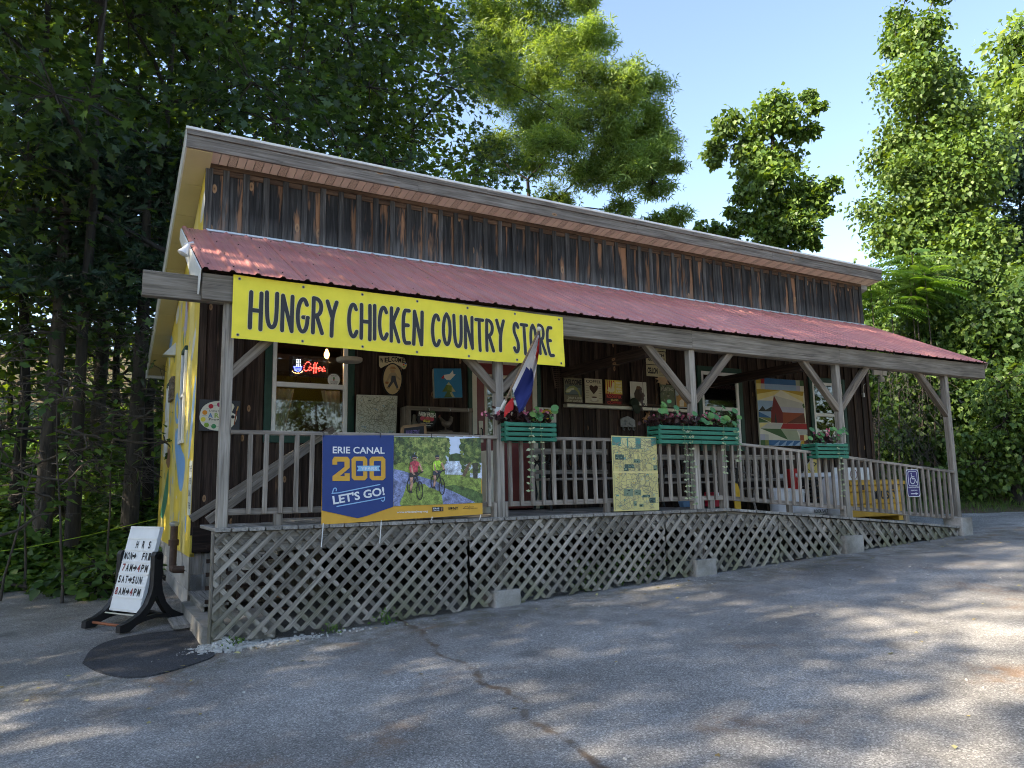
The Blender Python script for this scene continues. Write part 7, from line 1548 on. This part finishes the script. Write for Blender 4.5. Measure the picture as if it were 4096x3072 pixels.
# saplings and shrubs on the bank
SAP = [(310, 10.9, 2.9, 'slender sapling with big leaves in front of the dark woods'), (60, 11.8, 2.6, 'leafy sapling at the left frame edge'), (160, 12.6, 3.4, 'taller sapling left of the first spruce'), (470, 12.3, 2.8, 'sapling right of the hours sign top'), (20, 10.2, 1.9, 'low arching shrub near the rope')]
for i, (px, ds, h, lab) in enumerate(SAP):
    bs = fbase(px, ds); rng = np.random.default_rng(200+i); bl = [(bs+Vector((rng.normal(0, .4), rng.normal(0, .3), h*t)), rng.uniform(.28, .5)) for t in np.linspace(.6, 1, 4)]
    build_tree('sapling', bs, bl, 'simple', .15, LM['bush'], lab, 'sapling', 'saplings on the leafy bank', dens_=90, r0=.018, bk=BKP, seed=210+i, up=1.4, hang=.2, sig=.42, sub_=5)
def cover(name, sampler, n, size, kind, mat, label, cat, zoff=(.02, .3), seed=3, up=1.3):
    rng = np.random.default_rng(seed); P_ = []
    while len(P_) < n:
        x, y = sampler(rng)
        if x is None: continue
        P_.append((x, y))
    P_ = np.array(P_); z = terr(P_[:, 0], P_[:, 1])+rng.uniform(zoff[0], zoff[1], n)*(.4+.8*(np.sin(P_[:, 0]*2.3+1)*np.sin(P_[:, 1]*2.9)+1)/2)
    o = mobj(name, leaves(name, np.column_stack([P_, z]), rng.normal(size=(n, 3))*.5+[0, -.25, up], size*rng.uniform(.6, 1.3, n), kind, rng=rng), mat); tag(o, label, cat, kind='stuff'); return o
def s_left(rng):
    x = rng.uniform(-6.5, 2.4); y = rng.uniform(5.5, 15)
    if rng.random() > math.exp(-(y-5.5)/5.): return None, None
    if lot_d(np.array(x), np.array(y)) < -.05+.1*rng.random(): return None, None
    if math.sin(x*2.1+.5)*math.sin(y*1.7) > .72: return None, None
    return x, y
cover('ground_cover', s_left, 34000, .10, 'heart', LM['cover'], 'mixed leafy ground cover on the bank behind the lot', 'ground cover', (.02, .34), 3)
def s_low(rng):
    x = rng.uniform(-6.5, 1.9); y = 5.35+abs(rng.normal(0, .55)); 
    if lot_d(np.array(x), np.array(y)) < -.12: return None, None
    return x, y
cover('edge_weeds', s_low, 5000, .075, 'simple', LM['cover'], 'small weeds creeping over the left edge of the asphalt', 'weeds', (.01, .12), 4)
for i, (px, py, ds) in enumerate(((440, 2130, 11.2), (255, 2010, 12.2), (395, 2230, 11.6))):
    p = far(px, py, ds); bs = Vector((p.x, p.y, gz(p.x, p.y))); rng = np.random.default_rng(300+i)
    build_tree('undergrowth_bush', bs, [(bs+Vector((rng.normal(0, .35), rng.normal(0, .3), rng.uniform(.1, .4))), rng.uniform(.25, .4)) for _ in range(4)], 'heart', .13, LM['bush'], ('broad-leaved bush beside the top of the hours sign', 'bush halfway up the bank', 'leafy bush over the white downspout')[i], 'bush', 'bushes on the bank', dens_=260, r0=.03, seed=310+i, up=1.2, hang=.2, forked=False)
# ---- sunlit walnut behind the roof
D = 23.
wb = [(300, 150, 190), (560, 130, 180), (800, 220, 160), (960, 190, 80), (180, 420, 150), (480, 400, 190), (780, 450, 180), (1060, 420, 120), (1330, 470, 120), (1480, 600, 140), (1260, 760, 140), (1460, 780, 130), (700, 700, 180), (960, 700, 160), (1350, 930, 170), (1580, 930, 100), (1120, 950, 150), (860, 1000, 160), (600, 950, 150), (1200, 1150, 160), (1450, 1130, 160), (1650, 1130, 80), (1000, 1250, 140), (740, 1250, 140), (1260, 1360, 120), (1500, 1340, 110), (1560, 1560, 90), (1700, 1540, 80), (1250, 1570, 80), (380, 700, 170), (350, 1000, 150), (620, -60, 190), (330, -120, 190), (900, -20, 110), (760, 1480, 120)]
rng = np.random.default_rng(21)
bl = [blob_at(1800+x/1.8436, y/1.8436, r*1.12/1.8436, D, rng.uniform(-1.8, 2.2)) for x, y, r in wb]
bs = fbase(2130, D+.2)
build_tree('walnut_tree', bs, bl, 'trio', .25, LM['walnut'], 'tall sunlit walnut with feathery leaves behind the middle of the roof', dens_=1900, r0=.24, seed=22, trunk_top=far(2110, 720, D), up=.8, hang=.25, sub_=11, sig=.34, shell=.9, rn=.8, lim=2., outward=.2)
# ---- vine-smothered tree standing alone
D = 27.
vb = [(830, 270, 130), (760, 380, 150), (900, 400, 140), (1090, 430, 105), (1080, 190, 55), (1130, 320, 60), (430, 440, 120), (380, 570, 100), (340, 690, 45), (620, 560, 120), (640, 700, 150), (900, 620, 140), (780, 800, 170), (640, 880, 110), (780, 980, 190), (600, 980, 90), (1000, 660, 80), (1120, 920, 130), (1230, 980, 90), (1060, 1050, 130), (1200, 1120, 75), (860, 1200, 200), (740, 1330, 130), (1000, 1280, 130), (1100, 1380, 80), (900, 1450, 150), (480, 1270, 95), (350, 1280, 80), (220, 1240, 60), (570, 1230, 80), (450, 1170, 50)]
bl = [blob_at(2700+x/2.074, 300+y/2.074, r/2.074, D, rng.uniform(-.5, .7)) for x, y, r in vb]
build_tree('vine_covered_tree', fbase(3100, D), bl, 'kite', .19, LM['vine'], 'lone twisted tree smothered in vines behind the right end of the roof', dens_=1500, r0=.3, seed=23, trunk_top=far(3090, 520, D), up=.5, hang=.9, sub_=16, sig=.30, outward=.6, shell=.82, flat=.95, rn=.75)
# ---- tall vine column and the tangle on the right
def column(name, pxs, ds, label, leaf, size, n, seed, mat, core=True, depth=1.0, group=None, sides=(0, 1)):
    """stack of lobes following a silhouette: pxs = [(py, px_left, px_right)]"""
    rng = np.random.default_rng(seed); bl = []
    for (y0, l0, r0_), (y1, l1, r1_) in zip(pxs, pxs[1:]):
        k = max(1, int(abs(y1-y0)/75))
        for i in range(k):
            t = i/k; y = y0+(y1-y0)*t; l, r = l0+(l1-l0)*t, r0_+(r1_-r0_)*t; m = max(2, int((r-l)/125))
            for j in range(m): x = l+(r-l)*(j+.5)/m+rng.normal(0, 18); bl.append(blob_at(x, y+rng.normal(0, 20), max(62, min((r-l)/2, 115))*rng.uniform(.75, 1.1), ds, rng.uniform(-1.1, .7)*depth))
    mid = (pxs[0][1]+pxs[0][2])/2; bs = fbase((pxs[-1][1]+pxs[-1][2])/2, ds)
    return build_tree(name, bs, bl, leaf, size, mat, label, dens_=n, r0=.13, seed=seed, trunk_top=far(mid, pxs[0][0]+200, ds), up=.45, hang=1.1, sub_=16, sig=.33, outward=.55, shell=.8, flat=.95, rn=.75, group=group)
column('vine_column', [(-70, 3615, 3675), (40, 3600, 3700), (150, 3580, 3710), (330, 3565, 3760), (520, 3560, 3830), (700, 3540, 3910), (860, 3480, 3990), (1000, 3450, 4010), (1200, 3440, 4040), (1420, 3470, 4060)], 25.5, 'towering column of grape vine over a dead tree at the right', 'kite', .145, 1900, 31, LM['vine'], depth=1.4)
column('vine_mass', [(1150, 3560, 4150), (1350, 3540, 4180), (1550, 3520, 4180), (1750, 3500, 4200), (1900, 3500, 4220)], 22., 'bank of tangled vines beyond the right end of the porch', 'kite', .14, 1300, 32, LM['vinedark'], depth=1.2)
column('vine_mass', [(1560, 3860, 4220), (1700, 3830, 4240), (1840, 3800, 4260), (1950, 3780, 4260)], 19.8, 'bright low vine heap at the right edge of the picture', 'kite', .13, 1100, 33, LM['vine'], depth=.7)
column('leafy_tree', [(130, 4050, 4200), (280, 3990, 4230), (430, 3970, 4250), (620, 3990, 4250)], 34., 'pale leafy tree top behind the vine column', 'simple', .30, 330, 34, LM['walnut'], depth=1.5)
column('conifer', [(560, 4000, 4160), (800, 3960, 4220), (1050, 3930, 4250), (1250, 3900, 4250)], 30., 'blue-green spruce half buried in vines at the right edge', 'tuft', .36, 520, 35, LM['pine'], depth=1.)
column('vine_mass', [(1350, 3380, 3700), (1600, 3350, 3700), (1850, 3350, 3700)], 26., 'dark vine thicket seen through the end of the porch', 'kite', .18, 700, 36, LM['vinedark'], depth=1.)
# sumac fronds in front of the vines
for i, (px, py, rp_) in enumerate(((3650, 1040, 90), (3640, 1130, 85), (3560, 1190, 70), (3700, 1110, 70), (3480, 1130, 45))):
    c, r = blob_at(px, py, rp_, 20.5); rng = np.random.default_rng(400+i); bs = fbase(px, 21.); n = 22
    e = empty('sumac_shoot', tuple(bs), ('sumac shoot with long fronds at the top of the clump', 'sumac shoot in the middle of the clump', 'sumac shoot nearest the store roof', 'sumac shoot at the right of the clump', 'small sumac shoot over the roof corner')[i], 'shrub', 'sumac shoots before the vines')
    b = MB(); tip_ = c+Vector((0, 0, r*.3)); b.tube([bs-Vector((0, 0, .2)), (bs+tip_)/2+Vector((.2, 0, 0)), tip_], [.022, .018, .010], 6); b.obj('stem', BKP, e)
    a = rng.uniform(0, 6.28, n); al = np.stack([np.cos(a), np.sin(a), rng.uniform(.0, .7, n)], -1); ps = np.tile(np.array(tip_), (n, 1))-np.stack([0*a, 0*a, rng.uniform(0, r*1.2, n)], -1); mobj('fronds', leaves('fronds', ps, np.tile([0, -.2, 1.], (n, 1))+rng.normal(0, .2, (n, 3)), rng.uniform(.7, 1.05, n), 'frond', al, rng), LM['sumac'], e, Matrix())
# hanging dead vine stems in the thickets
rng = np.random.default_rng(77); b = MB()
for i in range(170):
    px = rng.uniform(3480, 3760); py = rng.uniform(1380, 1900); p = far(px, py, 19.6+rng.uniform(0, .6)); L = rng.uniform(.4, 1.2); b.tube([p, p+Vector((rng.normal(0, .2), rng.normal(0, .2), -L*.5)), p+Vector((rng.normal(0, .35), rng.normal(0, .3), -L))], [.005, .005, .003], 3, False)
tag(b.obj('dead_vine_stems', DEADM, None, fix=False), 'tangle of bare brown vine stems hanging beyond the porch end', 'vines', kind='stuff')
# grass verge on the right
def s_grass(rng):
    x = rng.uniform(15.2, 22); y = rng.uniform(-4, 7.5); d = float(lot_d(np.array(x), np.array(y)))
    if d < -.02 or d > 3.2 or x < 14.8: return None, None
    if d < .35 and rng.random() < .6: return None, None
    return x, y
cover('verge_grass', s_grass, 9000, .13, 'blade', LM['grass'], 'short grass verge along the far right edge of the lot', 'grass', (.0, .02), 5, 0.)
gr = bpy.data.objects['verge_grass']; rng = np.random.default_rng(9); P_ = []
while len(P_) < 9000:
    x, y = s_grass(rng)
    if x is not None: P_.append((x, y))
P_ = np.array(P_); old = gr.data; gr.data = leaves('verge_grass', np.column_stack([P_, terr(P_[:, 0], P_[:, 1])]), np.column_stack([rng.normal(size=(9000, 2)), rng.normal(0, .2, 9000)]), .14*rng.uniform(.5, 1.4, 9000), 'blade', np.column_stack([rng.normal(0, .35, (9000, 2)), np.ones(9000)]), rng); gr.data.materials.append(LM['grass']); bpy.data.meshes.remove(old)
def s_rweed(rng):
    x = rng.uniform(15., 22); y = rng.uniform(-4, 8); d = float(lot_d(np.array(x), np.array(y)))
    if d < 1.3 or d > 4.5: return None, None
    return x, y
cover('verge_weeds', s_rweed, 6000, .15, 'simple', LM['bush'], 'leafy weeds at the foot of the vine bank on the right', 'weeds', (.02, .55), 6)
# weeds behind and below the lattice
for i, (px, py, r, n, lab) in enumerate(((2360, 2290, .20, 90, 'green weeds growing behind the lattice left of the second pier'), (2590, 2250, .24, 110, 'largest clump of weeds behind the lattice below the map'), (2490, 2240, .13, 40, 'pale weed shoot behind the lattice'), (1545, 2465, .10, 40, 'small weed sprouting under the lattice near the left panel'), (1335, 2515, .08, 30, 'tiny weed at the foot of the left lattice'), (940, 2570, .07, 30, 'weed tuft in the gravel by the porch corner'))):
    p = onY(px, py, .12 if i < 3 else -.04); z0 = plane_z(p.x, p.y); rng = np.random.default_rng(500+i); e = empty('weed_clump', (p.x, p.y, z0), lab, 'weeds', 'weeds along the lattice'); hh = max(.06, p.z-z0+r*.6)
    ps = np.stack([p.x+rng.normal(0, r*.6, n), p.y+rng.normal(0, .03, n), z0+rng.uniform(.0, hh, n)], -1); mobj('leaf', leaves('leaf', ps, rng.normal(size=(n, 3))*.5+[0, -1, .8], rng.uniform(.03, .075, n)*(1 if i < 3 else .6), 'simple', rng=rng), LM['grass'], e, Matrix())['kind'] = 'stuff'
    b = MB()
    for k in range(5): b.tube([(p.x+rng.normal(0, .03), p.y, z0-.02), (p.x+rng.normal(0, r*.5), p.y, z0+hh*.9)], .003, 4)
    b.obj('stem', LM['grass'], e)
# gravel heap at the corner and loose stones
rng = np.random.default_rng(88); b = MB()
gm = plain('pale_gravel', (.46, .45, .42), .95, .2, .35, 25., bump=.4)
def stone(c, r):
    q = unit(rng.normal(size=(8, 3))); base_v = [(-1, -1, -1), (1, -1, -1), (1, 1, -1), (-1, 1, -1), (-1, -1, 1), (1, -1, 1), (1, 1, 1), (-1, 1, 1)]
    vs = [(c[0]+r*(a+rng.normal(0, .3))*.6, c[1]+r*(d+rng.normal(0, .3))*.6, c[2]+r*(h+rng.normal(0, .3))*.45) for a, d, h in base_v]; b.add(vs, [[0, 3, 2, 1], [4, 5, 6, 7], [0, 1, 5, 4], [1, 2, 6, 5], [2, 3, 7, 6], [3, 0, 4, 7]])
hc = onG(900, 2592)
for i in range(900):
    a, r = rng.uniform(0, 6.28), abs(rng.normal(0, .14)); x, y = hc.x+r*math.cos(a)*1.5, hc.y+r*math.sin(a)*.8+.03; h = .085*math.exp(-((x-hc.x)/.16)**2-((y-hc.y-.03)/.12)**2); stone((x, y, plane_z(x, y)+h*rng.uniform(.5, 1.)), rng.uniform(.010, .026))
for i in range(420): x = hc.x+abs(rng.normal(0, .45)); y = -.07+rng.normal(0, .05); stone((x, y, plane_z(x, y)+.006), rng.uniform(.006, .018))
for i in range(160): x, y = rng.uniform(.2, 10), rng.uniform(-4.5, .0); stone((x, y, plane_z(x, y)+.004), rng.uniform(.004, .011))
tag(b.obj('gravel', gm, None, fix=False), 'pale gravel heap and loose stones by the porch corner', 'gravel', kind='stuff')
# fallen leaves and pine needles on the asphalt
n = 170; x = rng.uniform(-.5, 13, n); y = rng.uniform(-5, -.02, n); k = rng.random(n) < .45; y[k] = -.05-abs(rng.normal(0, .35, k.sum()))
tag(mobj('fallen_leaves', leaves('fallen_leaves', np.column_stack([x, y, .075+.04*x+.02*y+.006]), rng.normal(0, .2, (n, 3))+[0, 0, 1], rng.uniform(.025, .065, n), 'simple', rng=rng), LM['fallen']), 'scattered yellow and brown fallen leaves on the asphalt', 'leaves', kind='stuff')
n = 1500; x = rng.uniform(0, 13, n); y = -.04-abs(rng.normal(0, .5, n)); tag(mobj('pine_needles', leaves('pine_needles', np.column_stack([x, y, .075+.04*x+.02*y+.004]), np.tile([0, 0, 1.], (n, 1))+rng.normal(0, .05, (n, 3)), rng.uniform(.04, .10, n), 'needle', rng=rng), LM['fallen']), 'dry pine needles drifted along the foot of the porch', 'needles', kind='stuff')
n = 110; x = rng.uniform(1.8, 14.2, n); q_ = sl_len*(1-abs(rng.normal(0, .28, n))).clip(.02, .99); P_ = np.array([tuple(rfm @ Vector((a, c, .012))) for a, c in zip(x, q_)])
tag(mobj('roof_leaves', leaves('roof_leaves', P_, np.tile(np.array(SLn), (n, 1))+rng.normal(0, .2, (n, 3)), rng.uniform(.025, .06, n), 'simple', rng=rng), LM['fallen']), 'dry leaves and twigs caught on the red porch roof', 'leaves', kind='stuff')
